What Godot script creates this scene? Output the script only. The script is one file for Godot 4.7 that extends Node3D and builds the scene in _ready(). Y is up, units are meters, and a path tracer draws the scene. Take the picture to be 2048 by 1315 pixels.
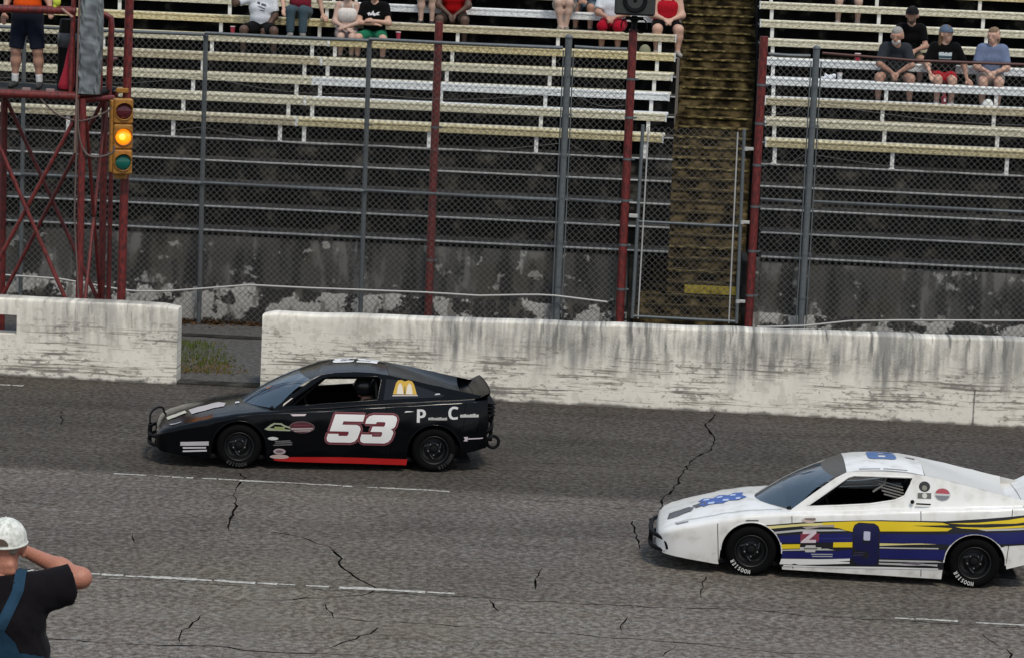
extends Node3D
# A short-track straight: two race cars in front of a white wall, a chain-link fence and an old concrete grandstand.
# World: x runs along the wall (right in the picture), z towards the infield, y up; the wall face stands on z = 0.

var M := {}
var taken := {}
const FLAT := 0xFFFFFFFF

func _ready():
	build_view()
	build_materials()
	build_ground()
	build_walls()
	build_grandstand()
	build_fence()
	build_tower()
	build_cars()
	build_people()
	build_small_things()

func build_view():
	var cam := Camera3D.new()
	cam.name = "camera"
	cam.fov = 13.63
	cam.near = 0.5
	cam.far = 900.0
	cam.position = Vector3(0, 6.7, 37.47)
	cam.rotation_degrees = Vector3(-8.62, 3.0, 2.4)
	add_child(cam)
	cam.current = true
	var env := Environment.new()
	var sky_mat := ProceduralSkyMaterial.new()
	sky_mat.sky_top_color = Color(0.58, 0.65, 0.74)
	sky_mat.sky_horizon_color = Color(0.80, 0.80, 0.79)
	sky_mat.sky_curve = 0.2
	sky_mat.ground_bottom_color = Color(0.16, 0.15, 0.14)
	sky_mat.ground_horizon_color = Color(0.36, 0.35, 0.33)
	sky_mat.sun_angle_max = 1.0
	var sky := Sky.new()
	sky.sky_material = sky_mat
	env.background_mode = Environment.BG_SKY
	env.sky = sky
	env.background_energy_multiplier = 1.0
	env.tonemap_mode = Environment.TONE_MAPPER_LINEAR
	env.tonemap_exposure = 1.5
	env.sdfgi_enabled = true
	env.ssao_enabled = true
	env.ssil_enabled = true
	var we := WorldEnvironment.new()
	we.name = "environment"
	we.environment = env
	add_child(we)
	var sun := DirectionalLight3D.new()
	sun.name = "sun"
	sun.light_energy = 0.5
	sun.light_angular_distance = 12.0
	sun.light_color = Color(1.0, 0.965, 0.91)
	sun.shadow_enabled = true
	sun.rotation_degrees = Vector3(-58, 24, 0)
	add_child(sun)

# ---------------------------------------------------------------- naming and tagging
func numbered(n: String) -> String:
	var c: int = taken.get(n, 0)
	taken[n] = c + 1
	return n if c == 0 else "%s_%03d" % [n, c]

func child_name(parent: Node, n: String) -> String:
	var key := "%d/%s" % [parent.get_instance_id(), n]
	var c: int = taken.get(key, 0)
	taken[key] = c + 1
	return n if c == 0 else "%s_%03d" % [n, c]

func put(mesh: Mesh, called: String, mat: Material, parent: Node = null) -> MeshInstance3D:
	var o := MeshInstance3D.new()
	o.mesh = mesh
	if mat: o.material_override = mat
	if parent == null or parent == self:
		o.name = numbered(called)
		add_child(o)
	else:
		o.name = child_name(parent, called)
		parent.add_child(o)
	return o

func tag(o: Node, label: String, category: String, group := ""):
	o.set_meta("label", label)
	o.set_meta("category", category)
	if group != "": o.set_meta("group", group)
	return o

func structure(o: Node):
	o.set_meta("kind", "structure")
	return o

func thing(called: String, label: String, category: String, at := Vector3.ZERO, turn := 0.0, group := "") -> Node3D:
	var o := Node3D.new()
	o.name = numbered(called)
	add_child(o)
	o.position = at
	o.rotation.y = turn
	tag(o, label, category, group)
	return o

# ---------------------------------------------------------------- mesh helpers
class Geo:
	var st := SurfaceTool.new()
	func _init():
		st.begin(Mesh.PRIMITIVE_TRIANGLES)
		st.set_smooth_group(0xFFFFFFFF)
	func smooth(g: int): st.set_smooth_group(g)
	func flat(): st.set_smooth_group(0xFFFFFFFF)
	func tri(a: Vector3, b: Vector3, c: Vector3):
		st.add_vertex(a); st.add_vertex(b); st.add_vertex(c)
	func trin(a: Vector3, b: Vector3, c: Vector3, out: Vector3):
		if (a - c).cross(a - b).dot(out) < 0: tri(a, c, b)
		else: tri(a, b, c)
	func quad(a: Vector3, b: Vector3, c: Vector3, d: Vector3):
		tri(a, b, c); tri(a, c, d)
	func qn(a: Vector3, b: Vector3, c: Vector3, d: Vector3, out: Vector3):
		if (a - c).cross(a - b).dot(out) + (a - d).cross(a - c).dot(out) < 0: quad(a, d, c, b)
		else: quad(a, b, c, d)
	func done() -> ArrayMesh:
		st.generate_normals()
		st.index()
		return st.commit()
	# box with chamfered edges
	func box(c: Vector3, size: Vector3, bev := 0.0, bas := Basis.IDENTITY):
		var h := size * 0.5
		flat()
		var i2 := [[1, 2], [2, 0], [0, 1]]
		for i in 3:
			var j: int = i2[i][0]
			var k: int = i2[i][1]
			for s in [-1.0, 1.0]:
				var p := []
				for q in [[-1, -1], [1, -1], [1, 1], [-1, 1]]:
					var v := Vector3.ZERO
					v[i] = s * h[i]
					v[j] = q[0] * (h[j] - bev)
					v[k] = q[1] * (h[k] - bev)
					p.append(c + bas * v)
				var n := Vector3.ZERO
				n[i] = s
				qn(p[0], p[1], p[2], p[3], bas * n)
		if bev <= 0.0: return
		for i in 3:
			var j: int = i2[i][0]
			var k: int = i2[i][1]
			for sj in [-1.0, 1.0]:
				for sk in [-1.0, 1.0]:
					var a := Vector3.ZERO; var b := Vector3.ZERO; var n := Vector3.ZERO
					a[j] = sj * h[j]; a[k] = sk * (h[k] - bev)
					b[j] = sj * (h[j] - bev); b[k] = sk * h[k]
					n[j] = sj; n[k] = sk
					var e := Vector3.ZERO
					e[i] = h[i] - bev
					qn(c + bas * (a - e), c + bas * (a + e), c + bas * (b + e), c + bas * (b - e), bas * n)
		for sx in [-1.0, 1.0]:
			for sy in [-1.0, 1.0]:
				for sz in [-1.0, 1.0]:
					var s := Vector3(sx, sy, sz)
					var q := h - Vector3(bev, bev, bev)
					trin(c + bas * (s * Vector3(h.x, q.y, q.z)), c + bas * (s * Vector3(q.x, h.y, q.z)), c + bas * (s * Vector3(q.x, q.y, h.z)), bas * s)
	# tube along a path; r is one radius or one per point
	func tube(pts: Array, r, n := 8, closed_ends := true, squash := 1.0, up := Vector3.ZERO):
		var rings := []
		var m := pts.size()
		var u := Vector3.ZERO
		for i in m:
			var a: Vector3 = pts[max(i - 1, 0)]
			var b: Vector3 = pts[min(i + 1, m - 1)]
			var t := (b - a).normalized()
			if i == 0:
				if up != Vector3.ZERO: u = up
				else: u = Vector3.UP if abs(t.y) < 0.9 else Vector3.RIGHT
			u = (u - t * u.dot(t)).normalized()
			var w := t.cross(u)
			var rr: float = r[i] if r is Array else r
			var ring := []
			for k in n:
				var an := TAU * k / n
				ring.append((pts[i] as Vector3) + (u * cos(an) * squash + w * sin(an)) * rr)
			rings.append(ring)
		smooth(1)
		for i in m - 1:
			for k in n:
				var k2 := (k + 1) % n
				quad(rings[i][k], rings[i + 1][k], rings[i + 1][k2], rings[i][k2])
		flat()
		if closed_ends:
			for k in range(1, n - 1):
				tri(rings[0][0], rings[0][k], rings[0][k + 1])
				tri(rings[m - 1][0], rings[m - 1][k + 1], rings[m - 1][k])
	# profile of (radius, height) turned round the y axis of a transform
	func lathe(prof: Array, n: int, x := Transform3D.IDENTITY, sm := 2):
		smooth(sm)
		for i in prof.size() - 1:
			for k in n:
				var a0 := TAU * k / n
				var a1 := TAU * (k + 1) / n
				var p: Vector2 = prof[i]
				var q: Vector2 = prof[i + 1]
				var A := x * Vector3(p.x * cos(a0), p.y, p.x * sin(a0))
				var B := x * Vector3(p.x * cos(a1), p.y, p.x * sin(a1))
				var C := x * Vector3(q.x * cos(a1), q.y, q.x * sin(a1))
				var D := x * Vector3(q.x * cos(a0), q.y, q.x * sin(a0))
				if p.x > 1e-6: tri(A, B, C)
				if q.x > 1e-6: tri(A, C, D)
		flat()
	# surface through rows of points
	func loft(rows: Array, flip := false, skip = null, sm := 1):
		smooth(sm)
		for i in rows.size() - 1:
			var A: Array = rows[i]
			var B: Array = rows[i + 1]
			for k in A.size() - 1:
				if skip != null and skip.call(((A[k] as Vector3) + B[k] + A[k + 1] + B[k + 1]) * 0.25): continue
				if flip: quad(A[k], A[k + 1], B[k + 1], B[k])
				else: quad(A[k], B[k], B[k + 1], A[k + 1])
		flat()
	func ball(c: Vector3, r: Vector3, n := 10, bas := Basis.IDENTITY):
		var prof := []
		for i in n / 2 + 1:
			var a := PI * i / (n / 2)
			prof.append(Vector2(sin(a) if i > 0 and i < n / 2 else 0.0, cos(a)))
		lathe(prof, n, Transform3D(bas * Basis.from_scale(r), c), 3)

# flat polygons cut into cells and laid on a surface given by f(Vector2) -> Vector3
func sheet(polys: Array, holes: Array, cell: float, f: Callable, out: Vector3, g: Geo):
	g.smooth(4)
	for poly: PackedVector2Array in polys:
		var lo := poly[0]
		var hi := poly[0]
		for p in poly:
			lo = Vector2(min(lo.x, p.x), min(lo.y, p.y))
			hi = Vector2(max(hi.x, p.x), max(hi.y, p.y))
		for i in range(floori(lo.x / cell), ceili(hi.x / cell)):
			for j in range(floori(lo.y / cell), ceili(hi.y / cell)):
				var r := PackedVector2Array([Vector2(i, j) * cell, Vector2(i + 1, j) * cell, Vector2(i + 1, j + 1) * cell, Vector2(i, j + 1) * cell])
				var pieces := Geometry2D.intersect_polygons(poly, r)
				for h: PackedVector2Array in holes:
					var nx := []
					for pc in pieces: nx.append_array(Geometry2D.clip_polygons(pc, h))
					pieces.assign(nx)
				for pc: PackedVector2Array in pieces:
					var ids := Geometry2D.triangulate_polygon(pc)
					for t in range(0, ids.size(), 3):
						g.trin(f.call(pc[ids[t]]), f.call(pc[ids[t + 1]]), f.call(pc[ids[t + 2]]), out)
	g.flat()

func lerp_table(t: Array, u: float) -> float:
	if u <= t[0][0]: return t[0][1]
	for i in range(1, t.size()):
		if u <= t[i][0]:
			var k: float = (u - t[i - 1][0]) / (t[i][0] - t[i - 1][0])
			k = k * k * (3.0 - 2.0 * k) * 0.5 + k * 0.5
			return lerpf(t[i - 1][1], t[i][1], k)
	return t[-1][1]

# ---------------------------------------------------------------- materials
func lin(r: float, g: float, b: float) -> Color:
	return Color(r, g, b).linear_to_srgb()

func mat(r: float, g: float, b: float, rough := 0.8, metal := 0.0, tex: Texture2D = null, uv_scale := Vector3.ONE, tri := true) -> StandardMaterial3D:
	var m := StandardMaterial3D.new()
	m.albedo_color = lin(r, g, b)
	m.roughness = rough
	m.metallic = metal
	if rough >= 0.85: m.metallic_specular = 0.2
	if tex:
		m.albedo_texture = tex
		m.uv1_scale = uv_scale
		if tri:
			m.uv1_triplanar = true
			m.uv1_world_triplanar = true
	return m

# colour map of a tileable noise: ramp is a list of [position, linear colour]
func noise_tex(size: int, freq: float, oct: int, ramp: Array, seed_: int, type := FastNoiseLite.TYPE_SIMPLEX_SMOOTH) -> ImageTexture:
	var n := FastNoiseLite.new()
	n.seed = seed_
	n.noise_type = type
	n.frequency = freq
	n.fractal_octaves = oct
	var im := n.get_seamless_image(size, size, false, false, 0.12)
	im.convert(Image.FORMAT_L8)
	var src := im.get_data()
	var lut := PackedByteArray()
	lut.resize(768)
	for i in 256:
		var v := i / 255.0
		var c: Color = ramp[-1][1]
		for k in range(1, ramp.size()):
			if v <= ramp[k][0]:
				var a: float = ramp[k - 1][0]
				c = (ramp[k - 1][1] as Color).lerp(ramp[k][1], clampf((v - a) / (ramp[k][0] - a), 0, 1))
				break
		c = c.linear_to_srgb()
		lut[i * 3] = int(c.r * 255); lut[i * 3 + 1] = int(c.g * 255); lut[i * 3 + 2] = int(c.b * 255)
	var dst := PackedByteArray()
	dst.resize(size * size * 3)
	for i in src.size():
		var k := src[i] * 3
		dst[i * 3] = lut[k]; dst[i * 3 + 1] = lut[k + 1]; dst[i * 3 + 2] = lut[k + 2]
	return ImageTexture.create_from_image(Image.create_from_data(size, size, false, Image.FORMAT_RGB8, dst))

# asphalt grain: stones of several sizes, paler where the binder has worn off
func asphalt_tex() -> ImageTexture:
	var size := 1024
	var layers := []
	for q in [[101, 0.30, 1], [102, 0.085, 2], [103, 0.035, 3]]:
		var im := fn(q[0], q[1], q[2]).get_seamless_image(size, size, false, false, 0.1)
		im.convert(Image.FORMAT_L8)
		layers.append(im.get_data())
	var a: PackedByteArray = layers[0]
	var b: PackedByteArray = layers[1]
	var c: PackedByteArray = layers[2]
	var dst := PackedByteArray()
	dst.resize(size * size * 3)
	for i in size * size:
		var v := (a[i] - 128) * 0.8 + (b[i] - 128) * 1.25 + (c[i] - 128) * 0.3
		var t := clampi(int(190 + v * 0.36), 60, 252)
		dst[i * 3] = t
		dst[i * 3 + 1] = clampi(t - 1 + (c[i] - 128) / 24, 0, 255)
		dst[i * 3 + 2] = clampi(t - 3 + (c[i] - 128) / 16, 0, 255)
	return ImageTexture.create_from_image(Image.create_from_data(size, size, false, Image.FORMAT_RGB8, dst))

func grey(v: float) -> Color: return Color(v, v, v)

func fn(seed_: int, freq: float, oct := 3, type := FastNoiseLite.TYPE_SIMPLEX_SMOOTH) -> FastNoiseLite:
	var n := FastNoiseLite.new()
	n.seed = seed_
	n.frequency = freq
	n.fractal_octaves = oct
	n.noise_type = type
	return n

func build_materials():
	# asphalt: coarse stones and binder, two sizes of grain
	var asp := asphalt_tex()
	M.asphalt = mat(0.285, 0.256, 0.230, 0.88, 0.0, asp, Vector3.ONE * 0.125)
	M.asphalt.vertex_color_use_as_albedo = true
	M.bitumen = mat(0.012, 0.011, 0.010, 0.9)
	M.line_paint = mat(0.56, 0.535, 0.48, 0.8, 0.0, noise_tex(512, 0.05, 5, [[0.0, grey(0.15)], [0.34, grey(0.3)], [0.5, grey(0.85)], [1.0, grey(1.0)]], 5), Vector3(0.6, 1, 1.6))
	M.soil = mat(1, 1, 1, 1.0, 0.0, noise_tex(512, 0.02, 5, [[0.0, Color(0.03, 0.024, 0.018)], [0.5, Color(0.07, 0.055, 0.04)], [1.0, Color(0.13, 0.11, 0.085)]], 8), Vector3.ONE * 0.5)
	M.verge = mat(1, 1, 1, 0.9, 0.0, noise_tex(512, 0.03, 5, [[0.0, Color(0.045, 0.043, 0.04)], [0.5, Color(0.085, 0.08, 0.075)], [1.0, Color(0.13, 0.125, 0.115)]], 9), Vector3.ONE * 0.6)
	M.grass = mat(0.07, 0.095, 0.02, 0.9)
	M.grass.vertex_color_use_as_albedo = true
	M.grass.albedo_color = Color.WHITE
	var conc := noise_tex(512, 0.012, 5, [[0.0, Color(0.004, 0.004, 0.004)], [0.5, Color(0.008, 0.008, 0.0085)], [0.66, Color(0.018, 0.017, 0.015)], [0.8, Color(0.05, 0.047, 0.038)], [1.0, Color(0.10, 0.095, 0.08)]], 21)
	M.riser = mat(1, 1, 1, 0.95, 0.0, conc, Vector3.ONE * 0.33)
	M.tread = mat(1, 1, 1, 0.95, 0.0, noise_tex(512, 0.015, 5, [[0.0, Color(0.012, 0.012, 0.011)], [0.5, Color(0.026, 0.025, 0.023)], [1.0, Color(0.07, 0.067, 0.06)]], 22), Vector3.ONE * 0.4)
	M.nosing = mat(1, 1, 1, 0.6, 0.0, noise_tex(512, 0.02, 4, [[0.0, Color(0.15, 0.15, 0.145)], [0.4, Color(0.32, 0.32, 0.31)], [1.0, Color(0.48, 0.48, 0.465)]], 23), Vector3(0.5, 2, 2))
	M.moss = mat(1, 1, 1, 0.98, 0.0, noise_tex(512, 0.014, 6, [[0.0, Color(0.006, 0.0045, 0.003)], [0.32, Color(0.018, 0.0135, 0.008)], [0.48, Color(0.058, 0.043, 0.020)], [0.62, Color(0.108, 0.080, 0.036)], [0.78, Color(0.17, 0.128, 0.062)], [1.0, Color(0.26, 0.215, 0.13)]], 24), Vector3(0.37, 0.53, 0.47))
	M.moss_edge_shaded = mat(0.05, 0.04, 0.02, 0.95)  # lower step edges, with the shade of the side walls put into the colour
	M.moss_edge = mat(1, 1, 1, 0.95, 0.0, noise_tex(512, 0.03, 5, [[0.0, Color(0.02, 0.014, 0.006)], [0.45, Color(0.06, 0.045, 0.017)], [0.6, Color(0.16, 0.125, 0.045)], [0.75, Color(0.30, 0.245, 0.105)], [1.0, Color(0.40, 0.35, 0.18)]], 25), Vector3(0.43, 0.61, 0.37))
	M.yellow_paint = mat(1, 1, 1, 0.85, 0.0, noise_tex(512, 0.02, 4, [[0.0, Color(0.05, 0.04, 0.015)], [0.3, Color(0.25, 0.19, 0.03)], [0.5, Color(0.38, 0.30, 0.05)], [1.0, Color(0.46, 0.37, 0.08)]], 26), Vector3(0.8, 0.8, 0.8))
	# bleacher planks: weathered, streaked along their length
	var pl := [[Color(0.30, 0.23, 0.10), Color(0.55, 0.47, 0.25), Color(0.72, 0.65, 0.42)], [Color(0.34, 0.31, 0.21), Color(0.60, 0.56, 0.42), Color(0.74, 0.71, 0.58)], [Color(0.46, 0.47, 0.47), Color(0.70, 0.72, 0.72), Color(0.82, 0.84, 0.84)], [Color(0.26, 0.22, 0.13), Color(0.48, 0.42, 0.28), Color(0.62, 0.57, 0.43)]]
	M.planks = []
	for i in pl.size():
		var m := mat(1, 1, 1, 0.5, 0.0, noise_tex(512, 0.03, 4, [[0.0, (pl[i][0] as Color) * 0.45], [0.3, pl[i][0]], [0.5, pl[i][1]], [0.75, pl[i][2]], [1.0, pl[i][2]]], 30 + i), Vector3(0.7, 3.4, 3.4))
		m.metallic_specular = 0.6
		M.planks.append(m)
	M.bracket = mat(0.72, 0.71, 0.68, 0.55)
	M.galv = mat(0.12, 0.135, 0.142, 0.5, 0.1, noise_tex(256, 0.03, 4, [[0.0, grey(0.6)], [0.5, grey(0.9)], [1.0, grey(1.0)]], 41), Vector3.ONE * 1.5)
	M.wire = mat(0.105, 0.10, 0.092, 0.6)
	M.pale_pipe = mat(0.42, 0.41, 0.39, 0.55)
	M.red_paint = mat(1, 1, 1, 0.5, 0.0, noise_tex(512, 0.025, 5, [[0.0, Color(0.028, 0.008, 0.007)], [0.34, Color(0.065, 0.009, 0.008)], [0.52, Color(0.135, 0.013, 0.011)], [0.75, Color(0.17, 0.019, 0.015)], [1.0, Color(0.19, 0.035, 0.026)]], 42), Vector3(1.6, 0.6, 1.6))
	M.brown_post = mat(0.075, 0.028, 0.02, 0.6)
	M.signal_body = mat(1, 1, 1, 0.5, 0.0, noise_tex(256, 0.03, 4, [[0.0, Color(0.15, 0.06, 0.01)], [0.45, Color(0.30, 0.135, 0.018)], [1.0, Color(0.40, 0.19, 0.025)]], 43), Vector3.ONE * 2.0)
	M.black = mat(0.003, 0.003, 0.0034, 0.6)
	M.black.metallic_specular = 0.25
	M.dark = mat(0.007, 0.007, 0.008, 0.75)
	M.dark.metallic_specular = 0.25
	M.steel = mat(0.16, 0.16, 0.17, 0.4, 0.5)
	M.rubber = mat(0.0038, 0.0038, 0.004, 0.86, 0.0, noise_tex(256, 0.05, 4, [[0.0, grey(0.75)], [0.5, grey(1.0)], [1.0, grey(1.5) * 0.66]], 44), Vector3.ONE * 2.0)
	M.tyre_letter = mat(0.62, 0.61, 0.58, 0.7)
	M.tyre_letter_dull = mat(0.04, 0.04, 0.038, 0.8)

# ---------------------------------------------------------------- ground
func crack_paths() -> Array:
	return [[0.022, -4.82,5.74,-4.73,6.01,-4.74,6.59,-4.70,7.00,-4.62,7.25,-4.56,7.82,-4.55,8.28,-4.47,8.71],
	[0.012, -4.61,8.74,-4.91,8.89,-5.27,9.00],
	[0.021, -4.14,8.63,-4.00,8.69,-3.67,8.88,-3.34,9.20,-3.23,9.52,-3.13,9.73,-3.10,10.06,-2.93,10.45,-2.74,10.73,-2.62,10.97,-2.74,11.24,-3.13,11.43,-3.69,11.66,-4.04,11.77],
	[0.018, -4.09,12.18,-4.16,12.34,-4.18,12.63,-4.22,12.91,-4.18,13.31],
	[0.017, -3.12,11.53,-2.96,11.98,-2.92,12.16,-2.51,12.22],
	[0.016, -2.43,12.27,-2.51,12.63,-2.70,13.03,-2.89,13.33],
	[0.022, -7.5,13.5,-4.88,13.46,-4.43,13.44,-3.88,13.41,-3.38,13.46,-2.88,13.42,-2.33,13.45,-0.6,13.5],
	[0.021, 0.92,0.07,0.72,1.07,0.86,1.94,0.82,2.64,0.55,3.54,0.43,4.36,0.37,4.98,0.19,6.03,0.16,6.60],
	[0.016, -0.14,7.19,-0.10,7.94,-0.04,8.60],
	[0.016, 0.67,9.56,0.62,9.96,0.60,10.60],
	[0.015, -1.02,9.57,-1.09,10.14,-1.06,10.62],
	[0.015, -1.50,11.12,-1.45,11.26,-1.37,11.57],
	[0.015, -0.12,11.49,-0.18,11.85,-0.16,12.11],
	[0.014, 0.35,12.45,0.22,12.88], [0.013, -7.69,2.37,-7.48,3.40], [0.012, -5.44,9.11,-5.33,9.56],
	[0.016, -12.0,11.16,-5.6,11.12,-2.04,11.10,-1.39,11.09,-0.75,11.10,0.09,11.07,1.08,10.98,1.76,11.08,2.45,11.07,3.80,11.10,9.0,11.1],
	[0.015, -2.40,12.17,-1.89,12.20,-1.32,12.23,-0.75,12.27,0.10,12.33,0.76,12.40,1.22,12.52,1.96,12.50],
	[0.012, -2.33,6.28,-1.69,6.31,-0.93,6.42,-0.12,6.62,0.5,6.69],
	[0.012, -1.45,4.23,-0.90,4.18,-0.28,4.23], [0.012, -1.06,9.69,-0.70,9.76,-0.54,9.82],
	[0.013, 3.3,11.4,3.5,12.1,3.4,12.7], [0.012, -6.6,12.0,-6.2,12.6,-6.3,13.3], [0.010, 2.2,2.2,2.7,3.4,2.6,4.7], [0.010, -8.1,7.9,-7.2,7.8,-6.5,7.95], [0.010, 4.6,3.2,5.4,3.35,6.4,3.3]]

func build_ground():
	var rng := RandomNumberGenerator.new()
	rng.seed = 77
	# one sheet of soil to the horizon
	var g := Geo.new()
	g.qn(Vector3(-400, -0.06, -400), Vector3(400, -0.06, -400), Vector3(400, -0.06, 400), Vector3(-400, -0.06, 400), Vector3.UP)
	structure(put(g.done(), "ground", M.soil))
	# bitumen bed seen at the bottom of the cracks
	g = Geo.new()
	g.qn(Vector3(-60, -0.035, -0.35), Vector3(60, -0.035, -0.35), Vector3(60, -0.035, 15.6), Vector3(-60, -0.035, 15.6), Vector3.UP)
	structure(put(g.done(), "road_bed", M.bitumen))
	# cracks: jittered paths turned into thin polygons that are cut out of the asphalt
	var cracks: Array[PackedVector2Array] = []
	for c: Array in crack_paths():
		var pts := PackedVector2Array()
		var n := (c.size() - 1) / 2
		for i in n - 1:
			var a := Vector2(c[1 + i * 2], c[2 + i * 2])
			var b := Vector2(c[3 + i * 2], c[4 + i * 2])
			var k := maxi(1, int(a.distance_to(b) / 0.13))
			for s in k:
				var p := a.lerp(b, float(s) / k)
				pts.append(p + (Vector2.ZERO if s == 0 and i == 0 else Vector2(rng.randf_range(-0.022, 0.022), rng.randf_range(-0.035, 0.035))))
		pts.append(Vector2(c[c.size() - 2], c[c.size() - 1]))
		var left := PackedVector2Array()
		var right := PackedVector2Array()
		for i in pts.size():
			var d := (pts[mini(i + 1, pts.size() - 1)] - pts[maxi(i - 1, 0)]).normalized()
			var nrm := Vector2(-d.y, d.x)
			var e: float = c[0] * rng.randf_range(0.18, 0.85) * (0.3 if i == 0 or i == pts.size() - 1 else 1.0)
			left.append(pts[i] + nrm * e)
			right.append(pts[i] - nrm * e)
		# short quads, joined where they meet
		for i in pts.size() - 1:
			cracks.append(PackedVector2Array([left[i], left[i + 1], right[i + 1], right[i]]))
	var bins := {}
	const CELL := 0.25
	for q in cracks.size():
		var lo := cracks[q][0]
		var hi := lo
		for p in cracks[q]:
			lo = Vector2(min(lo.x, p.x), min(lo.y, p.y))
			hi = Vector2(max(hi.x, p.x), max(hi.y, p.y))
		for i in range(floori(lo.x / CELL), floori(hi.x / CELL) + 1):
			for j in range(floori(lo.y / CELL), floori(hi.y / CELL) + 1):
				var key := Vector2i(i, j)
				if not bins.has(key): bins[key] = []
				bins[key].append(q)
	var streak := fn(3, 1.0, 3)
	var patch := fn(4, 0.35, 4)
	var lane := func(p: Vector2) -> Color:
		# rubbered outer lane, paler lanes inside, partly grazing sheen put into the tone: three paving passes; rubber lies in long streaks
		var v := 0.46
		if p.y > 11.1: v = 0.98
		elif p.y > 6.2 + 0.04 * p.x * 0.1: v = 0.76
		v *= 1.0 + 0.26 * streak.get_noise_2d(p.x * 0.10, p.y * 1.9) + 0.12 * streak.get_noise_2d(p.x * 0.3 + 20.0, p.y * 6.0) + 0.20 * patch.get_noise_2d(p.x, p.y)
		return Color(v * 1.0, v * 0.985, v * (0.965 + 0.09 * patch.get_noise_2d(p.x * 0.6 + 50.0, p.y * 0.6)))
	var st := SurfaceTool.new()
	st.begin(Mesh.PRIMITIVE_TRIANGLES)
	st.set_normal(Vector3.UP)
	for i in range(-60, 48):
		for j in range(-2, 61):
			var a := Vector2(i, j) * CELL
			var r := PackedVector2Array([a, a + Vector2(CELL, 0), a + Vector2(CELL, CELL), a + Vector2(0, CELL)])
			var pieces: Array = [r]
			for q in bins.get(Vector2i(i, j), []):
				var nx := []
				for pc in pieces:
					for o in Geometry2D.clip_polygons(pc, cracks[q]):
						if not Geometry2D.is_polygon_clockwise(o): nx.append(o)
				pieces = nx
			for pc: PackedVector2Array in pieces:
				var ids := Geometry2D.triangulate_polygon(pc)
				for t in range(0, ids.size(), 3):
					var A := pc[ids[t]]; var B := pc[ids[t + 1]]; var C := pc[ids[t + 2]]
					if (B - A).cross(C - A) < 0:
						var tmp := B
						B = C
						C = tmp
					for p in [A, B, C]:
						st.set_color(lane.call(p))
						st.set_normal(Vector3.UP)
						st.add_vertex(Vector3(p.x, 0, p.y))
	# the straight beyond the picture, coarse
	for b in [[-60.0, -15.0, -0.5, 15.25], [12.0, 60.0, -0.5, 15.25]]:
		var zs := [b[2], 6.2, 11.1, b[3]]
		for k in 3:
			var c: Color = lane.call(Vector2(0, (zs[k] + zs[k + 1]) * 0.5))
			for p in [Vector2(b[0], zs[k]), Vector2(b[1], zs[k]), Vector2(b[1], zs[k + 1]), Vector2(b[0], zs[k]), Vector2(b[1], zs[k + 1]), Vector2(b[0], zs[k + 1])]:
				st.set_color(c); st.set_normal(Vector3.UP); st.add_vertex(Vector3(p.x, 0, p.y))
	st.index()
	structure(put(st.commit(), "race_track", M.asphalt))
	# painted dashes, worn through along their edges
	for d in [[-6.24, -2.3, 6.16, 0.042], [-9.2, -8.75, 0.75, 0.05], [-9.6, -2.04, 10.98, 0.055], [2.50, 6.4, 10.98, 0.05]]:
		g = Geo.new()
		var x: float = d[0]
		while x < d[1]:
			var w := rng.randf_range(0.05, 0.28)
			if rng.randf() < 0.88:
				var e0: float = d[3] * rng.randf_range(0.3, 1.0)
				var e1: float = d[3] * rng.randf_range(0.3, 1.0)
				var z0: float = d[2] + rng.randf_range(-0.012, 0.012)
				g.qn(Vector3(x, 0.004, z0 - e0), Vector3(x + w, 0.004, z0 - e1), Vector3(x + w, 0.004, z0 + e1), Vector3(x, 0.004, z0 + e0), Vector3.UP)
			x += w + (0.02 if rng.randf() < 0.3 else 0.0)
		structure(put(g.done(), "lane_marking", M.line_paint))
	# hard standing behind the wall, with a low kerb and tufts of grass and dead leaves
	g = Geo.new()
	g.smooth(1)
	var bump := fn(6, 0.6, 3)
	for i in range(-90, 60):
		for j in range(-36, -2):
			var q := []
			for o in [[0, 0], [1, 0], [1, 1], [0, 1]]:
				var p := Vector2(i + o[0], j + o[1]) * 0.2
				q.append(Vector3(p.x, 0.012 + 0.03 * bump.get_noise_2d(p.x, p.y), p.y))
			g.qn(q[0], q[1], q[2], q[3], Vector3.UP)
	structure(put(g.done(), "verge", M.verge))
	g = Geo.new()
	g.box(Vector3(-6.0, -0.01, -0.14), Vector3(1.3, 0.09, 0.2), 0.02)
	structure(put(g.done(), "threshold_kerb", M.tread))
	g = Geo.new()
	g.box(Vector3(-5, 0.0, -4.3), Vector3(9, 0.08, 0.12), 0.02)
	structure(put(g.done(), "kerb", M.tread))
	var gs := SurfaceTool.new()
	gs.begin(Mesh.PRIMITIVE_TRIANGLES)
	for i in 5200:
		var px := rng.randf_range(-7.9, -5.2)
		var pz := rng.randf_range(-3.7, -0.9)
		# the turf narrows to the right
		if px > -6.75 + (pz + 3.4) * 0.32 + rng.randf_range(-0.25, 0.3): continue
		var dead := rng.randf() < clampf(0.15 + (pz + 2.6) * 0.55, 0.1, 0.85)
		var hgt := rng.randf_range(0.015, 0.05) if dead else rng.randf_range(0.03, 0.085)
		var base := Vector3(px, 0.01, pz)
		var tip := base + Vector3(rng.randf_range(-0.05, 0.05), hgt, rng.randf_range(-0.05, 0.05))
		var w := Vector3(rng.randf_range(0.004, 0.012), 0, rng.randf_range(-0.008, 0.008))
		gs.set_color(Color(0.13, 0.085, 0.032) * rng.randf_range(0.4, 1.1) if dead else Color(0.055, 0.075, 0.015) * rng.randf_range(0.5, 1.2))
		gs.set_normal(Vector3(0, 0.8, 0.6))
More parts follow.
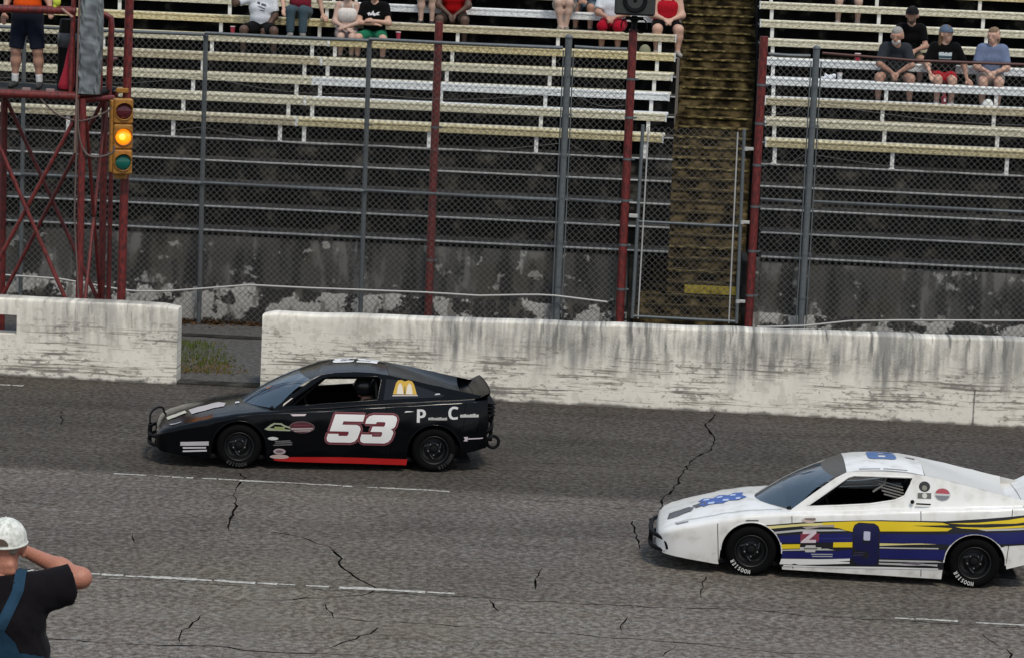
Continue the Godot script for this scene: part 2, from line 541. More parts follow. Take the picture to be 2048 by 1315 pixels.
		gs.add_vertex(base - w); gs.set_normal(Vector3(0, 0.8, 0.6)); gs.add_vertex(tip); gs.set_normal(Vector3(0, 0.8, 0.6)); gs.add_vertex(base + w)
	var grass := put(gs.commit(), "grass", M.grass)
	tag(grass, "patch of green and brown grass in the gap between the white walls", "grass")
	grass.set_meta("kind", "stuff")
	# dead leaves and soil along the foot of the retaining wall
	gs = SurfaceTool.new()
	gs.begin(Mesh.PRIMITIVE_TRIANGLES)
	for i in 2600:
		var c := Vector3(rng.randf_range(-9.0, -4.2), 0.01, -5.9 + absf(rng.randfn(0.0, 0.22)) + 0.1)
		c.y += rng.randf_range(0.0, 0.05) * exp(-(c.z + 5.8) * 4.0)
		var s := rng.randf_range(0.02, 0.05)
		var b := Basis.from_euler(Vector3(rng.randf_range(-0.7, 0.7), rng.randf_range(0, TAU), rng.randf_range(-0.7, 0.7)))
		gs.set_color(Color(0.10, 0.055, 0.028) * rng.randf_range(0.3, 1.1))
		var nn := b.y
		gs.set_normal(nn)
		for v in [Vector3(-s, 0, 0), Vector3(0, 0, -s * 0.5), Vector3(s, 0, 0), Vector3(-s, 0, 0), Vector3(s, 0, 0), Vector3(0, 0, s * 0.5)]:
			gs.set_normal(nn)
			gs.add_vertex(c + b * v)
	var leaves := put(gs.commit(), "leaf_litter", M.grass)
	tag(leaves, "dead brown leaves lying along the foot of the stained concrete wall", "leaves")
	leaves.set_meta("kind", "stuff")
	# infield bank on which the watching man stands, below the picture
	g = Geo.new()
	g.smooth(1)
	var rows := []
	for p in [[15.3, -0.05], [16.5, 0.22], [18.0, 0.72], [19.6, 1.3], [20.6, 1.47], [22, 1.49], [25, 1.49], [60, 1.49]]:
		var row := []
		for i in range(-30, 31): row.append(Vector3(i * 2.0, p[1], p[0]))
		rows.append(row)
	g.loft(rows)
	structure(put(g.done(), "infield_bank", M.soil))

# ---------------------------------------------------------------- walls
func wall_image(x0: float, x1: float, hgt: float, w: int, h: int, seed_: int) -> ImageTexture:
	# white paint over concrete: run-off stains from the top, scrapes along it, chips
	var st := fn(seed_, 1.0, 3)
	var big := fn(seed_ + 1, 0.55, 3)
	var scr := fn(seed_ + 2, 1.0, 4)
	var chip := fn(seed_ + 3, 9.0, 3)
	var grain := fn(seed_ + 4, 40.0, 2)
	var dst := PackedByteArray()
	dst.resize(w * h * 3)
	var paint := Color(0.79, 0.745, 0.65)
	var k := 0
	for j in h:
		var y := hgt * (1.0 - (j + 0.5) / h)
		for i in w:
			var x := x0 + (x1 - x0) * (i + 0.5) / w
			var wx := x + 0.012 * st.get_noise_2d(x * 2.0, y * 4.0)
			var b := big.get_noise_2d(x, y * 0.6)
			var gr := grain.get_noise_2d(x, y)
			var blem := chip.get_noise_2d(x * 0.6 + 50.0, y * 0.6)
			var c := paint * (1.0 + 0.10 * b + 0.09 * gr + 0.12 * blem)
			c = c.lerp(Color(0.46, 0.42, 0.34), smoothstep(0.05, 0.5, blem + 0.6 * big.get_noise_2d(x * 2.0 + 90.0, y * 4.0)) * 0.45)
			# run-off: grey film that hangs from the top in broad tongues, combed by finer streaks
			var amount: float = lerp_table([[-9.2, 0.25], [-7.9, 0.55], [-7.2, 0.6], [-6.65, 0.35], [-5.3, 0.22], [-3.7, 0.3], [-3.2, 0.9], [-1.0, 0.85], [0.4, 1.0], [2.2, 0.9], [3.2, 1.0], [4.6, 0.8], [5.3, 0.6]], x)
			var tongue := st.get_noise_2d(wx * 1.1, 7.0)
			var comb := st.get_noise_2d(wx * 5.0, y * 0.9) * 0.6 + chip.get_noise_2d(wx * 0.9, y * 0.09) * 0.6
			var reach := 0.36 + 0.30 * tongue + 0.42 * amount + 0.14 * comb
			var film := smoothstep(hgt - reach - 0.24, hgt - reach + 0.36, y) * amount
			film *= clampf(0.56 + 0.5 * tongue + 0.95 * comb + 0.3 * gr, 0.0, 1.0)
			c = c.lerp(Color(0.19, 0.183, 0.172), clampf(film, 0.0, 0.85))
			c = c.lerp(Color(0.09, 0.088, 0.082), smoothstep(0.30, 0.52, chip.get_noise_2d(wx * 1.1 + 8.0, y * 0.12) + 0.25 * tongue) * smoothstep(hgt - reach - 0.1, hgt - 0.1, y) * amount * 0.75)
			# scrapes left by cars: bundles of long thin lines, brown where the paint is rubbed thin
			var dip := y + 0.03 * big.get_noise_2d(x * 0.8 + 11.0, 2.0)
			var s := scr.get_noise_2d(x * 0.30, dip * 26.0) * 0.7 + scr.get_noise_2d(x * 1.6, dip * 60.0) * 0.5
			var clus := big.get_noise_2d(x * 1.1 + 60.0, y * 3.5) + 0.5 * st.get_noise_2d(x * 2.7 + 30.0, y * 6.0)
			var band := smoothstep(0.02, 0.12, y) * (1.0 - smoothstep(0.50, 0.95, y))
			var q := smoothstep(0.10, 0.36, s + 0.45 * clus) * band
			c = c.lerp(Color(0.28, 0.245, 0.19), q * 0.72)
			c = c.lerp(Color(0.12, 0.112, 0.10), smoothstep(0.34, 0.5, s + 0.4 * clus) * band * 0.75)
			# crazed patches where the paint flakes
			var p := chip.get_noise_2d(x * 0.8, y * 1.5) + 0.5 * clus
			c = c.lerp(Color(0.22, 0.205, 0.18), smoothstep(0.42, 0.5, p + 0.2 * gr) * (1.0 - smoothstep(0.7, 1.0, y)) * 0.7)
			# cast joints
			for jx in [-12.2, 4.42, 8.6]:
				if absf(x - jx) < 0.012 + 0.01 * scr.get_noise_2d(3.0, y * 9.0) and y < 0.5: c = c.lerp(Color(0.07, 0.066, 0.06), 0.75)
			# ragged dark crack line at the gap where the asphalt meets it
			c = c.lerp(Color(0.06, 0.056, 0.05), smoothstep(0.05, 0.0, y + 0.035 * scr.get_noise_2d(x * 3.0, 1.0)) * 0.85)
			c = c.linear_to_srgb()
			dst[k] = clampi(int(c.r * 255), 0, 255); dst[k + 1] = clampi(int(c.g * 255), 0, 255); dst[k + 2] = clampi(int(c.b * 255), 0, 255)
			k += 3
	return ImageTexture.create_from_image(Image.create_from_data(w, h, false, Image.FORMAT_RGB8, dst))

func uv_mat(t: Texture2D, rough := 0.85) -> StandardMaterial3D:
	var m := StandardMaterial3D.new()
	m.albedo_texture = t
	m.roughness = rough
	return m

# barrier wall from x0 to x1, whose top runs from h0 to h1; hole = [x from, x to, y from, y to] or empty
func barrier(x0: float, x1: float, h0: float, h1: float, hole: Array, seed_: int) -> ArrayMesh:
	var wob := fn(seed_, 0.5, 3)
	var fine := fn(seed_ + 9, 2.5, 3)
	var xs := []
	var x := x0
	while x < x1 - 0.12:
		xs.append(x)
		x += 0.15
	xs.append(x1)
	if hole.size():
		for e in [hole[0], hole[1]]:
			if e > x0 and e < x1: xs.append(e)
		xs.sort()
	var st := SurfaceTool.new()
	st.begin(Mesh.PRIMITIVE_TRIANGLES)
	st.set_smooth_group(1)
	var prof := func(xx: float) -> Array:
		var t := (xx - x0) / (x1 - x0)
		var H := lerpf(h0, h1, t) + 0.014 * wob.get_noise_2d(xx * 2.0, 0.0)
		var o := []
		# edges near an end are rounded in
		var e := minf(xx - x0, x1 - xx)
		var r := 0.03 * clampf(1.0 - e / 0.06, 0, 1)
		for p in [[0.02, 0.0], [0.02, 0.08], [0.012, 0.3], [0.004, 0.58], [0.002, 0.72], [0.0, 0.86], [-0.004, 0.95], [-0.008, 1.0 * H - 0.035], [-0.016, H - 0.012], [-0.04, H], [-0.33, H], [-0.36, H - 0.03], [-0.365, 0.88], [-0.37, 0.86], [-0.372, 0.72], [-0.375, 0.58], [-0.38, 0.0]]:
			var z: float = p[0] + 0.006 * fine.get_noise_2d(xx, p[1])
			z += -r if z > -0.18 else r
			o.append(Vector3(xx, minf(p[1], H) - (r if p[1] > 0.5 * H and p[1] > H - 0.04 else 0.0), z))
		return o
	var put_v := func(p: Vector3):
		st.set_uv(Vector2((p.x - x0) / (x1 - x0), 1.0 - clampf(p.y / maxf(h0, h1), 0, 1)))
		st.add_vertex(p)
	for i in xs.size() - 1:
		var A: Array = prof.call(xs[i])
		var B: Array = prof.call(xs[i + 1])
		for k in A.size() - 1:
			if hole.size():
				var c: Vector3 = (A[k] + B[k + 1]) * 0.5
				if c.x > hole[0] and c.x < hole[1] and c.y > hole[2] and c.y < hole[3] and absf(A[k].y - A[k + 1].y) < 0.2: continue
			for p in [A[k], A[k + 1], B[k + 1], A[k], B[k + 1], B[k]]: put_v.call(p)
	st.set_smooth_group(FLAT)
	for e in [[x0, false], [x1, true]]:
		var P: Array = prof.call(e[0])
		for k in range(1, P.size() - 1):
			var t := [P[0], P[k], P[k + 1]]
			if e[1]: t.reverse()
			for p in t: put_v.call(p)
	if hole.size():
		# reveals of the opening
		var q := [hole[0], hole[1], 0.58, 0.86]
		for r in [[Vector3(q[0], q[2], 0), Vector3(q[1], q[2], 0), Vector3(q[1], q[2], -0.37), Vector3(q[0], q[2], -0.37)], [Vector3(q[0], q[3], 0), Vector3(q[0], q[3], -0.37), Vector3(q[1], q[3], -0.37), Vector3(q[1], q[3], 0)], [Vector3(q[1], q[2], 0), Vector3(q[1], q[3], 0), Vector3(q[1], q[3], -0.37), Vector3(q[1], q[2], -0.37)]]:
			for p in [r[0], r[1], r[2], r[0], r[2], r[3]]: put_v.call(p)
	st.generate_normals()
	st.index()
	return st.commit()

func build_walls():
	var a := put(barrier(-14.5, -6.62, 1.08, 1.09, [-9.6, -8.88, 0.575, 0.87], 51), "barrier_wall", uv_mat(wall_image(-14.5, -6.62, 1.1, 1536, 208, 60)))
	tag(a, "short white painted concrete wall with a square hole, below the red tower", "wall", "white walls along the track")
	var b := put(barrier(-5.44, 11.0, 1.055, 1.30, [], 52), "barrier_wall", uv_mat(wall_image(-5.44, 11.0, 1.3, 2048, 208, 70)))
	tag(b, "long white painted concrete wall with grey run-off stains behind the cars", "wall", "white walls along the track")
	# retaining wall in front of the stand, in two lengths either side of the stairway
	for s in [[-14.0, -0.45, "dark stained concrete wall with white patches left of the stairs"], [1.42, 10.0, "dark stained concrete wall with white patches right of the stairs"]]:
		var st := SurfaceTool.new()
		st.begin(Mesh.PRIMITIVE_TRIANGLES)
		st.set_smooth_group(1)
		var n := fn(90, 0.8, 4)
		var xs := []
		var x: float = s[0]
		while x < s[1] - 0.1:
			xs.append(x)
			x += 0.2
		xs.append(s[1])
		var prof := func(xx: float) -> Array:
			var o := []
			for p in [[0.07, -0.03], [0.06, 0.2], [0.05, 0.52], [0.02, 0.56], [0.0, 0.62], [0.0, 1.0], [0.0, 1.4], [-0.02, 1.44], [-0.25, 1.44]]:
				o.append(Vector3(xx, p[1], -5.83 + p[0] + 0.02 * n.get_noise_2d(xx, p[1] * 1.6)))
			return o
		for i in xs.size() - 1:
			var A: Array = prof.call(xs[i])
			var B: Array = prof.call(xs[i + 1])
			for k in A.size() - 1:
				for p: Vector3 in [A[k], A[k + 1], B[k + 1], A[k], B[k + 1], B[k]]:
					st.set_uv(Vector2((p.x - s[0]) / (s[1] - s[0]), 1.0 - p.y / 1.5))
					st.add_vertex(p)
		st.generate_normals()
		st.index()
		var o := put(st.commit(), "retaining_wall", uv_mat(stain_image(s[0], s[1]), 0.95))
		tag(o, s[2], "wall", "retaining walls of the stand")
	# caps that close the wall ends at the stairway
	for e in [[-0.45, "grey concrete end of the retaining wall left of the stairs"], [1.42, "grey concrete end of the retaining wall right of the stairs"]]:
		var g := Geo.new()
		g.box(Vector3(e[0] + (0.035 if e[0] < 0 else -0.035), 0.70, -6.4), Vector3(0.1, 1.42, 1.22), 0.02)
		tag(put(g.done(), "stair_cheek", M.tread), e[1], "wall")

func stain_image(x0: float, x1: float) -> ImageTexture:
	var w := 1280 if x1 - x0 > 10.0 else 832
	var h := 160
	var big := fn(81, 0.7, 4)
	var run := fn(82, 1.0, 4)
	var blot := fn(83, 2.2, 5)
	var fine := fn(84, 14.0, 3)
	var dst := PackedByteArray()
	dst.resize(w * h * 3)
	var k := 0
	for j in h:
		var y := 1.5 * (1.0 - (j + 0.5) / h)
		for i in w:
			var x := x0 + (x1 - x0) * (i + 0.5) / w
			var b := big.get_noise_2d(x, y)
			var r := run.get_noise_2d(x * 3.2, y * 0.8)
			var f := fine.get_noise_2d(x, y)
			# bare upper face: soft grey and black streaks of mould running down
			var c := Color(0.062, 0.060, 0.057) * (1.0 + 0.30 * f + 0.25 * b)
			c = c.lerp(Color(0.15, 0.146, 0.136), smoothstep(0.05, 0.45, r * 0.8 + b * 0.5))
			c = c.lerp(Color(0.06, 0.054, 0.038), smoothstep(0.1, 0.45, big.get_noise_2d(x + 30.0, y * 1.2)) * 0.7)
			c = c.lerp(Color(0.011, 0.011, 0.011), smoothstep(-0.05, 0.36, run.get_noise_2d(x * 1.7 + 40.0, y * 0.5) + 0.2 * f) * 0.85)
			# a few bright run-offs and scraped spots
			var p := blot.get_noise_2d(x * 0.9, y * 1.3) + 0.25 * b + 0.15 * f
			var up := smoothstep(0.30, 0.46, run.get_noise_2d(x * 3.4 + 9.0, y * 0.35))
			c = c.lerp(Color(0.30, 0.295, 0.275), smoothstep(0.10, 0.30, p) * up * 0.8)
			c = c.lerp(Color(0.38, 0.375, 0.35), smoothstep(0.46, 0.52, p) * 0.7)
			# foot of the wall: flaking white coat over black mould
			var edge := 0.58 + 0.05 * run.get_noise_2d(x * 2.0, 3.0) + 0.09 * smoothstep(0.2, 0.5, blot.get_noise_2d(x * 0.7, 5.0))
			if y < edge:
				var wht := smoothstep(-0.10, 0.04, blot.get_noise_2d(x * 0.55 + 4.0, y * 0.9) + 0.35 * run.get_noise_2d(x * 4.0, y * 0.8) + 0.22 * f + 0.35 * b)
				c = Color(0.022, 0.021, 0.02).lerp(Color(0.40, 0.39, 0.365) * (1.0 + 0.2 * f), wht)
				c = c.lerp(Color(0.10, 0.09, 0.075), smoothstep(0.15, 0.4, run.get_noise_2d(x * 5.0 + 70.0, y * 1.5)) * 0.7)
			c = c.linear_to_srgb()
			dst[k] = int(c.r * 255); dst[k + 1] = int(c.g * 255); dst[k + 2] = int(c.b * 255)
			k += 3
	return ImageTexture.create_from_image(Image.create_from_data(w, h, false, Image.FORMAT_RGB8, dst))

# ---------------------------------------------------------------- grandstand
const ROWS := 21
func row_z(k: float) -> float: return -5.81 - 0.7 * k
func row_y(k: float) -> float: return 1.49 + 0.305 * k
func seat_y(k: int) -> float: return 3.115 + 0.305 * (k - 4)

func build_grandstand():
	var spans := [[-15.0, 0.16, "left"], [1.62, 11.0, "right"]]
	for s in spans:
		var root := thing("grandstand", "dark weathered concrete terrace of steps with pale edges, %s of the stairs" % s[2], "grandstand", Vector3((s[0] + s[1]) * 0.5, 0, -5.81))
		var ox := -root.position
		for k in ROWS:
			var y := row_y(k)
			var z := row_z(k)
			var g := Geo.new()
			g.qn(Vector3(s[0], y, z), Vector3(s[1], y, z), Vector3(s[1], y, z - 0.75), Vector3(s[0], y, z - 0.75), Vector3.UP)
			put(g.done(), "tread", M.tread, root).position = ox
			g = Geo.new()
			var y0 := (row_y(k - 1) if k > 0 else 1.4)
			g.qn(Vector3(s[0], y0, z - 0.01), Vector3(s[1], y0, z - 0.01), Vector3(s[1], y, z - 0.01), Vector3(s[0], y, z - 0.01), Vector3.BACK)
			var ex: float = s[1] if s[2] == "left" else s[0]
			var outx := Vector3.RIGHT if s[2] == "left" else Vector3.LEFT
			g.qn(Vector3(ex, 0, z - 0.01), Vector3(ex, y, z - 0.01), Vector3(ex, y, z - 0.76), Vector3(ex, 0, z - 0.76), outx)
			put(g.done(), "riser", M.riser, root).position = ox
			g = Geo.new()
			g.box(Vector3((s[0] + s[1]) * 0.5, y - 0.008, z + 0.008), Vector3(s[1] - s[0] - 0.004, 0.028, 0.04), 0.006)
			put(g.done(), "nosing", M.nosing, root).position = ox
	# benches: one thing for each row on each side of the stairway
	var plank_meshes := {}
	var joint := -6.2
	var rows_word := ["lowest", "second", "third", "fourth", "fifth", "sixth", "seventh", "eighth", "ninth", "tenth", "eleventh", "twelfth", "topmost"]
	var left_tone := [[3, 0], [1, 1], [1, 2], [3, 1], [1, 0], [0, 3], [1, 2], [1, 1], [0, 1], [1, 1], [1, 1], [1, 0], [1, 1]]
	var right_tone := [0, 1, 3, 2, 2, 1, 1, 1, 0, 1, 1, 1, 0]
	for k in range(4, 4 + 13):
		var i := k - 4
		var y := seat_y(k)
		var z := row_z(k)
		var right_end := -0.02 + 0.035 * mini(i, 4)
		var lroot := thing("bleacher_bench", "long weathered bleacher bench, %s plank up left of the mossy stairs" % rows_word[i], "bench", Vector3(-5, y - 0.42, z), 0, "bleacher benches")
		var jx := joint + 0.04 * i
		bench_plank(lroot, -13.6, jx - 0.01, M.planks[left_tone[i][0]], y, z)
		bench_plank(lroot, jx + 0.01, right_end, M.planks[left_tone[i][1]], y, z)
		for bx in [-12.2, -10.1, -8.3 + 0.04 * i, -6.48 + 0.035 * i, -6.07 + 0.035 * i, -3.95 + 0.03 * i, -2.14 + 0.03 * i, -0.31 + 0.03 * i]:
			bench_bracket(lroot, bx, y, z)
		var rroot := thing("bleacher_bench", "long weathered bleacher bench, %s plank up right of the mossy stairs" % rows_word[i], "bench", Vector3(5, y - 0.42, z), 0, "bleacher benches")
		bench_plank(rroot, 1.70 + (0.0 if i < 5 else -0.06), 10.6, M.planks[right_tone[i]], y + 0.01, z)
		for bx in [1.86, 3.72 + (0.1 if i == 0 or i > 2 else 0.0), 5.62 + (0.1 if i == 0 or i > 2 else 0.0), 7.6, 9.6]:
			bench_bracket(rroot, bx, y + 0.01, z)
	build_stairs()

func bench_plank(root: Node3D, x0: float, x1: float, m: Material, y: float, z: float):
	var g := Geo.new()
	# hollow plank: rolled front lip below a ribbed seat
	var prof := [Vector2(0.0, -0.138), Vector2(0.004, -0.128), Vector2(0.006, -0.05), Vector2(0.016, -0.042), Vector2(0.018, -0.02), Vector2(0.008, -0.003), Vector2(-0.01, 0.0), Vector2(-0.03, -0.002), Vector2(-0.035, -0.008), Vector2(-0.04, -0.002), Vector2(-0.065, 0.0), Vector2(-0.07, -0.008), Vector2(-0.07, -0.135), Vector2(-0.02, -0.138), Vector2(0.0, -0.138)]
	var A := []
	var B := []
	for p: Vector2 in prof:
		A.append(Vector3(x0, y + p.y, z + p.x) - root.position)
		B.append(Vector3(x1, y + p.y, z + p.x) - root.position)
	for i in prof.size() - 1:
		var d: Vector2 = prof[i + 1] - prof[i]
		g.qn(A[i], B[i], B[i + 1], A[i + 1], Vector3(0, -d.x, d.y))
	for i in range(1, prof.size() - 1):
		g.trin(A[0], A[i], A[i + 1], Vector3.LEFT)
		g.trin(B[0], B[i], B[i + 1], Vector3.RIGHT)
	put(g.done(), "back_plank", m, root)
	if y < 3.2: return_plank_ends(root, x0, x1, y, z); return
	g = Geo.new()
	g.box(Vector3((x0 + x1) * 0.5, y - 0.345, z + 0.155) - root.position, Vector3(x1 - x0, 0.04, 0.28), 0.006)
	put(g.done(), "seat_board", m, root)
	return_plank_ends(root, x0, x1, y, z)

func return_plank_ends(root: Node3D, x0: float, x1: float, y: float, z: float):
	for e in [x0, x1]:
		var h := Geo.new()
		h.box(Vector3(e, y - 0.069, z - 0.026) - root.position, Vector3(0.022, 0.15, 0.1), 0.004)
		put(h.done(), "end_cap", M.planks[2], root)

func bench_bracket(root: Node3D, x: float, y: float, z: float):
	var g := Geo.new()
	var o := root.position
	g.box(Vector3(x, y - 0.21, z - 0.05) - o, Vector3(0.066, 0.41, 0.03), 0.005)
	g.box(Vector3(x, y - 0.414, z - 0.1) - o, Vector3(0.1, 0.012, 0.16), 0.002)
	if y > 3.2: g.box(Vector3(x, y - 0.38, z + 0.12) - o, Vector3(0.05, 0.03, 0.33), 0.003)
	put(g.done(), "bracket", M.bracket, root)

func build_stairs():
	var root := thing("stairway", "mossy brown concrete stairs with worn yellow edges between the bench blocks", "stairs", Vector3(0.9, 0, -5.5))
	var o := root.position
	var rng := RandomNumberGenerator.new()
	rng.seed = 5
	var n := 42
	for i in n:
		# two steps for each row of the terrace; the flight starts at the gate
		var y := 0.34 + 0.1525 * i
		var z := -5.62 - 0.35 * (i - 3.2) if i > 3 else -5.62 + 0.06 * (3 - i)
		if i <= 3: z = -5.60 - 0.1 * i
		else: z = -5.90 - 0.35 * (i - 3)
		var t := clampf(i / 28.0, 0, 1)
		var x0 := lerpf(-0.36, 0.24, minf(t * 1.4, 1.0))
		var x1 := lerpf(1.32, 1.64, t)
		var g := Geo.new()
		g.box(Vector3((x0 + x1) * 0.5, y - 0.10, z - 0.22) - o, Vector3(x1 - x0 + 0.04, 0.2, 0.46), 0.012)
		var step := put(g.done(), "step", M.moss, root)
		g = Geo.new()
		# worn painted edge; lower steps get a darker colour for the side walls' shade
		var e0 := x0 + rng.randf_range(0.0, 0.12)
		var e1 := x1 - rng.randf_range(0.0, 0.12)
		g.box(Vector3((e0 + e1) * 0.5, y - 0.012, z + 0.004) - o, Vector3(e1 - e0, 0.03, 0.06), 0.006)
		put(g.done(), "edge", M.moss_edge if i > 13 or i == 7 or i == 5 else M.moss_edge_shaded, step)
	# fresher yellow face on one of the lowest steps
	var g2 := Geo.new()
	g2.box(Vector3(0.85, 0.885, -5.985) - o, Vector3(0.82, 0.135, 0.03), 0.004)
	put(g2.done(), "painted_face", M.yellow_paint, root)

# ---------------------------------------------------------------- fence
# woven diamond mesh between x0 and x1, y0 and y1, as bent wires
func link_mesh(x0: float, x1: float, y0: float, y1: float) -> ArrayMesh:
	var V := PackedVector3Array()
	var N := PackedVector3Array()
	var I := PackedInt32Array()
	var dx := 0.05
	var dy := 0.05
	var r := 0.0040
	var cols := int((x1 - x0) / dx)
	var rows := int((y1 - y0) / dy)
	var sag := fn(33, 0.7, 2)
	for c in cols:
		# one wire zigzags between column c and c + 1
		for q in rows:
			var s := (c + q) % 2
			var xa := x0 + (c + (0.0 if s == 0 else 1.0)) * dx
			var xb := x0 + (c + (1.0 if s == 0 else 0.0)) * dx
			var ya := y0 + q * dy
			var bow := 0.03 * sag.get_noise_2d(xa, ya)
			var zo := 0.004 if s == 0 else -0.004
			var a := Vector3(xa, ya, bow - zo)
			var b := Vector3(xb, ya + dy, bow + zo)
			var t := (b - a).normalized()
			var u := Vector3(-t.y, t.x, 0)
			var base := V.size()
			for k in 3:
				var an := TAU * k / 3.0 + 0.5
				var d := u * cos(an) + Vector3.BACK * sin(an)
				V.append(a + d * r); N.append(d)
				V.append(b + d * r); N.append(d)
			for k in 3:
				var p := base + k * 2
				var e := base + ((k + 1) % 3) * 2
				I.append_array([p, p + 1, e + 1, p, e + 1, e])
	var arr := []
	arr.resize(Mesh.ARRAY_MAX)
	arr[Mesh.ARRAY_VERTEX] = V
	arr[Mesh.ARRAY_NORMAL] = N
	arr[Mesh.ARRAY_INDEX] = I
	var m := ArrayMesh.new()
	m.add_surface_from_arrays(Mesh.PRIMITIVE_TRIANGLES, arr)
	return m

func post(called: String, label: String, x: float, z: float, h: float, r: float, m: Material, lean := 0.0) -> Node3D:
	var t := thing(called, label, "post", Vector3(x, 0, z), 0, "fence posts")
	var g := Geo.new()
	g.tube([Vector3(0, 0, 0), Vector3(lean * 0.5, h * 0.5, 0), Vector3(lean, h, 0)], r, 12)
	put(g.done(), "pole", m, t)
	return t

func clamps(t: Node3D, ys: Array, r: float, lean := 0.0, h := 4.6):
	for y in ys:
		var g := Geo.new()
		var c := Vector3(lean * y / h, y, 0)
		g.lathe([Vector2(r + 0.006, -0.018), Vector2(r + 0.008, 0.018)], 12, Transform3D(Basis.IDENTITY, c))
		g.box(c + Vector3(r + 0.03, 0, 0.01), Vector3(0.05, 0.03, 0.014), 0.003)
		put(g.done(), "clamp", M.galv, t)

func build_fence():
	var z := -5.5
	var posts := [["grey", -10.13, 4.5, 0.034], ["grey", -7.25, 4.56, 0.038], ["grey", -4.67, 4.6, 0.038], ["red", -3.6, 4.95, 0.064], ["grey", -1.555, 4.8, 0.054], ["red", -0.56, 4.97, 0.066], ["red", 1.47, 4.95, 0.066], ["grey", 2.29, 4.8, 0.052]]
	var names := ["thin grey galvanised post behind the red tower", "grey galvanised fence post seen in the gap between the white walls", "grey galvanised fence post directly above the black car's windshield", "red painted post behind the mesh above the black car's tail", "thick grey galvanised post left of the red post with the loudspeaker", "red painted post that carries the dark loudspeaker, left of the stairs", "red painted post at the right edge of the mossy stairs", "thick grey galvanised post right of the stairs"]
	for i in posts.size():
		var p: Array = posts[i]
		var red: bool = p[0] == "red"
		var t := post("red_post" if red else "fence_post", names[i], p[1], z - (0.12 if red else 0.0) if i == 3 else z, p[2], p[3], M.red_paint if red else M.galv, 0.0)
		if not red:
			var g := Geo.new()
			g.ball(Vector3(0, p[2], 0), Vector3(p[3] + 0.01, 0.05, p[3] + 0.01), 10)
			put(g.done(), "cap", M.galv, t)
		if i >= 4: clamps(t, [0.9, 1.6, 2.3, 2.95, 3.6, 4.2], p[3])
		else: clamps(t, [1.2, 2.25, 3.3], p[3])
		if i >= 4 and not red:
			for dx in [-0.075, 0.08]:
				var g := Geo.new()
				g.tube([Vector3(dx, 0.4, 0.02), Vector3(dx, 4.6, 0.02)], 0.011, 6)
				put(g.done(), "tension_bar", M.galv, t)
	# panels: mesh with its rails
	var runs := [[-14.0, -10.13], [-10.13, -7.25], [-7.25, -4.67], [-4.67, -1.64], [-1.46, -0.64], [1.55, 2.2], [2.38, 6.4], [6.4, 10.0]]
	var where := ["beyond the left edge of the tower", "behind the red tower", "above the gap between the white walls", "crossed by a red post above the black car", "narrow, between the thick grey post and the red loudspeaker post", "narrow, just right of the red post by the stairs", "in front of the seated group on the right", "at the far right end"]
	for i in runs.size():
		var x0: float = runs[i][0]
		var x1: float = runs[i][1]
		var top := 4.56 + 0.02 * i
		var t := thing("chain_link_panel", "chain link fence panel %s" % where[i], "fence", Vector3((x0 + x1) * 0.5, 0.02, z), 0, "chain link fence")
		var o := t.position
		var zz := 0.085 if i < 4 else 0.02
		var mi := put(link_mesh(x0 - o.x, x1 - o.x, 0.05, top), "wire_mesh", M.wire, t)
		mi.position = Vector3(0, 0, zz)
		var g := Geo.new()
		if i < 6:
			g.tube([Vector3(x0 - o.x, top, zz), Vector3((x0 + x1) * 0.5 - o.x, top - 0.008, zz), Vector3(x1 - o.x, top, zz)], 0.027, 8)
		else:
			g.tube([Vector3(x0 - o.x, top + 0.03, zz), Vector3(-0.6, top - 0.02, zz), Vector3(x1 - o.x, top + 0.0, zz)], 0.022, 8)
		put(g.done(), "top_rail", M.galv if i < 6 else M.brown_post, t)
		g = Geo.new()
		var my := 2.25 if i < 5 else 2.4
		g.tube([Vector3(x0 - o.x, my, zz - 0.03), Vector3(x1 - o.x, my - 0.01, zz - 0.03)], 0.024, 8)
		put(g.done(), "middle_rail", M.galv, t)
		# thin tension wires, a little slack
		for wy in [3.05, 3.85]:
			g = Geo.new()
			var pts := []
			for k in 9:
				var f := k / 8.0
				pts.append(Vector3(lerpf(x0, x1, f) - o.x, wy + 0.16 * (f - 0.5) * (1 if i % 2 else -1) - 0.10 * sin(PI * f), zz + 0.012))
			g.tube(pts, 0.005, 5)
			put(g.done(), "tension_wire", M.wire, t)
	# loose pale pipe that runs along the foot of the fence
	for h in [[[-13.0, 0.7, -10.45, 0.66, -9.48, 0.64, -8.43, 0.51, -7.71, 0.53, -7.23, 0.59, -6.44, 0.69, -5.48, 0.69, -4.68, 0.70, -3.65, 0.71, -2.78, 0.70, -2.07, 0.75, -1.59, 0.76, -0.76, 0.70], "pale bent pipe along the foot of the fence left of the stairs"], [[1.6, 0.43, 1.73, 0.43, 2.35, 0.48, 3.05, 0.59, 3.83, 0.64, 5.75, 0.73, 9.0, 0.75], "pale bent pipe along the foot of the fence right of the stairs"]]:
		var c := Curve3D.new()
		var q: Array = h[0]
		for k in range(0, q.size(), 2):
			var tan := Vector3.ZERO
			if k > 0 and k < q.size() - 2: tan = Vector3(q[k + 2] - q[k - 2], q[k + 3] - q[k - 1], 0) * 0.16
			c.add_point(Vector3(q[k], q[k + 1], -5.36), -tan, tan)
		var g := Geo.new()
		g.tube(Array(c.tessellate(4, 3)), 0.015, 8)
		tag(put(g.done(), "pipe", M.pale_pipe), h[1], "pipe", "pipes along the fence foot")
	# gate
	var t := thing("gate", "tall narrow chain link gate in front of the mossy stairs", "gate", Vector3(0.46, 0.45, -5.46))
	var g := Geo.new()
	g.tube([Vector3(-0.82, 0.03, 0), Vector3(0.80, 0.03, 0)], 0.024, 8)
	put(g.done(), "bottom_rail", M.galv, t)
	g = Geo.new()
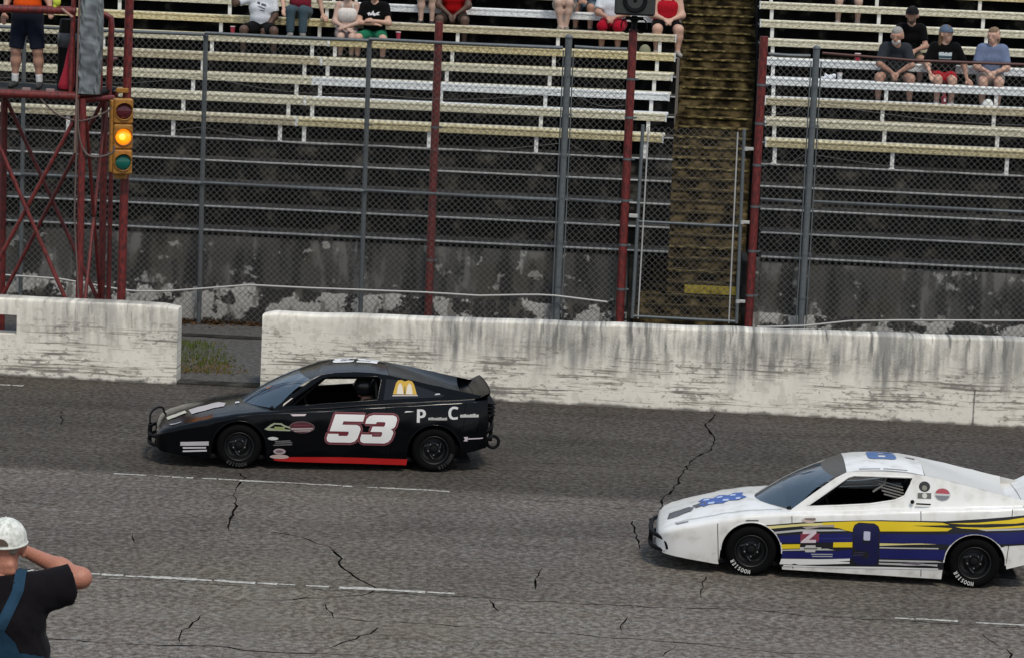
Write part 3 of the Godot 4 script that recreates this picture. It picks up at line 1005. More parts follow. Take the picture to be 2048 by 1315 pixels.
	g.tube([Vector3(-0.80, 1.53, 0), Vector3(0.76, 1.53, 0)], 0.022, 8)
	put(g.done(), "middle_rail", M.galv, t)
	for xs in [[-0.82, -0.80], [0.82, 0.78]]:
		g = Geo.new()
		g.tube([Vector3(xs[0], 0.0, 0), Vector3(xs[1], 3.05, 0)], 0.028, 8)
		put(g.done(), "stile", M.galv, t)
	g = Geo.new()
	g.tube([Vector3(-0.73, 0.0, 0.01), Vector3(-0.71, 3.0, 0.01)], 0.012, 6)
	g.tube([Vector3(0.70, 0.0, 0.01), Vector3(0.68, 3.0, 0.01)], 0.012, 6)
	put(g.done(), "tension_bar", M.pale_pipe, t)
	put(link_mesh(-0.80, 0.78, 0.03, 3.03), "wire_mesh", M.wire, t)
	for y in [0.35, 1.6, 2.75]:
		g = Geo.new()
		g.box(Vector3(0.88, y, 0), Vector3(0.12, 0.05, 0.03), 0.006)
		g.lathe([Vector2(0.034, -0.03), Vector2(0.034, 0.03)], 10, Transform3D(Basis.IDENTITY, Vector3(0.82, y, 0)))
		put(g.done(), "hinge", M.pale_pipe, t)
	g = Geo.new()
	g.box(Vector3(-0.88, 1.62, 0.02), Vector3(0.14, 0.06, 0.04), 0.008)
	put(g.done(), "latch", M.pale_pipe, t)
	# loudspeaker on the red post
	var sp := thing("loudspeaker", "dark grey box loudspeaker on the red post left of the stairs", "loudspeaker", Vector3(-0.55, 4.97, -5.45))
	g = Geo.new()
	g.box(Vector3(0, 0.53, -0.02), Vector3(0.63, 0.62, 0.42), 0.03)
	var cab := put(g.done(), "cabinet", mat(0.032, 0.034, 0.032, 0.6, 0.0, noise_tex(256, 0.03, 4, [[0.0, grey(0.5)], [0.5, grey(1.0)], [1.0, grey(1.0)]], 45), Vector3.ONE * 3.0), sp)
	g = Geo.new()
	g.lathe([Vector2(0.19, 0.0), Vector2(0.185, 0.02), Vector2(0.16, 0.02), Vector2(0.07, -0.03), Vector2(0.055, -0.01), Vector2(0.0, 0.01)], 24, Transform3D(Basis(Vector3.RIGHT, PI / 2), Vector3(0, 0.45, 0.192)))
	put(g.done(), "cone", M.dark, cab)
	g = Geo.new()
	g.box(Vector3(0, 0.17, 0.0), Vector3(0.28, 0.05, 0.16), 0.01)
	g.tube([Vector3(0, 0.0, 0), Vector3(0, 0.21, 0)], 0.045, 10)
	put(g.done(), "mount", M.dark, sp)
	for s in [-1.0, 1.0]:
		g = Geo.new()
		var pts := []
		for k in 15:
			var a := -0.4 + 5.6 * k / 14.0
			pts.append(Vector3(s * 0.11 + 0.09 * cos(a) * s, 0.06 + 0.11 * sin(a), 0.1))
		g.tube(pts, 0.011, 6)
		put(g.done(), "cable", M.black, sp)

# ---------------------------------------------------------------- flag tower and signal
func bar(root: Node3D, called: String, a: Vector3, b: Vector3, r: float, m: Material, n := 8):
	var g := Geo.new()
	g.tube([a, b], r, n)
	return put(g.done(), called, m, root)

func build_tower():
	var zf := -0.72
	var zb := -2.15
	var t := thing("flag_tower", "red painted steel pipe flag tower with crossed braces behind the white wall", "tower", Vector3(-8.8, 0.01, -1.4))
	var o := t.position
	var xl := -9.62
	var xr := -8.16
	for c in [[xl, zf], [xr, zf], [xl, zb], [xr + 0.02, zb]]:
		bar(t, "leg", Vector3(c[0], 0, c[1]) - o, Vector3(c[0], 3.86, c[1]) - o, 0.052, M.red_paint, 10)
	bar(t, "leg", Vector3(-7.98, 0, zb + 0.25) - o, Vector3(-7.98, 3.8, zb + 0.25) - o, 0.034, M.red_paint)
	for b in [[xl, 0.95, xr, 3.78, zf], [xl, 3.78, xr, 0.62, zf + 0.05], [xl, 3.75, xr, 0.75, zb], [xl, 0.75, xr, 3.75, zb + 0.05]]:
		bar(t, "brace", Vector3(b[0], b[1], b[4]) - o, Vector3(b[2], b[3], b[4]) - o, 0.03, M.red_paint)
	for b in [[0.62, 3.6], [3.6, 0.62]]:
		bar(t, "brace", Vector3(xr + 0.04, b[0], zf - 0.05) - o, Vector3(xr + 0.04, b[1], zb + 0.05) - o, 0.026, M.red_paint)
	# deck
	bar(t, "deck_beam", Vector3(-10.6, 3.87, zf) - o, Vector3(-8.2, 3.89, zf) - o, 0.058, M.red_paint, 10)
	bar(t, "deck_beam", Vector3(-8.2, 3.84, zf - 0.05) - o, Vector3(-7.85, 3.84, zf - 0.6) - o, 0.045, M.red_paint)
	bar(t, "deck_beam", Vector3(-10.6, 3.84, zb) - o, Vector3(-7.95, 3.84, zb) - o, 0.05, M.red_paint)
	var g := Geo.new()
	for i in 6:
		g = Geo.new()
		g.box(Vector3(-9.25, 3.925, zf - 0.16 - 0.235 * i) - o, Vector3(2.6, 0.035, 0.21), 0.006)
		put(g.done(), "deck_board", mat(0.05, 0.04, 0.035, 0.9) if i == 0 else M.dark, t)
	for x in [-8.96, -8.62, -9.5]:
		g = Geo.new()
		g.box(Vector3(x, 3.952, zf + 0.0) - o, Vector3(0.12, 0.05, 0.05), 0.008)
		put(g.done(), "bolt_plate", mat(0.24, 0.16, 0.15, 0.7), t)
	# railing
	bar(t, "top_rail", Vector3(-10.6, 5.04, zf) - o, Vector3(-8.28, 5.08, zf) - o, 0.056, M.red_paint, 10)
	bar(t, "rail_post", Vector3(-8.33, 3.86, zf) - o, Vector3(-8.30, 6.2, zf) - o, 0.036, M.red_paint)
	bar(t, "rail_post", Vector3(-9.75, 3.86, zf) - o, Vector3(-9.75, 5.06, zf) - o, 0.04, M.red_paint)
	bar(t, "conduit", Vector3(-8.245, 3.1, zf + 0.06) - o, Vector3(-8.205, 6.2, zf + 0.06) - o, 0.017, mat(0.16, 0.10, 0.085, 0.6))
	g = Geo.new()
	g.tube([Vector3(-7.98, 3.8, zf - 0.9), Vector3(-7.955, 4.86, zf - 0.9), Vector3(-7.97, 4.96, zf - 0.9), Vector3(-8.04, 5.0, zf - 0.9), Vector3(-8.3, 5.02, zf - 0.9)].map(func(p): return p - o), 0.045, 10)
	put(g.done(), "side_rail", M.red_paint, t)
	bar(t, "side_rail", Vector3(-8.07, 3.85, zf - 0.75) - o, Vector3(-8.07, 4.95, zf - 0.75) - o, 0.03, M.red_paint)
	bar(t, "side_rail", Vector3(-8.0, 4.35, zf - 0.9) - o, Vector3(-8.0, 4.35, zb) - o, 0.03, M.red_paint)
	bar(t, "gusset", Vector3(-8.47, 5.1, zf + 0.05) - o, Vector3(-8.31, 4.99, zf + 0.06) - o, 0.02, mat(0.33, 0.20, 0.15, 0.7))
	# cables that hang below the deck
	for c in [[[-8.22, 3.85, -8.21, 3.45, -8.12, 3.13, -7.95, 3.05, -7.72, 3.12, -7.70, 3.22], 0.016], [[-8.75, 3.83, -8.5, 3.62, -8.2, 3.55, -7.95, 3.62, -7.74, 3.74], 0.013], [[-8.22, 3.82, -8.24, 2.2, -8.1, 0.2], 0.014]]:
		var q: Array = c[0]
		var cv := Curve3D.new()
		for k in range(0, q.size(), 2):
			var tan := Vector3.ZERO
			if k > 0 and k < q.size() - 2: tan = Vector3(q[k + 2] - q[k - 2], q[k + 3] - q[k - 1], 0) * 0.17
			cv.add_point(Vector3(q[k], q[k + 1], zf + 0.04) - o, -tan, tan)
		g = Geo.new()
		g.tube(Array(cv.tessellate(4, 4)), c[1], 6)
		put(g.done(), "cable", mat(0.10, 0.075, 0.066, 0.7), t)
	# grey folded tarpaulin strapped to the corner of the deck
	var n := fn(61, 2.2, 3)
	g = Geo.new()
	var rows := []
	for j in 90:
		var y := 3.93 + 2.2 * j / 89.0
		var row := []
		for i in 49:
			var a := TAU * i / 48.0
			var ca := cos(a)
			var sa := sin(a)
			var bx := signf(ca) * pow(absf(ca), 0.35) * (0.145 + 0.012 * sin(y * 3.0))
			var bz := signf(sa) * pow(absf(sa), 0.35) * 0.10
			var f := 0.022 * (0.5 - absf(n.get_noise_3d(bx * 6.0 + y * 0.8, y * 0.8 - bx * 2.0, bz * 5.0)) * 2.0) + 0.016 * n.get_noise_3d(bx * 12.0 + 5.0, y * 2.0, bz * 9.0)
			row.append(Vector3(-8.07 + 0.02 * (y - 3.93) / 1.3 + bx * (1.0 + f * 4.0), y, zf - 0.02 + bz + f * 1.6))
		rows.append(row)
	g.loft(rows, true)
	var tarp := put(g.done(), "folded_tarpaulin", mat(1, 1, 1, 0.28, 0.0, noise_tex(512, 0.006, 3, [[0.0, Color(0.08, 0.09, 0.095)], [0.45, Color(0.125, 0.14, 0.15)], [0.7, Color(0.17, 0.19, 0.20)], [1.0, Color(0.26, 0.28, 0.29)]], 62), Vector3(1.2, 0.5, 1.2)))
	tag(tarp, "grey wrinkled plastic tarpaulin roll standing on the corner of the red tower", "tarpaulin")
	# black bin with a grey band, and a rolled red flag leaning on it
	var bin := thing("flag_bin", "black flag bin with a grey band on the red tower deck", "bin", Vector3(-8.46, 3.945, zf - 0.42))
	g = Geo.new()
	g.lathe([Vector2(0.0, 0.0), Vector2(0.155, 0.0), Vector2(0.16, 0.02), Vector2(0.155, 0.60)], 20)
	g.lathe([Vector2(0.15, 0.80), Vector2(0.13, 0.98), Vector2(0.12, 0.995), Vector2(0.0, 0.99)], 20)
	put(g.done(), "body", M.black, bin)
	g = Geo.new()
	g.lathe([Vector2(0.156, 0.60), Vector2(0.165, 0.605), Vector2(0.16, 0.79), Vector2(0.15, 0.80)], 20)
	put(g.done(), "band", mat(0.055, 0.06, 0.065, 0.45), bin)
	g = Geo.new()
	var fl := []
	for j in 16:
		var f := j / 15.0
		var row := []
		for i in 17:
			var a := TAU * i / 16.0
			var r := lerpf(0.12, 0.028, f) * (1.0 + 0.12 * sin(a * 3.0 + f * 5.0))
			if j == 0: r *= 0.75
			row.append(Vector3(-8.445 + 0.085 * f + r * cos(a), 3.965 + 0.72 * f, zf - 0.2 + r * 0.8 * sin(a)))
		fl.append(row)
	g.loft(fl, true)
	for i in 16: g.trin(fl[0][i], fl[0][i + 1], Vector3(-8.445, 3.965, zf - 0.2), Vector3.DOWN)
	tag(put(g.done(), "rolled_flag", mat(0.30, 0.006, 0.022, 0.8)), "rolled red flag leaning inside the red tower railing", "flag")
	# pole with the three-lamp signal
	var zp := -1.2
	var p := thing("signal_pole", "tall thick red painted pole carrying the yellow traffic signal", "pole", Vector3(-7.66, 0.01, zp))
	g = Geo.new()
	g.tube([Vector3(0, 0, 0), Vector3(0.02, 3.0, 0), Vector3(0.05, 6.6, 0)], 0.062, 14)
	put(g.done(), "shaft", M.red_paint, p)
	for y in [2.74, 3.96]:
		g = Geo.new()
		g.box(Vector3(-0.02, y, 0.05), Vector3(0.17, 0.07, 0.19), 0.012)
		put(g.done(), "clamp", M.signal_body, p)
	var s := thing("traffic_signal", "ochre yellow three lamp signal with its amber lamp lit, on the red pole", "traffic light", Vector3(-7.655, 2.79, zp + 0.17))
	var turn := Basis(Vector3.UP, 0.38)
	g = Geo.new()
	for i in 3:
		g.box(turn * Vector3(0, 0.18 + 0.36 * i, 0.02), Vector3(0.27, 0.352, 0.17), 0.02, turn)
	put(g.done(), "housing", M.signal_body, s)
	g = Geo.new()
	g.box(turn * Vector3(-0.155, 0.54, 0.0), Vector3(0.05, 1.02, 0.12), 0.012, turn)
	put(g.done(), "side_plate", M.signal_body, s)
	var cols := [[0.006, 0.10, 0.075], [0.9, 0.42, 0.02], [0.075, 0.012, 0.018]]
	var nm := ["green_lamp", "amber_lamp", "red_lamp"]
	for i in 3:
		var x := Transform3D(turn * Basis(Vector3.RIGHT, PI / 2), turn * Vector3(0, 0.18 + 0.36 * i, 0.105))
		g = Geo.new()
		g.lathe([Vector2(0.125, 0.0), Vector2(0.128, 0.02), Vector2(0.115, 0.022), Vector2(0.112, 0.0)], 28, x)
		put(g.done(), "door_ring", M.signal_body, s)
		g = Geo.new()
		g.lathe([Vector2(0.113, 0.0), Vector2(0.1, 0.02), Vector2(0.06, 0.034), Vector2(0.0, 0.04)], 28, x)
		var lm := mat(cols[i][0], cols[i][1], cols[i][2], 0.12)
		if i == 1:
			lm.emission_enabled = true
			lm.emission = Color(1.0, 0.52, 0.02)
			lm.emission_energy_multiplier = 0.6
		put(g.done(), nm[i], lm, s)
		# short visor over each lamp
		g = Geo.new()
		var r0 := []
		var r1 := []
		for k in 15:
			var a := PI * (0.06 + 0.88 * k / 14.0)
			r0.append(x * Vector3(0.128 * cos(a), 0.0, -0.128 * sin(a)))
			r1.append(x * Vector3(0.126 * cos(a), 0.06 * sin(a) + 0.012, -0.126 * sin(a)))
		g.loft([r0, r1])
		put(g.done(), "visor", M.signal_body, s)
	g = Geo.new()
	g.lathe([Vector2(0.0, 0.05), Vector2(0.03, 0.046), Vector2(0.045, 0.034)], 16, Transform3D(turn * Basis(Vector3.RIGHT, PI / 2), turn * Vector3(-0.02, 0.54, 0.105)))
	var bulb := mat(1, 0.8, 0.2, 0.3)
	bulb.emission_enabled = true
	bulb.emission = Color(1.0, 0.82, 0.15)
	bulb.emission_energy_multiplier = 0.75
	put(g.done(), "bulb_glow", bulb, s)
	var lamp := OmniLight3D.new()
	lamp.name = "amber_light"
	lamp.light_color = Color(1.0, 0.55, 0.08)
	lamp.light_energy = 0.012
	lamp.light_size = 0.1
	lamp.omni_range = 12.0
	lamp.omni_attenuation = 2.0
	lamp.shadow_enabled = true
	lamp.position = turn * Vector3(0, 0.54, 0.24)
	s.add_child(lamp)

# ---------------------------------------------------------------- cars
# car space: x rearwards from the front axle, y up, z to the car's left side (towards the infield)
const WB := 2.30
const T_SHOULDER := [[-0.985, 0.325], [-0.96, 0.385], [-0.90, 0.43], [-0.80, 0.465], [-0.63, 0.515], [-0.45, 0.56], [-0.27, 0.61], [0.0, 0.658], [0.25, 0.685], [0.5, 0.70], [0.96, 0.73], [1.6, 0.785], [2.0, 0.815], [2.4, 0.845], [2.75, 0.865], [2.93, 0.885]]
const T_CENTRE := [[-0.985, 0.345], [-0.96, 0.41], [-0.90, 0.46], [-0.80, 0.50], [-0.63, 0.555], [-0.45, 0.605], [-0.27, 0.65], [0.0, 0.70], [0.25, 0.715], [0.5, 0.72], [0.96, 0.74], [1.6, 0.79], [2.0, 0.81], [2.4, 0.825], [2.7, 0.835], [2.82, 0.86], [2.93, 0.905]]
const T_HALF := [[-0.985, 0.42], [-0.96, 0.53], [-0.9, 0.62], [-0.8, 0.675], [-0.6, 0.715], [-0.3, 0.74], [0.0, 0.75], [2.3, 0.76], [2.6, 0.745], [2.8, 0.715], [2.93, 0.67]]

func side_w(u: float, h: float) -> float:
	var w := lerp_table(T_HALF, u)
	var k := (h - 0.42) / 0.4
	# hand-beaten sheet: a few millimetres of waviness
	var wav := 0.0022 * sin(u * 7.3 + h * 5.0) + 0.0016 * sin(u * 13.0 - h * 17.0 + 1.0)
	return w - (0.055 * k * k if k > 0 else 0.02 * k * k) + wav

func arch_y(u: float, base: float) -> float:
	var y := base
	for c in [0.0, WB]:
		var d: float = u - c
		if absf(d) < 0.318: y = maxf(y, 0.262 + sqrt(0.318 * 0.318 - d * d) * 0.98)
	return y

func sill_y(u: float) -> float:
	if u < -0.3: return lerpf(0.165, 0.11, clampf((u + 0.86) / 0.5, 0, 1)) + (0.05 * clampf((-0.9 - u) / 0.085, 0, 1))
	if u > 2.6: return lerpf(0.215, 0.30, clampf((u - 2.6) / 0.33, 0, 1))
	return lerpf(0.095, 0.08, clampf(u / 2.3, 0, 1))

func body_row(u: float, force_base := -1.0) -> Array:
	var hs := lerp_table(T_SHOULDER, u)
	var hc := lerp_table(T_CENTRE, u)
	var b := sill_y(u) if force_base < 0 else force_base
	b = minf(arch_y(u, b), hs - 0.065)
	var half := []
	var top_side := hs - 0.05
	for i in 9:
		var h := lerpf(b, top_side, i / 8.0)
		half.append(Vector2(side_w(u, h), h))
	var w1 := side_w(u, top_side)
	for i in range(1, 5):
		var a := PI * 0.5 * i / 4.0
		half.append(Vector2(w1 - 0.07 * (1.0 - cos(a)), top_side + 0.05 * sin(a)))
	var w2 := w1 - 0.07
	for i in range(1, 7):
		var f := i / 6.0
		var w := w2 * (1.0 - f)
		half.append(Vector2(w, hs + (hc - hs) * (1.0 - pow(w / w2, 2.0))))
	var row := []
	for p: Vector2 in half: row.append(Vector3(u, p.y, p.x))
	for i in range(half.size() - 2, -1, -1): row.append(Vector3(u, half[i].y, -half[i].x))
	return row

func body_mesh() -> ArrayMesh:
	var us := [-0.985, -0.975, -0.96, -0.94, -0.91, -0.87, -0.82, -0.76, -0.70, -0.62, -0.54, -0.46, -0.38, -0.33]
	for c in [0.0, WB]:
		for i in 25: us.append(c - 0.3175 * cos(PI * i / 24.0))
		if c == 0.0:
			for i in 26: us.append(0.33 + (WB - 0.66) * i / 25.0)
	us.append_array([2.63, 2.68, 2.73, 2.78, 2.82, 2.86, 2.90, 2.93])
	var g := Geo.new()
	var rows := []
	for u in us: rows.append(body_row(u))
	var hole := func(p: Vector3) -> bool: return p.x > 0.52 and p.x < 1.72 and absf(p.z) < 0.585 and p.y > 0.6
	g.loft(rows, true, hole)
	# close nose and tail
	for e in [0, rows.size() - 1]:
		var r: Array = rows[e]
		var n := r.size()
		for i in n / 2:
			g.qn(r[i], r[i + 1], r[n - 2 - i], r[n - 1 - i], Vector3.LEFT if e == 0 else Vector3.RIGHT)
	return g.done()

func cabin_w(h: float) -> float: return lerpf(0.640, 0.50, clampf((h - 0.72) / 0.40, -0.2, 1.1))
func roof_edge(u: float) -> float: return lerp_table([[0.95, 1.105], [1.1, 1.13], [1.35, 1.145], [1.55, 1.14], [1.75, 1.115]], u)

func roof_pt(p: Vector2) -> Vector3:
	# p.x along the car, p.y across; crowned
	var e := roof_edge(p.x)
	var k := clampf(p.y / 0.5, -1, 1)
	return Vector3(p.x, e + 0.035 * (1.0 - k * k), p.y)

func poly(a: Array) -> PackedVector2Array:
	var r := PackedVector2Array()
	for i in range(0, a.size(), 2): r.append(Vector2(a[i], a[i + 1]))
	if Geometry2D.is_polygon_clockwise(r): r.reverse()
	return r

# a print laid on the left flank, off metres proud of it
func flank_print(car: Node3D, polys: Array, m: Material, off: float, called: String, cell := 0.06) -> MeshInstance3D:
	var g := Geo.new()
	sheet(polys, [ellipse(0.0, 0.262, 0.320, 0.314, 36), ellipse(WB, 0.262, 0.320, 0.314, 36)], cell, func(p: Vector2) -> Vector3: return Vector3(p.x, p.y, side_w(p.x, p.y) + off), Vector3.BACK, g)
	return put(g.done(), called, m, car)

func cabin_print(car: Node3D, polys: Array, m: Material, off: float, called: String) -> MeshInstance3D:
	var g := Geo.new()
	sheet(polys, [], 0.08, func(p: Vector2) -> Vector3: return Vector3(p.x, p.y, cabin_w(p.y) + off), Vector3.BACK, g)
	return put(g.done(), called, m, car)

func ellipse(cx: float, cy: float, rx: float, ry: float, n := 20) -> PackedVector2Array:
	var r := PackedVector2Array()
	for i in n: r.append(Vector2(cx + rx * cos(TAU * i / n), cy + ry * sin(TAU * i / n)))
	return r

func fit(a: PackedVector2Array, x0: float, y0: float, w: float, h: float, shear := 0.0, flip := false) -> PackedVector2Array:
	var r := PackedVector2Array()
	for p in a:
		var q := p
		if flip: q = Vector2(1.0 - p.x, 1.0 - p.y)
		r.append(Vector2(x0 + q.x * w + shear * q.y * h, y0 + q.y * h))
	return r

func digit(d: int) -> PackedVector2Array:
	match d:
		5: return poly([0.06, 1, 1, 1, 1, 0.76, 0.38, 0.76, 0.37, 0.64, 0.84, 0.64, 0.95, 0.58, 1, 0.48, 0.98, 0.16, 0.92, 0.05, 0.80, 0, 0.14, 0, 0.04, 0.05, 0, 0.15, 0, 0.31, 0.34, 0.31, 0.35, 0.24, 0.62, 0.24, 0.65, 0.28, 0.65, 0.36, 0.62, 0.40, 0.03, 0.40])
		3: return poly([0.02, 0.85, 0.08, 0.95, 0.2, 1, 0.84, 1, 0.95, 0.95, 1, 0.85, 1, 0.62, 0.96, 0.55, 0.88, 0.51, 0.96, 0.46, 1, 0.38, 0.98, 0.15, 0.92, 0.05, 0.80, 0, 0.14, 0, 0.04, 0.05, 0, 0.15, 0, 0.31, 0.34, 0.31, 0.35, 0.24, 0.62, 0.24, 0.65, 0.28, 0.65, 0.36, 0.62, 0.41, 0.26, 0.41, 0.28, 0.60, 0.63, 0.60, 0.66, 0.64, 0.66, 0.72, 0.63, 0.76, 0.38, 0.76, 0.36, 0.69, 0.02, 0.69])
		9: return poly([0.2, 0, 0.8, 0, 0.94, 0.05, 1, 0.14, 1, 0.86, 0.94, 0.95, 0.8, 1, 0.2, 1, 0.06, 0.95, 0, 0.86, 0, 0.46, 0.06, 0.38, 0.2, 0.34, 0.62, 0.34, 0.62, 0.55, 0.36, 0.55, 0.36, 0.80, 0.62, 0.80, 0.62, 0.17, 0.36, 0.17, 0.36, 0.24, 0, 0.24, 0, 0.14, 0.06, 0.05])
	return PackedVector2Array()

func text_print(car: Node3D, s: String, m: Material, x: float, y: float, h: float, called: String, stretch := 1.0, off := 0.008, bold := true) -> MeshInstance3D:
	var f := SystemFont.new()
	f.font_names = PackedStringArray(["Droid Sans"])
	f.font_weight = 700 if bold else 400
	var t := TextMesh.new()
	t.text = s
	t.font = f
	t.font_size = 32
	t.pixel_size = h / 23.0
	t.depth = 0.002
	t.horizontal_alignment = HORIZONTAL_ALIGNMENT_LEFT
	var st := SurfaceTool.new()
	var arr := t.get_mesh_arrays()
	var V: PackedVector3Array = arr[Mesh.ARRAY_VERTEX]
	for i in V.size():
		var p := V[i]
		var u := x + p.x * stretch
		var hh := y + p.y
		V[i] = Vector3(u, hh, side_w(u, hh) + off + p.z)
	arr[Mesh.ARRAY_VERTEX] = V
	var am := ArrayMesh.new()
	am.add_surface_from_arrays(Mesh.PRIMITIVE_TRIANGLES, arr)
	return put(am, called, m, car)

func make_wheel(car: Node3D, x: float, side: float, letter_mat: Material, start: float, hub_mat: Material):
	var w := Node3D.new()
	w.name = child_name(car, "wheel")
	car.add_child(w)
	w.position = Vector3(x, 0.266, side * 0.635)
	# lathe axis (local y) points outwards
	var bas := Basis(Vector3.RIGHT, PI / 2 * side)
	var x3 := Transform3D(bas, Vector3.ZERO)
	var g := Geo.new()
	g.lathe([Vector2(0.168, -0.10), Vector2(0.2, -0.112), Vector2(0.24, -0.106), Vector2(0.258, -0.085), Vector2(0.266, -0.04), Vector2(0.266, 0.04), Vector2(0.26, 0.082), Vector2(0.247, 0.101), Vector2(0.225, 0.112), Vector2(0.195, 0.112), Vector2(0.172, 0.10), Vector2(0.166, 0.088)], 48, x3)
	var tyre := put(g.done(), "tyre", M.rubber, w)
	g = Geo.new()
	g.lathe([Vector2(0.170, 0.098), Vector2(0.172, 0.104), Vector2(0.162, 0.103), Vector2(0.155, 0.085), Vector2(0.148, 0.02), Vector2(0.14, -0.005), Vector2(0.10, 0.012), Vector2(0.075, 0.03), Vector2(0.055, 0.032), Vector2(0.05, 0.03)], 40, x3)
	var rim := put(g.done(), "rim", mat(0.003, 0.003, 0.0034, 0.5), w)
	g = Geo.new()
	g.lathe([Vector2(0.05, 0.03), Vector2(0.045, 0.055), Vector2(0.03, 0.065), Vector2(0.0, 0.066)], 18, x3)
	put(g.done(), "hub", M.dark, w)
	for i in 5:
		g = Geo.new()
		var a := TAU * i / 5.0 + 0.3
		g.lathe([Vector2(0.011, 0.02), Vector2(0.011, 0.05), Vector2(0.0, 0.052)], 6, Transform3D(bas, bas * Vector3(0.07 * cos(a), 0, 0.07 * sin(a))))
		put(g.done(), "lug_nut", hub_mat, rim)
	# a bent spoke edge catches the light on each side of the hub
	for a in [0.5, 2.6, 4.5]:
		g = Geo.new()
		var d: Vector3 = Vector3(cos(a), sin(a), 0)
		g.box(d * 0.092 + Vector3(0, 0, side * 0.024), Vector3(0.075, 0.016, 0.01), 0.004, Basis(Vector3.BACK, a + 0.9))
		put(g.done(), "spoke_edge", hub_mat, rim)
	if side > 0 and letter_mat:
		var f := SystemFont.new()
		f.font_names = PackedStringArray(["Droid Sans"])
		f.font_weight = 700
		var st := SurfaceTool.new()
		st.begin(Mesh.PRIMITIVE_TRIANGLES)
		var word := "HOOSIER"
		for i in word.length():
			var t := TextMesh.new()
			t.text = word[i]
			t.font = f
			t.font_size = 32
			t.pixel_size = 0.042 / 23.0
			t.depth = 0.003
			var a := start - i * 0.165
			var up := Vector3(cos(a), sin(a), 0)
			var right := Vector3(sin(a), -cos(a), 0)
			st.append_from(t, 0, Transform3D(Basis(right * 0.8, up, Vector3.BACK), up * 0.216 + Vector3(0, 0, 0.1125)))
		put(st.commit(), "lettering", letter_mat, tyre)

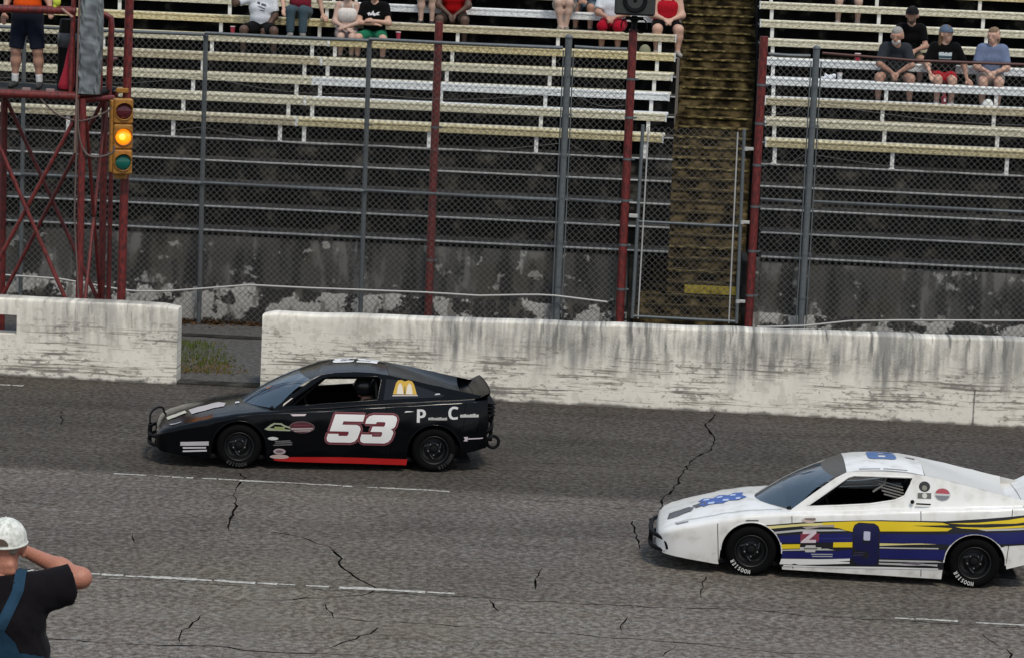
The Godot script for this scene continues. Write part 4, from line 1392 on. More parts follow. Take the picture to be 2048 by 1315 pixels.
func car_shell(car: Node3D, paint: Material, glass: Material, rear: Material, window: PackedVector2Array, strip: Material):
	var body := put(body_mesh(), "body", paint, car)
	# cabin sides with their window openings
	var outline := poly([0.36, 0.655, 0.40, 0.715, 0.62, 0.885, 0.84, 1.045, 0.95, 1.105, 1.1, 1.13, 1.35, 1.145, 1.55, 1.14, 1.75, 1.115, 2.0, 1.07, 2.3, 1.01, 2.6, 0.95, 2.86, 0.90, 2.87, 0.86, 2.4, 0.82, 1.6, 0.75, 0.96, 0.70, 0.5, 0.66])
	for s in [1.0, -1.0]:
		var g := Geo.new()
		var f := func(p: Vector2) -> Vector3: return Vector3(p.x, p.y, s * (cabin_w(p.y) - 0.03 * clampf((p.x - 2.2) / 0.6, 0, 1)))
		sheet([outline], [window], 0.06, f, Vector3(0, 0, s), g)
		put(g.done(), "cabin_side", paint, car)
		# rolled edge round the opening gives the panel its thickness
		g = Geo.new()
		var rim := []
		for i in window.size() + 1:
			var q: Vector3 = f.call(window[i % window.size()])
			rim.append(q - Vector3(0, 0, s * 0.008))
		g.tube(rim, 0.012, 6, false)
		put(g.done(), "window_edge", paint, car)
	# roof
	var g2 := Geo.new()
	var rows := []
	for i in 13:
		var u := lerpf(0.95, 1.75, i / 12.0)
		var row := []
		for j in 17:
			var w := lerpf(0.505, -0.505, j / 16.0)
			row.append(roof_pt(Vector2(u, w)) + Vector3(0, 0.002, 0))
		rows.append(row)
	g2.loft(rows, true)
	var roof := put(g2.done(), "roof", paint, car)
	# windscreen: swept back, curved in plan
	var base := []
	var top := []
	for j in 17:
		var s := lerpf(1.0, -1.0, j / 16.0)
		base.append(Vector3(0.03 + 0.40 * s * s, 0.70 + 0.012 * s * s, 0.628 * s))
		top.append(Vector3(0.90 + 0.04 * s * s, 1.118 - 0.018 * s * s, 0.498 * s))
	g2 = Geo.new()
	rows = []
	for i in 10:
		var k := i / 9.0 * 0.80
		var row := []
		for j in 17: row.append((base[j] as Vector3).lerp(top[j], k) + Vector3(-0.02, 0.045, 0) * sin(PI * k))
		rows.append(row)
	g2.loft(rows, true)
	put(g2.done(), "windscreen", glass, car)
	g2 = Geo.new()
	rows = []
	for i in 4:
		var k := 0.80 + 0.2 * i / 3.0
		var row := []
		for j in 17: row.append((base[j] as Vector3).lerp(top[j], k) + Vector3(-0.02, 0.045, 0) * sin(PI * k))
		rows.append(row)
	# edge of the roof
	var rr := []
	for j in 17: rr.append(roof_pt(Vector2(0.95, lerpf(0.505, -0.505, j / 16.0))))
	rows.append(rr)
	g2.loft(rows, true)
	put(g2.done(), "visor_strip", strip, car)
	# panel between the sails, from the roof down to the deck
	g2 = Geo.new()
	rows = []
	for i in 10:
		var k := i / 9.0
		var u := lerpf(1.76, 2.66, k)
		var row := []
		for j in 13:
			var s := lerpf(1.0, -1.0, j / 12.0)
			var crest := lerp_table([[1.75, 1.115], [2.0, 1.07], [2.3, 1.01], [2.6, 0.95], [2.86, 0.90]], u)
			var wc := cabin_w(crest) - 0.03 * clampf((u - 2.2) / 0.6, 0, 1)
			var dip := (0.012 + 0.075 * k) * (1.0 - pow(absf(s), 6.0))
			row.append(Vector3(u, crest + 0.03 * (1.0 - k) * (1.0 - s * s) - dip, wc * s))
		rows.append(row)
	g2.loft(rows, true)
	put(g2.done(), "rear_panel", rear, car)
	# deck lip
	g2 = Geo.new()
	rows = []
	for p in [[2.80, 0.868], [2.88, 0.90], [2.96, 0.945], [2.985, 0.95], [2.98, 0.935], [2.93, 0.88]]:
		var row := []
		for j in 13:
			var s := lerpf(1.0, -1.0, j / 12.0)
			row.append(Vector3(p[0] - 0.03 * s * s, p[1], 0.635 * s))
		rows.append(row)
	g2.loft(rows, true)
	put(g2.done(), "spoiler", paint, car)
	# dark tub, floor pan and wheel houses
	g2 = Geo.new()
	g2.box(Vector3(1.15, 0.125, 0), Vector3(3.2, 0.05, 1.30), 0.01)
	put(g2.done(), "floor_pan", M.dark, car)
	g2 = Geo.new()
	for s in [1.0, -1.0]:
		g2.qn(Vector3(0.5, 0.12, s * 0.60), Vector3(1.75, 0.12, s * 0.60), Vector3(1.75, 0.72, s * 0.60), Vector3(0.5, 0.70, s * 0.60), Vector3(0, 0, -s))
	g2.qn(Vector3(1.74, 0.12, -0.6), Vector3(1.74, 0.12, 0.6), Vector3(1.74, 0.88, 0.56), Vector3(1.74, 0.88, -0.56), Vector3.LEFT)
	g2.qn(Vector3(0.5, 0.12, -0.6), Vector3(0.5, 0.12, 0.6), Vector3(0.5, 0.70, 0.6), Vector3(0.5, 0.70, -0.6), Vector3.RIGHT)
	put(g2.done(), "cockpit_tub", M.black, car)
	g2 = Geo.new()
	g2.box(Vector3(0.50, 0.70, 0), Vector3(0.30, 0.06, 1.2), 0.02)
	put(g2.done(), "dashboard", M.black, car)
	for c in [0.0, WB]:
		for s in [1.0, -1.0]:
			g2 = Geo.new()
			rows = []
			for i in 17:
				var a := PI * i / 16.0
				var q := Vector3(c - 0.315 * cos(a), 0.262 + 0.315 * sin(a) * 0.98, 0)
				rows.append([q + Vector3(0, 0, s * 0.715), q + Vector3(0, 0, s * 0.36)])
			g2.loft(rows, s < 0)
			for i in 16:
				g2.trin(Vector3(c, 0.262, s * 0.36), rows[i][1], rows[i + 1][1], Vector3(0, 0, s))
			put(g2.done(), "wheel_house", M.black, car)
	# rolled arch lips, panel gaps of door, bonnet and bumper covers; the bonnet line includes painted crease shading
	var gap := mat(0.004, 0.004, 0.004, 0.9)
	for c in [0.0, WB]:
		var lip := []
		for i in 25:
			var a := PI * i / 24.0
			var u: float = c - 0.318 * cos(a)
			var h := 0.262 + 0.318 * sin(a) * 0.98
			lip.append(Vector3(u, h, side_w(u, h) - 0.004))
		g2 = Geo.new()
		g2.tube(lip, 0.009, 6)
		put(g2.done(), "arch_lip", paint, car)
	for q in [[0.44, 0.11, 0.40, 0.66], [1.76, 0.10, 1.72, 0.78], [-0.33, 0.13, -0.36, 0.54], [2.62, 0.24, 2.66, 0.84]]:
		g2 = Geo.new()
		var ln := PackedVector2Array()
		for i in 9: ln.append(Vector2(lerpf(q[0], q[2], i / 8.0), lerpf(q[1], q[3], i / 8.0)))
		var seam := PackedVector2Array()
		for p in ln: seam.append(p - Vector2(0.0035, 0))
		for i in range(8, -1, -1): seam.append(ln[i] + Vector2(0.0035, 0))
		sheet([seam], [], 0.1, func(p: Vector2) -> Vector3: return Vector3(p.x, p.y, side_w(p.x, p.y) + 0.002), Vector3.BACK, g2)
		put(g2.done(), "panel_gap", gap, car)
	hood_print(car, [poly([-0.80, 0.515, -0.5, 0.56, -0.1, 0.585, 0.30, 0.60, 0.30, 0.608, -0.1, 0.593, -0.5, 0.568, -0.80, 0.523])], gap, "panel_gap")
	hood_print(car, [poly([-0.80, -0.515, -0.5, -0.56, -0.1, -0.585, 0.30, -0.60, 0.30, -0.608, -0.1, -0.593, -0.5, -0.568, -0.80, -0.523])], gap, "panel_gap")
	# roll cage
	for s in [1.0, -1.0]:
		for b in [[Vector3(1.62, 0.14, 0.52), Vector3(1.62, 0.8, 0.52), Vector3(1.60, 1.06, 0.42)], [Vector3(0.56, 0.14, 0.52), Vector3(0.62, 0.74, 0.54), Vector3(1.0, 1.06, 0.43), Vector3(1.6, 1.075, 0.42)], [Vector3(0.6, 0.52, 0.55), Vector3(1.62, 0.58, 0.54)]]:
			g2 = Geo.new()
			var pts := []
			for p: Vector3 in b: pts.append(Vector3(p.x, p.y, p.z * s))
			g2.tube(pts, 0.019, 8)
			put(g2.done(), "cage_bar", M.dark, car)
	g2 = Geo.new()
	g2.tube([Vector3(1.60, 1.06, 0.42), Vector3(1.60, 1.08, 0), Vector3(1.60, 1.06, -0.42)], 0.019, 8)
	g2.tube([Vector3(1.62, 0.7, 0.52), Vector3(1.62, 0.7, -0.52)], 0.019, 8)
	put(g2.done(), "cage_bar", M.dark, car)
	# seat and steering wheel
	g2 = Geo.new()
	g2.box(Vector3(1.30, 0.18, 0.2), Vector3(0.42, 0.08, 0.42), 0.04)
	g2.box(Vector3(1.60, 0.50, 0.2), Vector3(0.08, 0.66, 0.42), 0.04, Basis(Vector3.BACK, -0.42))
	put(g2.done(), "seat", M.dark, car)
	g2 = Geo.new()
	var ring := []
	for i in 21:
		var a := TAU * i / 20.0
		ring.append(Vector3(0.80 - 0.05 * sin(a), 0.68 + 0.15 * sin(a), 0.2 + 0.16 * cos(a)))
	g2.tube(ring, 0.014, 6, false)
	g2.tube([Vector3(0.6, 0.6, 0.2), Vector3(0.8, 0.68, 0.2)], 0.02, 6)
	put(g2.done(), "steering_wheel", M.black, car)
	return body

func bumper(car: Node3D, paths: Array, called: String, r := 0.02):
	var root := Node3D.new()
	root.name = child_name(car, called)
	car.add_child(root)
	for p in paths:
		var c := Curve3D.new()
		for k in p.size():
			var tan := Vector3.ZERO
			if k > 0 and k < p.size() - 1: tan = ((p[k + 1] as Vector3) - p[k - 1]) * 0.18
			c.add_point(p[k], -tan, tan)
		var g := Geo.new()
		g.tube(Array(c.tessellate(3, 6)), r, 8)
		put(g.done(), "tube", M.black if r > 0.015 else M.dark, root)
	return root

func build_cars():
	var paint_black := mat(0.0010, 0.0014, 0.0022, 0.15)
	paint_black.metallic_specular = 0.32
	var paint_white := mat(0.78, 0.77, 0.745, 0.3, 0.0, noise_tex(512, 0.01, 5, [[0.0, Color(0.66, 0.645, 0.61)], [0.3, Color(0.88, 0.87, 0.84)], [0.5, Color(0.97, 0.965, 0.95)], [1.0, grey(1.0)]], 71), Vector3.ONE * 0.8)
	paint_white.clearcoat_enabled = true
	paint_white.clearcoat = 0.4
	paint_white.clearcoat_roughness = 0.15
	var glass := mat(0.025, 0.04, 0.055, 0.06)
	glass.transparency = BaseMaterial3D.TRANSPARENCY_ALPHA
	glass.albedo_color = Color(0.20, 0.27, 0.33, 0.9)
	glass.metallic_specular = 0.6
	var pw := mat(0.74, 0.73, 0.71, 0.45)
	var pwarm := mat(0.66, 0.60, 0.58, 0.5)
	var red := mat(0.40, 0.008, 0.008, 0.4)
	var maroon := mat(0.13, 0.012, 0.02, 0.45)
	var rear_black := mat(0.002, 0.0025, 0.003, 0.3)

	# ---- black car, number 53
	var turn := deg_to_rad(9.78)
	var car := thing("race_car", "black low stock car with white number 53 and red sill stripe", "race car", Vector3(-5.0, 0.0, 4.77), turn)
	car.scale = Vector3.ONE * 1.015
	var win := poly([0.52, 0.745, 0.96, 1.065, 1.06, 1.09, 1.62, 1.095, 1.66, 1.06, 1.62, 0.83, 1.3, 0.80, 0.9, 0.765])
	car_shell(car, paint_black, glass, rear_black, win, paint_black)
	for s in [1.0, -1.0]:
		make_wheel(car, 0.0, s, M.tyre_letter_dull, -1.2, M.steel)
		make_wheel(car, WB, s, M.tyre_letter_dull, -0.25, M.steel)
	# quarter window: glossy black insert behind the door opening
	cabin_print(car, [poly([1.69, 0.835, 1.72, 1.075, 1.85, 1.065, 2.1, 1.0, 2.42, 0.90, 2.38, 0.882, 2.0, 0.86])], mat(0.004, 0.004, 0.0045, 0.08), 0.004, "quarter_window")
	# number with its two outlines
	var n5 := fit(digit(5), 1.01, 0.345, 0.37, 0.335, 0.26)
	var n3 := fit(digit(3), 1.405, 0.345, 0.37, 0.335, 0.26)
	var grow1 := []
	var grow2 := []
	for d in [n5, n3]:
		for o in Geometry2D.offset_polygon(d, 0.016):
			if not Geometry2D.is_polygon_clockwise(o): grow1.append(o)
		for o in Geometry2D.offset_polygon(d, 0.026, Geometry2D.JOIN_ROUND):
			if not Geometry2D.is_polygon_clockwise(o): grow2.append(o)
	flank_print(car, [grow2[0]], pwarm_dark(), 0.0030, "number_outline")
	flank_print(car, [grow2[1]], pwarm_dark(), 0.0036, "number_outline")
	flank_print(car, [grow1[0]], maroon, 0.0046, "number_outline")
	flank_print(car, [grow1[1]], maroon, 0.0052, "number_outline")
	flank_print(car, [n5], pw, 0.0065, "number_five")
	flank_print(car, [n3], pw, 0.0072, "number_three")
	# red sill stripe
	flank_print(car, [poly([0.40, 0.118, 0.46, 0.150, 0.70, 0.160, 1.2, 0.168, 1.985, 0.158, 1.975, 0.085, 1.2, 0.094, 0.70, 0.098, 0.46, 0.105])], red, 0.005, "sill_stripe")
	# sponsor words and decals
	text_print(car, "P", pw, 2.06, 0.675, 0.155, "lettering", 1.05)
	smear(car, mat(0.36, 0.35, 0.33, 0.5), 2.215, 0.634, 0.225, 0.034, 7)
	text_print(car, "C", pw, 2.44, 0.715, 0.150, "lettering", 1.05)
	smear(car, mat(0.42, 0.41, 0.39, 0.5), 2.595, 0.668, 0.225, 0.040, 6)
	flank_print(car, [poly([1.93, 0.715, 2.0, 0.722, 2.05, 0.728, 2.0, 0.732, 1.95, 0.731])], pw, 0.005, "decal")
	flank_print(car, [poly([2.645, 0.385, 2.70, 0.385, 2.685, 0.405, 2.88, 0.412, 2.88, 0.424, 2.69, 0.42, 2.70, 0.438, 2.645, 0.436, 2.662, 0.41])], mat(0.52, 0.46, 0.5, 0.5), 0.005, "decal")
	flank_print(car, [poly([-0.685, 0.305, -0.355, 0.325, -0.355, 0.275, -0.685, 0.26])], mat(0.46, 0.44, 0.46, 0.5), 0.005, "decal")
	flank_print(car, [poly([-0.655, 0.245, -0.385, 0.256, -0.385, 0.238, -0.655, 0.226])], mat(0.58, 0.55, 0.57, 0.5), 0.005, "decal")
	flank_print(car, [poly([-0.655, 0.205, -0.375, 0.222, -0.375, 0.203, -0.655, 0.186])], mat(0.58, 0.55, 0.57, 0.5), 0.005, "decal")
	var olive := mat(0.22, 0.26, 0.10, 0.5)
	flank_print(car, [poly([0.29, 0.485, 0.36, 0.54, 0.40, 0.562, 0.49, 0.56, 0.53, 0.535, 0.62, 0.512, 0.60, 0.497, 0.52, 0.52, 0.48, 0.543, 0.41, 0.545, 0.345, 0.50, 0.60, 0.485, 0.59, 0.47, 0.34, 0.47])], mat(0.30, 0.32, 0.22, 0.5), 0.005, "decal")
	flank_print(car, [poly([0.40, 0.482, 0.53, 0.482, 0.53, 0.515, 0.41, 0.52])], olive, 0.0056, "decal")
	flank_print(car, [ellipse(0.73, 0.518, 0.150, 0.070)], mat(0.12, 0.075, 0.08, 0.5), 0.0045, "decal")
	flank_print(car, [ellipse(0.73, 0.518, 0.140, 0.061)], mat(0.05, 0.005, 0.008, 0.5), 0.0055, "decal")
	flank_print(car, [poly([0.60, 0.505, 0.86, 0.515, 0.86, 0.497, 0.61, 0.487])], mat(0.38, 0.30, 0.30, 0.5), 0.0065, "decal")
	flank_print(car, [poly([0.63, 0.478, 0.84, 0.488, 0.83, 0.473, 0.65, 0.466])], mat(0.38, 0.30, 0.30, 0.5), 0.0065, "decal")
	flank_print(car, [poly([0.62, 0.53, 0.84, 0.536, 0.82, 0.55, 0.64, 0.547])], mat(0.14, 0.02, 0.03, 0.5), 0.0065, "decal")
	flank_print(car, [ellipse(0.395, 0.376, 0.062, 0.020, 14)], mat(0.52, 0.52, 0.5, 0.5), 0.005, "decal")
	for q in [[0.42, 0.335, 0.18], [0.42, 0.315, 0.20], [0.40, 0.290, 0.22]]:
		flank_print(car, [poly([q[0], q[1], q[0] + q[2], q[1] + 0.012, q[0] + q[2], q[1] + 0.026, q[0], q[1] + 0.012])], mat(0.13, 0.125, 0.125, 0.5), 0.005, "decal")
	flank_print(car, [ellipse(0.475, 0.222, 0.072, 0.036, 16)], mat(0.36, 0.29, 0.30, 0.5), 0.0058, "decal")
	flank_print(car, [ellipse(0.475, 0.222, 0.045, 0.016, 14)], mat(0.14, 0.09, 0.10, 0.5), 0.0066, "decal")
	flank_print(car, [ellipse(0.475, 0.158, 0.112, 0.026, 18)], mat(0.44, 0.34, 0.31, 0.5), 0.0072, "decal")
	# golden arches on the quarter window, white below
	var gold := mat(0.55, 0.34, 0.03, 0.5)
	cabin_print(car, [poly([1.80, 0.905, 1.835, 1.03, 1.86, 1.062, 1.90, 1.068, 1.94, 1.052, 1.985, 1.066, 2.025, 1.055, 2.05, 1.02, 2.085, 0.905])], gold, 0.008, "emblem")
	for a in [[1.885, 0.0], [1.995, 0.0]]:
		cabin_print(car, [poly([a[0] - 0.040, 0.908, a[0] - 0.026, 1.0, a[0], 1.035, a[0] + 0.026, 1.0, a[0] + 0.040, 0.908])], mat(0.66, 0.60, 0.50, 0.5), 0.0095, "emblem_fill")
	cabin_print(car, [poly([1.933, 0.912, 1.938, 1.0, 1.944, 1.0, 1.949, 0.912])], mat(0.05, 0.035, 0.01, 0.5), 0.0105, "emblem_slot")
	cabin_print(car, [poly([1.79, 0.882, 1.80, 0.897, 2.09, 0.902, 2.10, 0.890])], mat(0.50, 0.44, 0.42, 0.5), 0.008, "decal")
	cabin_print(car, [poly([2.295, 0.905, 2.36, 0.912, 2.36, 0.925, 2.31, 0.922])], mat(0.5, 0.52, 0.54, 0.4), 0.008, "decal")
	# white door-post flash and name strip by the mirror
	cabin_print(car, [poly([0.50, 0.742, 0.56, 0.79, 0.62, 0.838, 0.60, 0.838, 0.51, 0.77])], mat(0.58, 0.52, 0.46, 0.5), 0.016, "decal")
	flank_print(car, [poly([0.59, 0.668, 0.78, 0.674, 0.76, 0.652, 0.62, 0.646])], mat(0.60, 0.52, 0.53, 0.5), 0.006, "decal")
	# roof number, read from the far side
	roof_print(car, [fit(digit(3), 1.10, -0.02, 0.26, 0.42, 0.12, true), fit(digit(5), 1.39, -0.02, 0.26, 0.42, 0.12, true)], pw, "roof_number")
	# pale patch on the bonnet and a strip at its front
	hood_print(car, [poly([-0.60, 0.05, -0.24, 0.00, -0.16, 0.12, -0.18, 0.28, -0.56, 0.33])], mat(0.42, 0.385, 0.375, 0.5), "bonnet_patch")
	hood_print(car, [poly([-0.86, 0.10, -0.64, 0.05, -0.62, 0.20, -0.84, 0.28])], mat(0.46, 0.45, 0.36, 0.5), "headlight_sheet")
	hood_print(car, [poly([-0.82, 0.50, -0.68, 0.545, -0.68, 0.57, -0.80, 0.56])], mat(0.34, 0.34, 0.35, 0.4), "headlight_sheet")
	hood_print(car, [poly([-0.05, 0.16, 0.0, 0.16, 0.0, 0.24, -0.05, 0.24])], mat(0.6, 0.62, 0.64, 0.3), "bonnet_pin")
	# push bars
	bumper(car, [[Vector3(-0.92, 0.32, -0.42), Vector3(-1.03, 0.32, -0.25), Vector3(-1.06, 0.32, 0.1), Vector3(-1.03, 0.32, 0.40), Vector3(-0.92, 0.32, 0.52)], [Vector3(-0.92, 0.22, -0.42), Vector3(-1.03, 0.22, -0.25), Vector3(-1.06, 0.22, 0.1), Vector3(-1.03, 0.22, 0.40), Vector3(-0.92, 0.22, 0.52)], [Vector3(-1.045, 0.2, 0.25), Vector3(-1.05, 0.42, 0.25)], [Vector3(-1.045, 0.2, -0.15), Vector3(-1.05, 0.36, -0.15)]], "front_bumper", 0.022)
	bumper(car, [[Vector3(-1.05, 0.38, -0.05), Vector3(-1.05, 0.47, -0.15), Vector3(-0.99, 0.505, -0.35), Vector3(-0.91, 0.50, -0.42), Vector3(-0.89, 0.43, -0.42)]], "tow_loop", 0.013)
	bumper(car, [[Vector3(2.86, 0.38, -0.55), Vector3(3.0, 0.38, -0.45), Vector3(3.03, 0.38, 0.0), Vector3(3.0, 0.38, 0.45), Vector3(2.86, 0.38, 0.58)], [Vector3(2.75, 0.45, 0.66), Vector3(2.92, 0.48, 0.63), Vector3(3.01, 0.55, 0.45), Vector3(3.01, 0.55, -0.4), Vector3(2.9, 0.5, -0.6)], [Vector3(3.02, 0.3, 0.25), Vector3(3.03, 0.68, 0.25)], [Vector3(3.02, 0.3, -0.2), Vector3(3.03, 0.68, -0.2)]], "rear_bumper", 0.022)
	# tail vents: stacked fins
	for i in 4:
		var g := Geo.new()
		g.box(Vector3(2.985, 0.66 + 0.045 * i, 0.1), Vector3(0.11, 0.014, 0.8), 0.004, Basis(Vector3.BACK, -0.12))
		put(g.done(), "tail_fin", M.dark, car)
	var ring := []
	for i in 25: ring.append(Vector3(3.035 + 0.072 * cos(TAU * i / 24.0), 0.315 + 0.072 * sin(TAU * i / 24.0), 0.38))
	var gr := Geo.new()
	gr.tube(ring, 0.019, 8, false)
	put(gr.done(), "tow_ring", M.dark, car)

	# ---- white car, number 9
	var wc := thing("race_car", "white low stock car with navy and yellow stripes and number 9", "race car", Vector3(1.11, 0.0, 8.82), 0.0)
	var win9 := poly([0.56, 0.755, 0.97, 1.055, 1.03, 1.075, 1.63, 1.085, 1.62, 1.02, 1.56, 0.90, 1.46, 0.85, 1.2, 0.80, 0.9, 0.77])
	var rear_white := mat(0.56, 0.55, 0.52, 0.4)
	var gold_strip := mat(0.055, 0.045, 0.03, 0.4)
	car_shell(wc, paint_white, glass, rear_white, win9, gold_strip)
	for s in [1.0, -1.0]:
		make_wheel(wc, 0.0, s, M.tyre_letter, -1.62, M.steel)
		make_wheel(wc, WB, s, M.tyre_letter, -1.62, M.steel)
	var yellow := mat(0.72, 0.52, 0.012, 0.4)
	var pale_yellow := mat(0.66, 0.58, 0.24, 0.45)
	var navy := mat(0.008, 0.010, 0.10, 0.35)
	var ink := mat(0.008, 0.008, 0.010, 0.45)
	var greyw := mat(0.45, 0.45, 0.44, 0.45)
	# stripes, from the back layer to the front one
	flank_print(wc, [poly([0.13, 0.492, 0.13, 0.552, 0.5, 0.602, 0.77, 0.628, 1.3, 0.668, 1.7, 0.682, 1.97, 0.692, 2.35, 0.735, 2.80, 0.786, 2.86, 0.79, 2.86, 0.485, 2.60, 0.468, 2.45, 0.40, 2.15, 0.40, 2.0, 0.185, 1.6, 0.175, 1.2, 0.165, 0.8, 0.15, 0.31, 0.125, 0.31, 0.41, 0.24, 0.44])], ink, 0.0030, "stripe_ground")
	flank_print(wc, [poly([0.14, 0.512, 0.14, 0.541, 0.5, 0.588, 0.72, 0.609, 0.72, 0.580, 0.5, 0.563])], pale_yellow, 0.0042, "stripe")
	flank_print(wc, [poly([0.72, 0.580, 0.72, 0.612, 1.0, 0.638, 1.3, 0.657, 1.7, 0.670, 1.95, 0.674, 2.02, 0.655, 1.62, 0.628, 2.05, 0.625, 2.0, 0.592, 1.86, 0.583, 1.30, 0.553, 1.02, 0.535, 0.95, 0.545, 0.9, 0.562])], yellow, 0.0042, "stripe")
	flank_print(wc, [poly([2.0, 0.672, 2.3, 0.695, 2.62, 0.735, 2.86, 0.775, 2.86, 0.725, 2.7, 0.70, 2.45, 0.69, 2.2, 0.672])], yellow, 0.0042, "stripe")
	flank_print(wc, [poly([2.08, 0.640, 2.4, 0.650, 2.86, 0.690, 2.86, 0.668, 2.4, 0.632, 2.15, 0.628])], yellow, 0.0042, "stripe")
	flank_print(wc, [poly([2.30, 0.628, 2.86, 0.660, 2.86, 0.643, 2.4, 0.615])], greyw, 0.0042, "stripe")
	flank_print(wc, [poly([0.16, 0.478, 0.5, 0.530, 0.9, 0.550, 0.97, 0.538, 0.5, 0.508, 0.18, 0.460])], greyw, 0.0042, "stripe")
	# upper navy field
	flank_print(wc, [poly([0.25, 0.375, 0.25, 0.448, 0.6, 0.485, 1.02, 0.518, 1.9, 0.552, 2.1, 0.57, 2.3, 0.59, 2.3, 0.45, 1.98, 0.453, 1.5, 0.44, 1.02, 0.425, 0.6, 0.395])], navy, 0.0042, "stripe")
	flank_print(wc, [poly([0.60, 0.442, 1.02, 0.470, 1.02, 0.460, 0.60, 0.430])], mat(0.02, 0.025, 0.16, 0.4), 0.0050, "stripe")
	flank_print(wc, [poly([2.5, 0.485, 2.3, 0.45, 2.3, 0.588, 2.52, 0.60, 2.86, 0.622, 2.86, 0.50])], navy, 0.0044, "stripe")
	# second yellow band with its white slivers
	flank_print(wc, [poly([0.30, 0.312, 0.30, 0.358, 0.50, 0.374, 0.50, 0.328])], yellow, 0.0042, "stripe")
	flank_print(wc, [poly([0.84, 0.360, 0.84, 0.412, 1.05, 0.426, 1.05, 0.372])], yellow, 0.0042, "stripe")
	flank_print(wc, [poly([1.30, 0.400, 1.30, 0.428, 1.55, 0.438, 1.72, 0.452, 1.9, 0.45, 1.6, 0.430])], pale_yellow, 0.0042, "stripe")
	flank_print(wc, [poly([1.30, 0.375, 1.30, 0.388, 1.92, 0.412, 1.92, 0.400])], greyw, 0.0042, "stripe")
	flank_print(wc, [poly([0.30, 0.292, 0.30, 0.304, 0.78, 0.342, 0.86, 0.330, 0.6, 0.312])], greyw, 0.0042, "stripe")
	# lower navy field
	flank_print(wc, [poly([0.30, 0.215, 0.30, 0.282, 0.6, 0.30, 0.9, 0.325, 1.02, 0.348, 1.3, 0.365, 1.99, 0.394, 1.99, 0.291, 1.3, 0.268, 0.9, 0.24])], navy, 0.0042, "stripe")
	# white bands along the sill
	flank_print(wc, [poly([0.30, 0.150, 0.30, 0.207, 0.7, 0.224, 1.02, 0.250, 1.02, 0.225, 0.9, 0.213, 1.02, 0.212, 1.02, 0.196, 0.7, 0.168, 0.5, 0.152, 0.45, 0.162, 0.42, 0.150])], pw, 0.0042, "stripe")
	flank_print(wc, [poly([1.32, 0.255, 1.9, 0.275, 1.98, 0.262, 1.6, 0.245, 1.32, 0.238])], greyw, 0.0042, "stripe")
	flank_print(wc, [poly([1.32, 0.222, 1.7, 0.232, 1.92, 0.238, 1.92, 0.216, 1.8, 0.222, 1.6, 0.208, 1.32, 0.205])], greyw, 0.0042, "stripe")
	flank_print(wc, [poly([1.55, 0.226, 1.68, 0.252, 1.80, 0.246, 1.72, 0.222])], mat(0.12, 0.09, 0.12, 0.5), 0.0050, "stripe")
	flank_print(wc, [poly([0.34, 0.128, 0.34, 0.142, 0.7, 0.150, 1.3, 0.178, 1.93, 0.196, 1.93, 0.184, 1.3, 0.158])], pw, 0.0048, "stripe")
	# number 9 with a black shadow edge
	var nine := poly([0.2, 0.0, 0.8, 0, 0.94, 0.05, 1, 0.14, 1, 0.86, 0.94, 0.95, 0.8, 1, 0.2, 1, 0.06, 0.95, 0, 0.86, 0, 0.14, 0.06, 0.05])
	var n9 := fit(nine, 1.055, 0.190, 0.255, 0.430, -0.03)
	var n9o := []
	for o in Geometry2D.offset_polygon(n9, 0.012): n9o.append(o)
	flank_print(wc, n9o, ink, 0.0062, "number_outline")
	flank_print(wc, [fit(digit(9), 1.055, 0.190, 0.255, 0.430, -0.03)], mat(0.005, 0.006, 0.05, 0.35), 0.0078, "number_nine")
	flank_print(wc, [fit(poly([0.12, 0, 0.88, 0, 1, 0.08, 1, 0.92, 0.88, 1, 0.12, 1, 0, 0.92, 0, 0.08]), 1.147, 0.452, 0.068, 0.094, -0.02)], mat(0.46, 0.47, 0.58, 0.4), 0.0088, "number_opening")
	flank_print(wc, [poly([1.06, 0.318, 1.17, 0.328, 1.17, 0.322, 1.06, 0.311])], mat(0.05, 0.045, 0.10, 0.4), 0.0088, "number_line")
	flank_print(wc, [poly([1.05, 0.292, 1.16, 0.302, 1.16, 0.296, 1.05, 0.284])], mat(0.05, 0.045, 0.10, 0.4), 0.0088, "number_line")
	# red label with a white Z, a bow-tie emblem below and a skull-like face above
	flank_print(wc, [poly([0.50, 0.400, 0.50, 0.485, 0.69, 0.500, 0.69, 0.412])], mat(0.22, 0.03, 0.05, 0.45), 0.0056, "label")
	flank_print(wc, [poly([0.52, 0.512, 0.66, 0.525, 0.66, 0.498, 0.585, 0.425, 0.66, 0.430, 0.66, 0.398, 0.50, 0.388, 0.51, 0.405, 0.60, 0.490, 0.52, 0.482])], mat(0.62, 0.52, 0.55, 0.45), 0.0068, "label_letter")
	flank_print(wc, [ellipse(0.575, 0.625, 0.07, 0.026, 16)], mat(0.52, 0.42, 0.37, 0.5), 0.0056, "decal")
	flank_print(wc, [poly([0.53, 0.648, 0.64, 0.655, 0.65, 0.640, 0.62, 0.625, 0.54, 0.632])], mat(0.20, 0.15, 0.13, 0.5), 0.0064, "decal")
	flank_print(wc, [poly([0.51, 0.555, 0.62, 0.57, 0.70, 0.585, 0.84, 0.598, 0.84, 0.572, 0.70, 0.565, 0.56, 0.535])], mat(0.34, 0.29, 0.26, 0.5), 0.0064, "decal")
	flank_print(wc, [poly([0.50, 0.312, 0.55, 0.312, 0.56, 0.292, 0.66, 0.298, 0.66, 0.318, 0.72, 0.322, 0.72, 0.352, 0.66, 0.35, 0.66, 0.372, 0.56, 0.366, 0.55, 0.345, 0.50, 0.342])], mat(0.50, 0.49, 0.46, 0.45), 0.0060, "emblem")
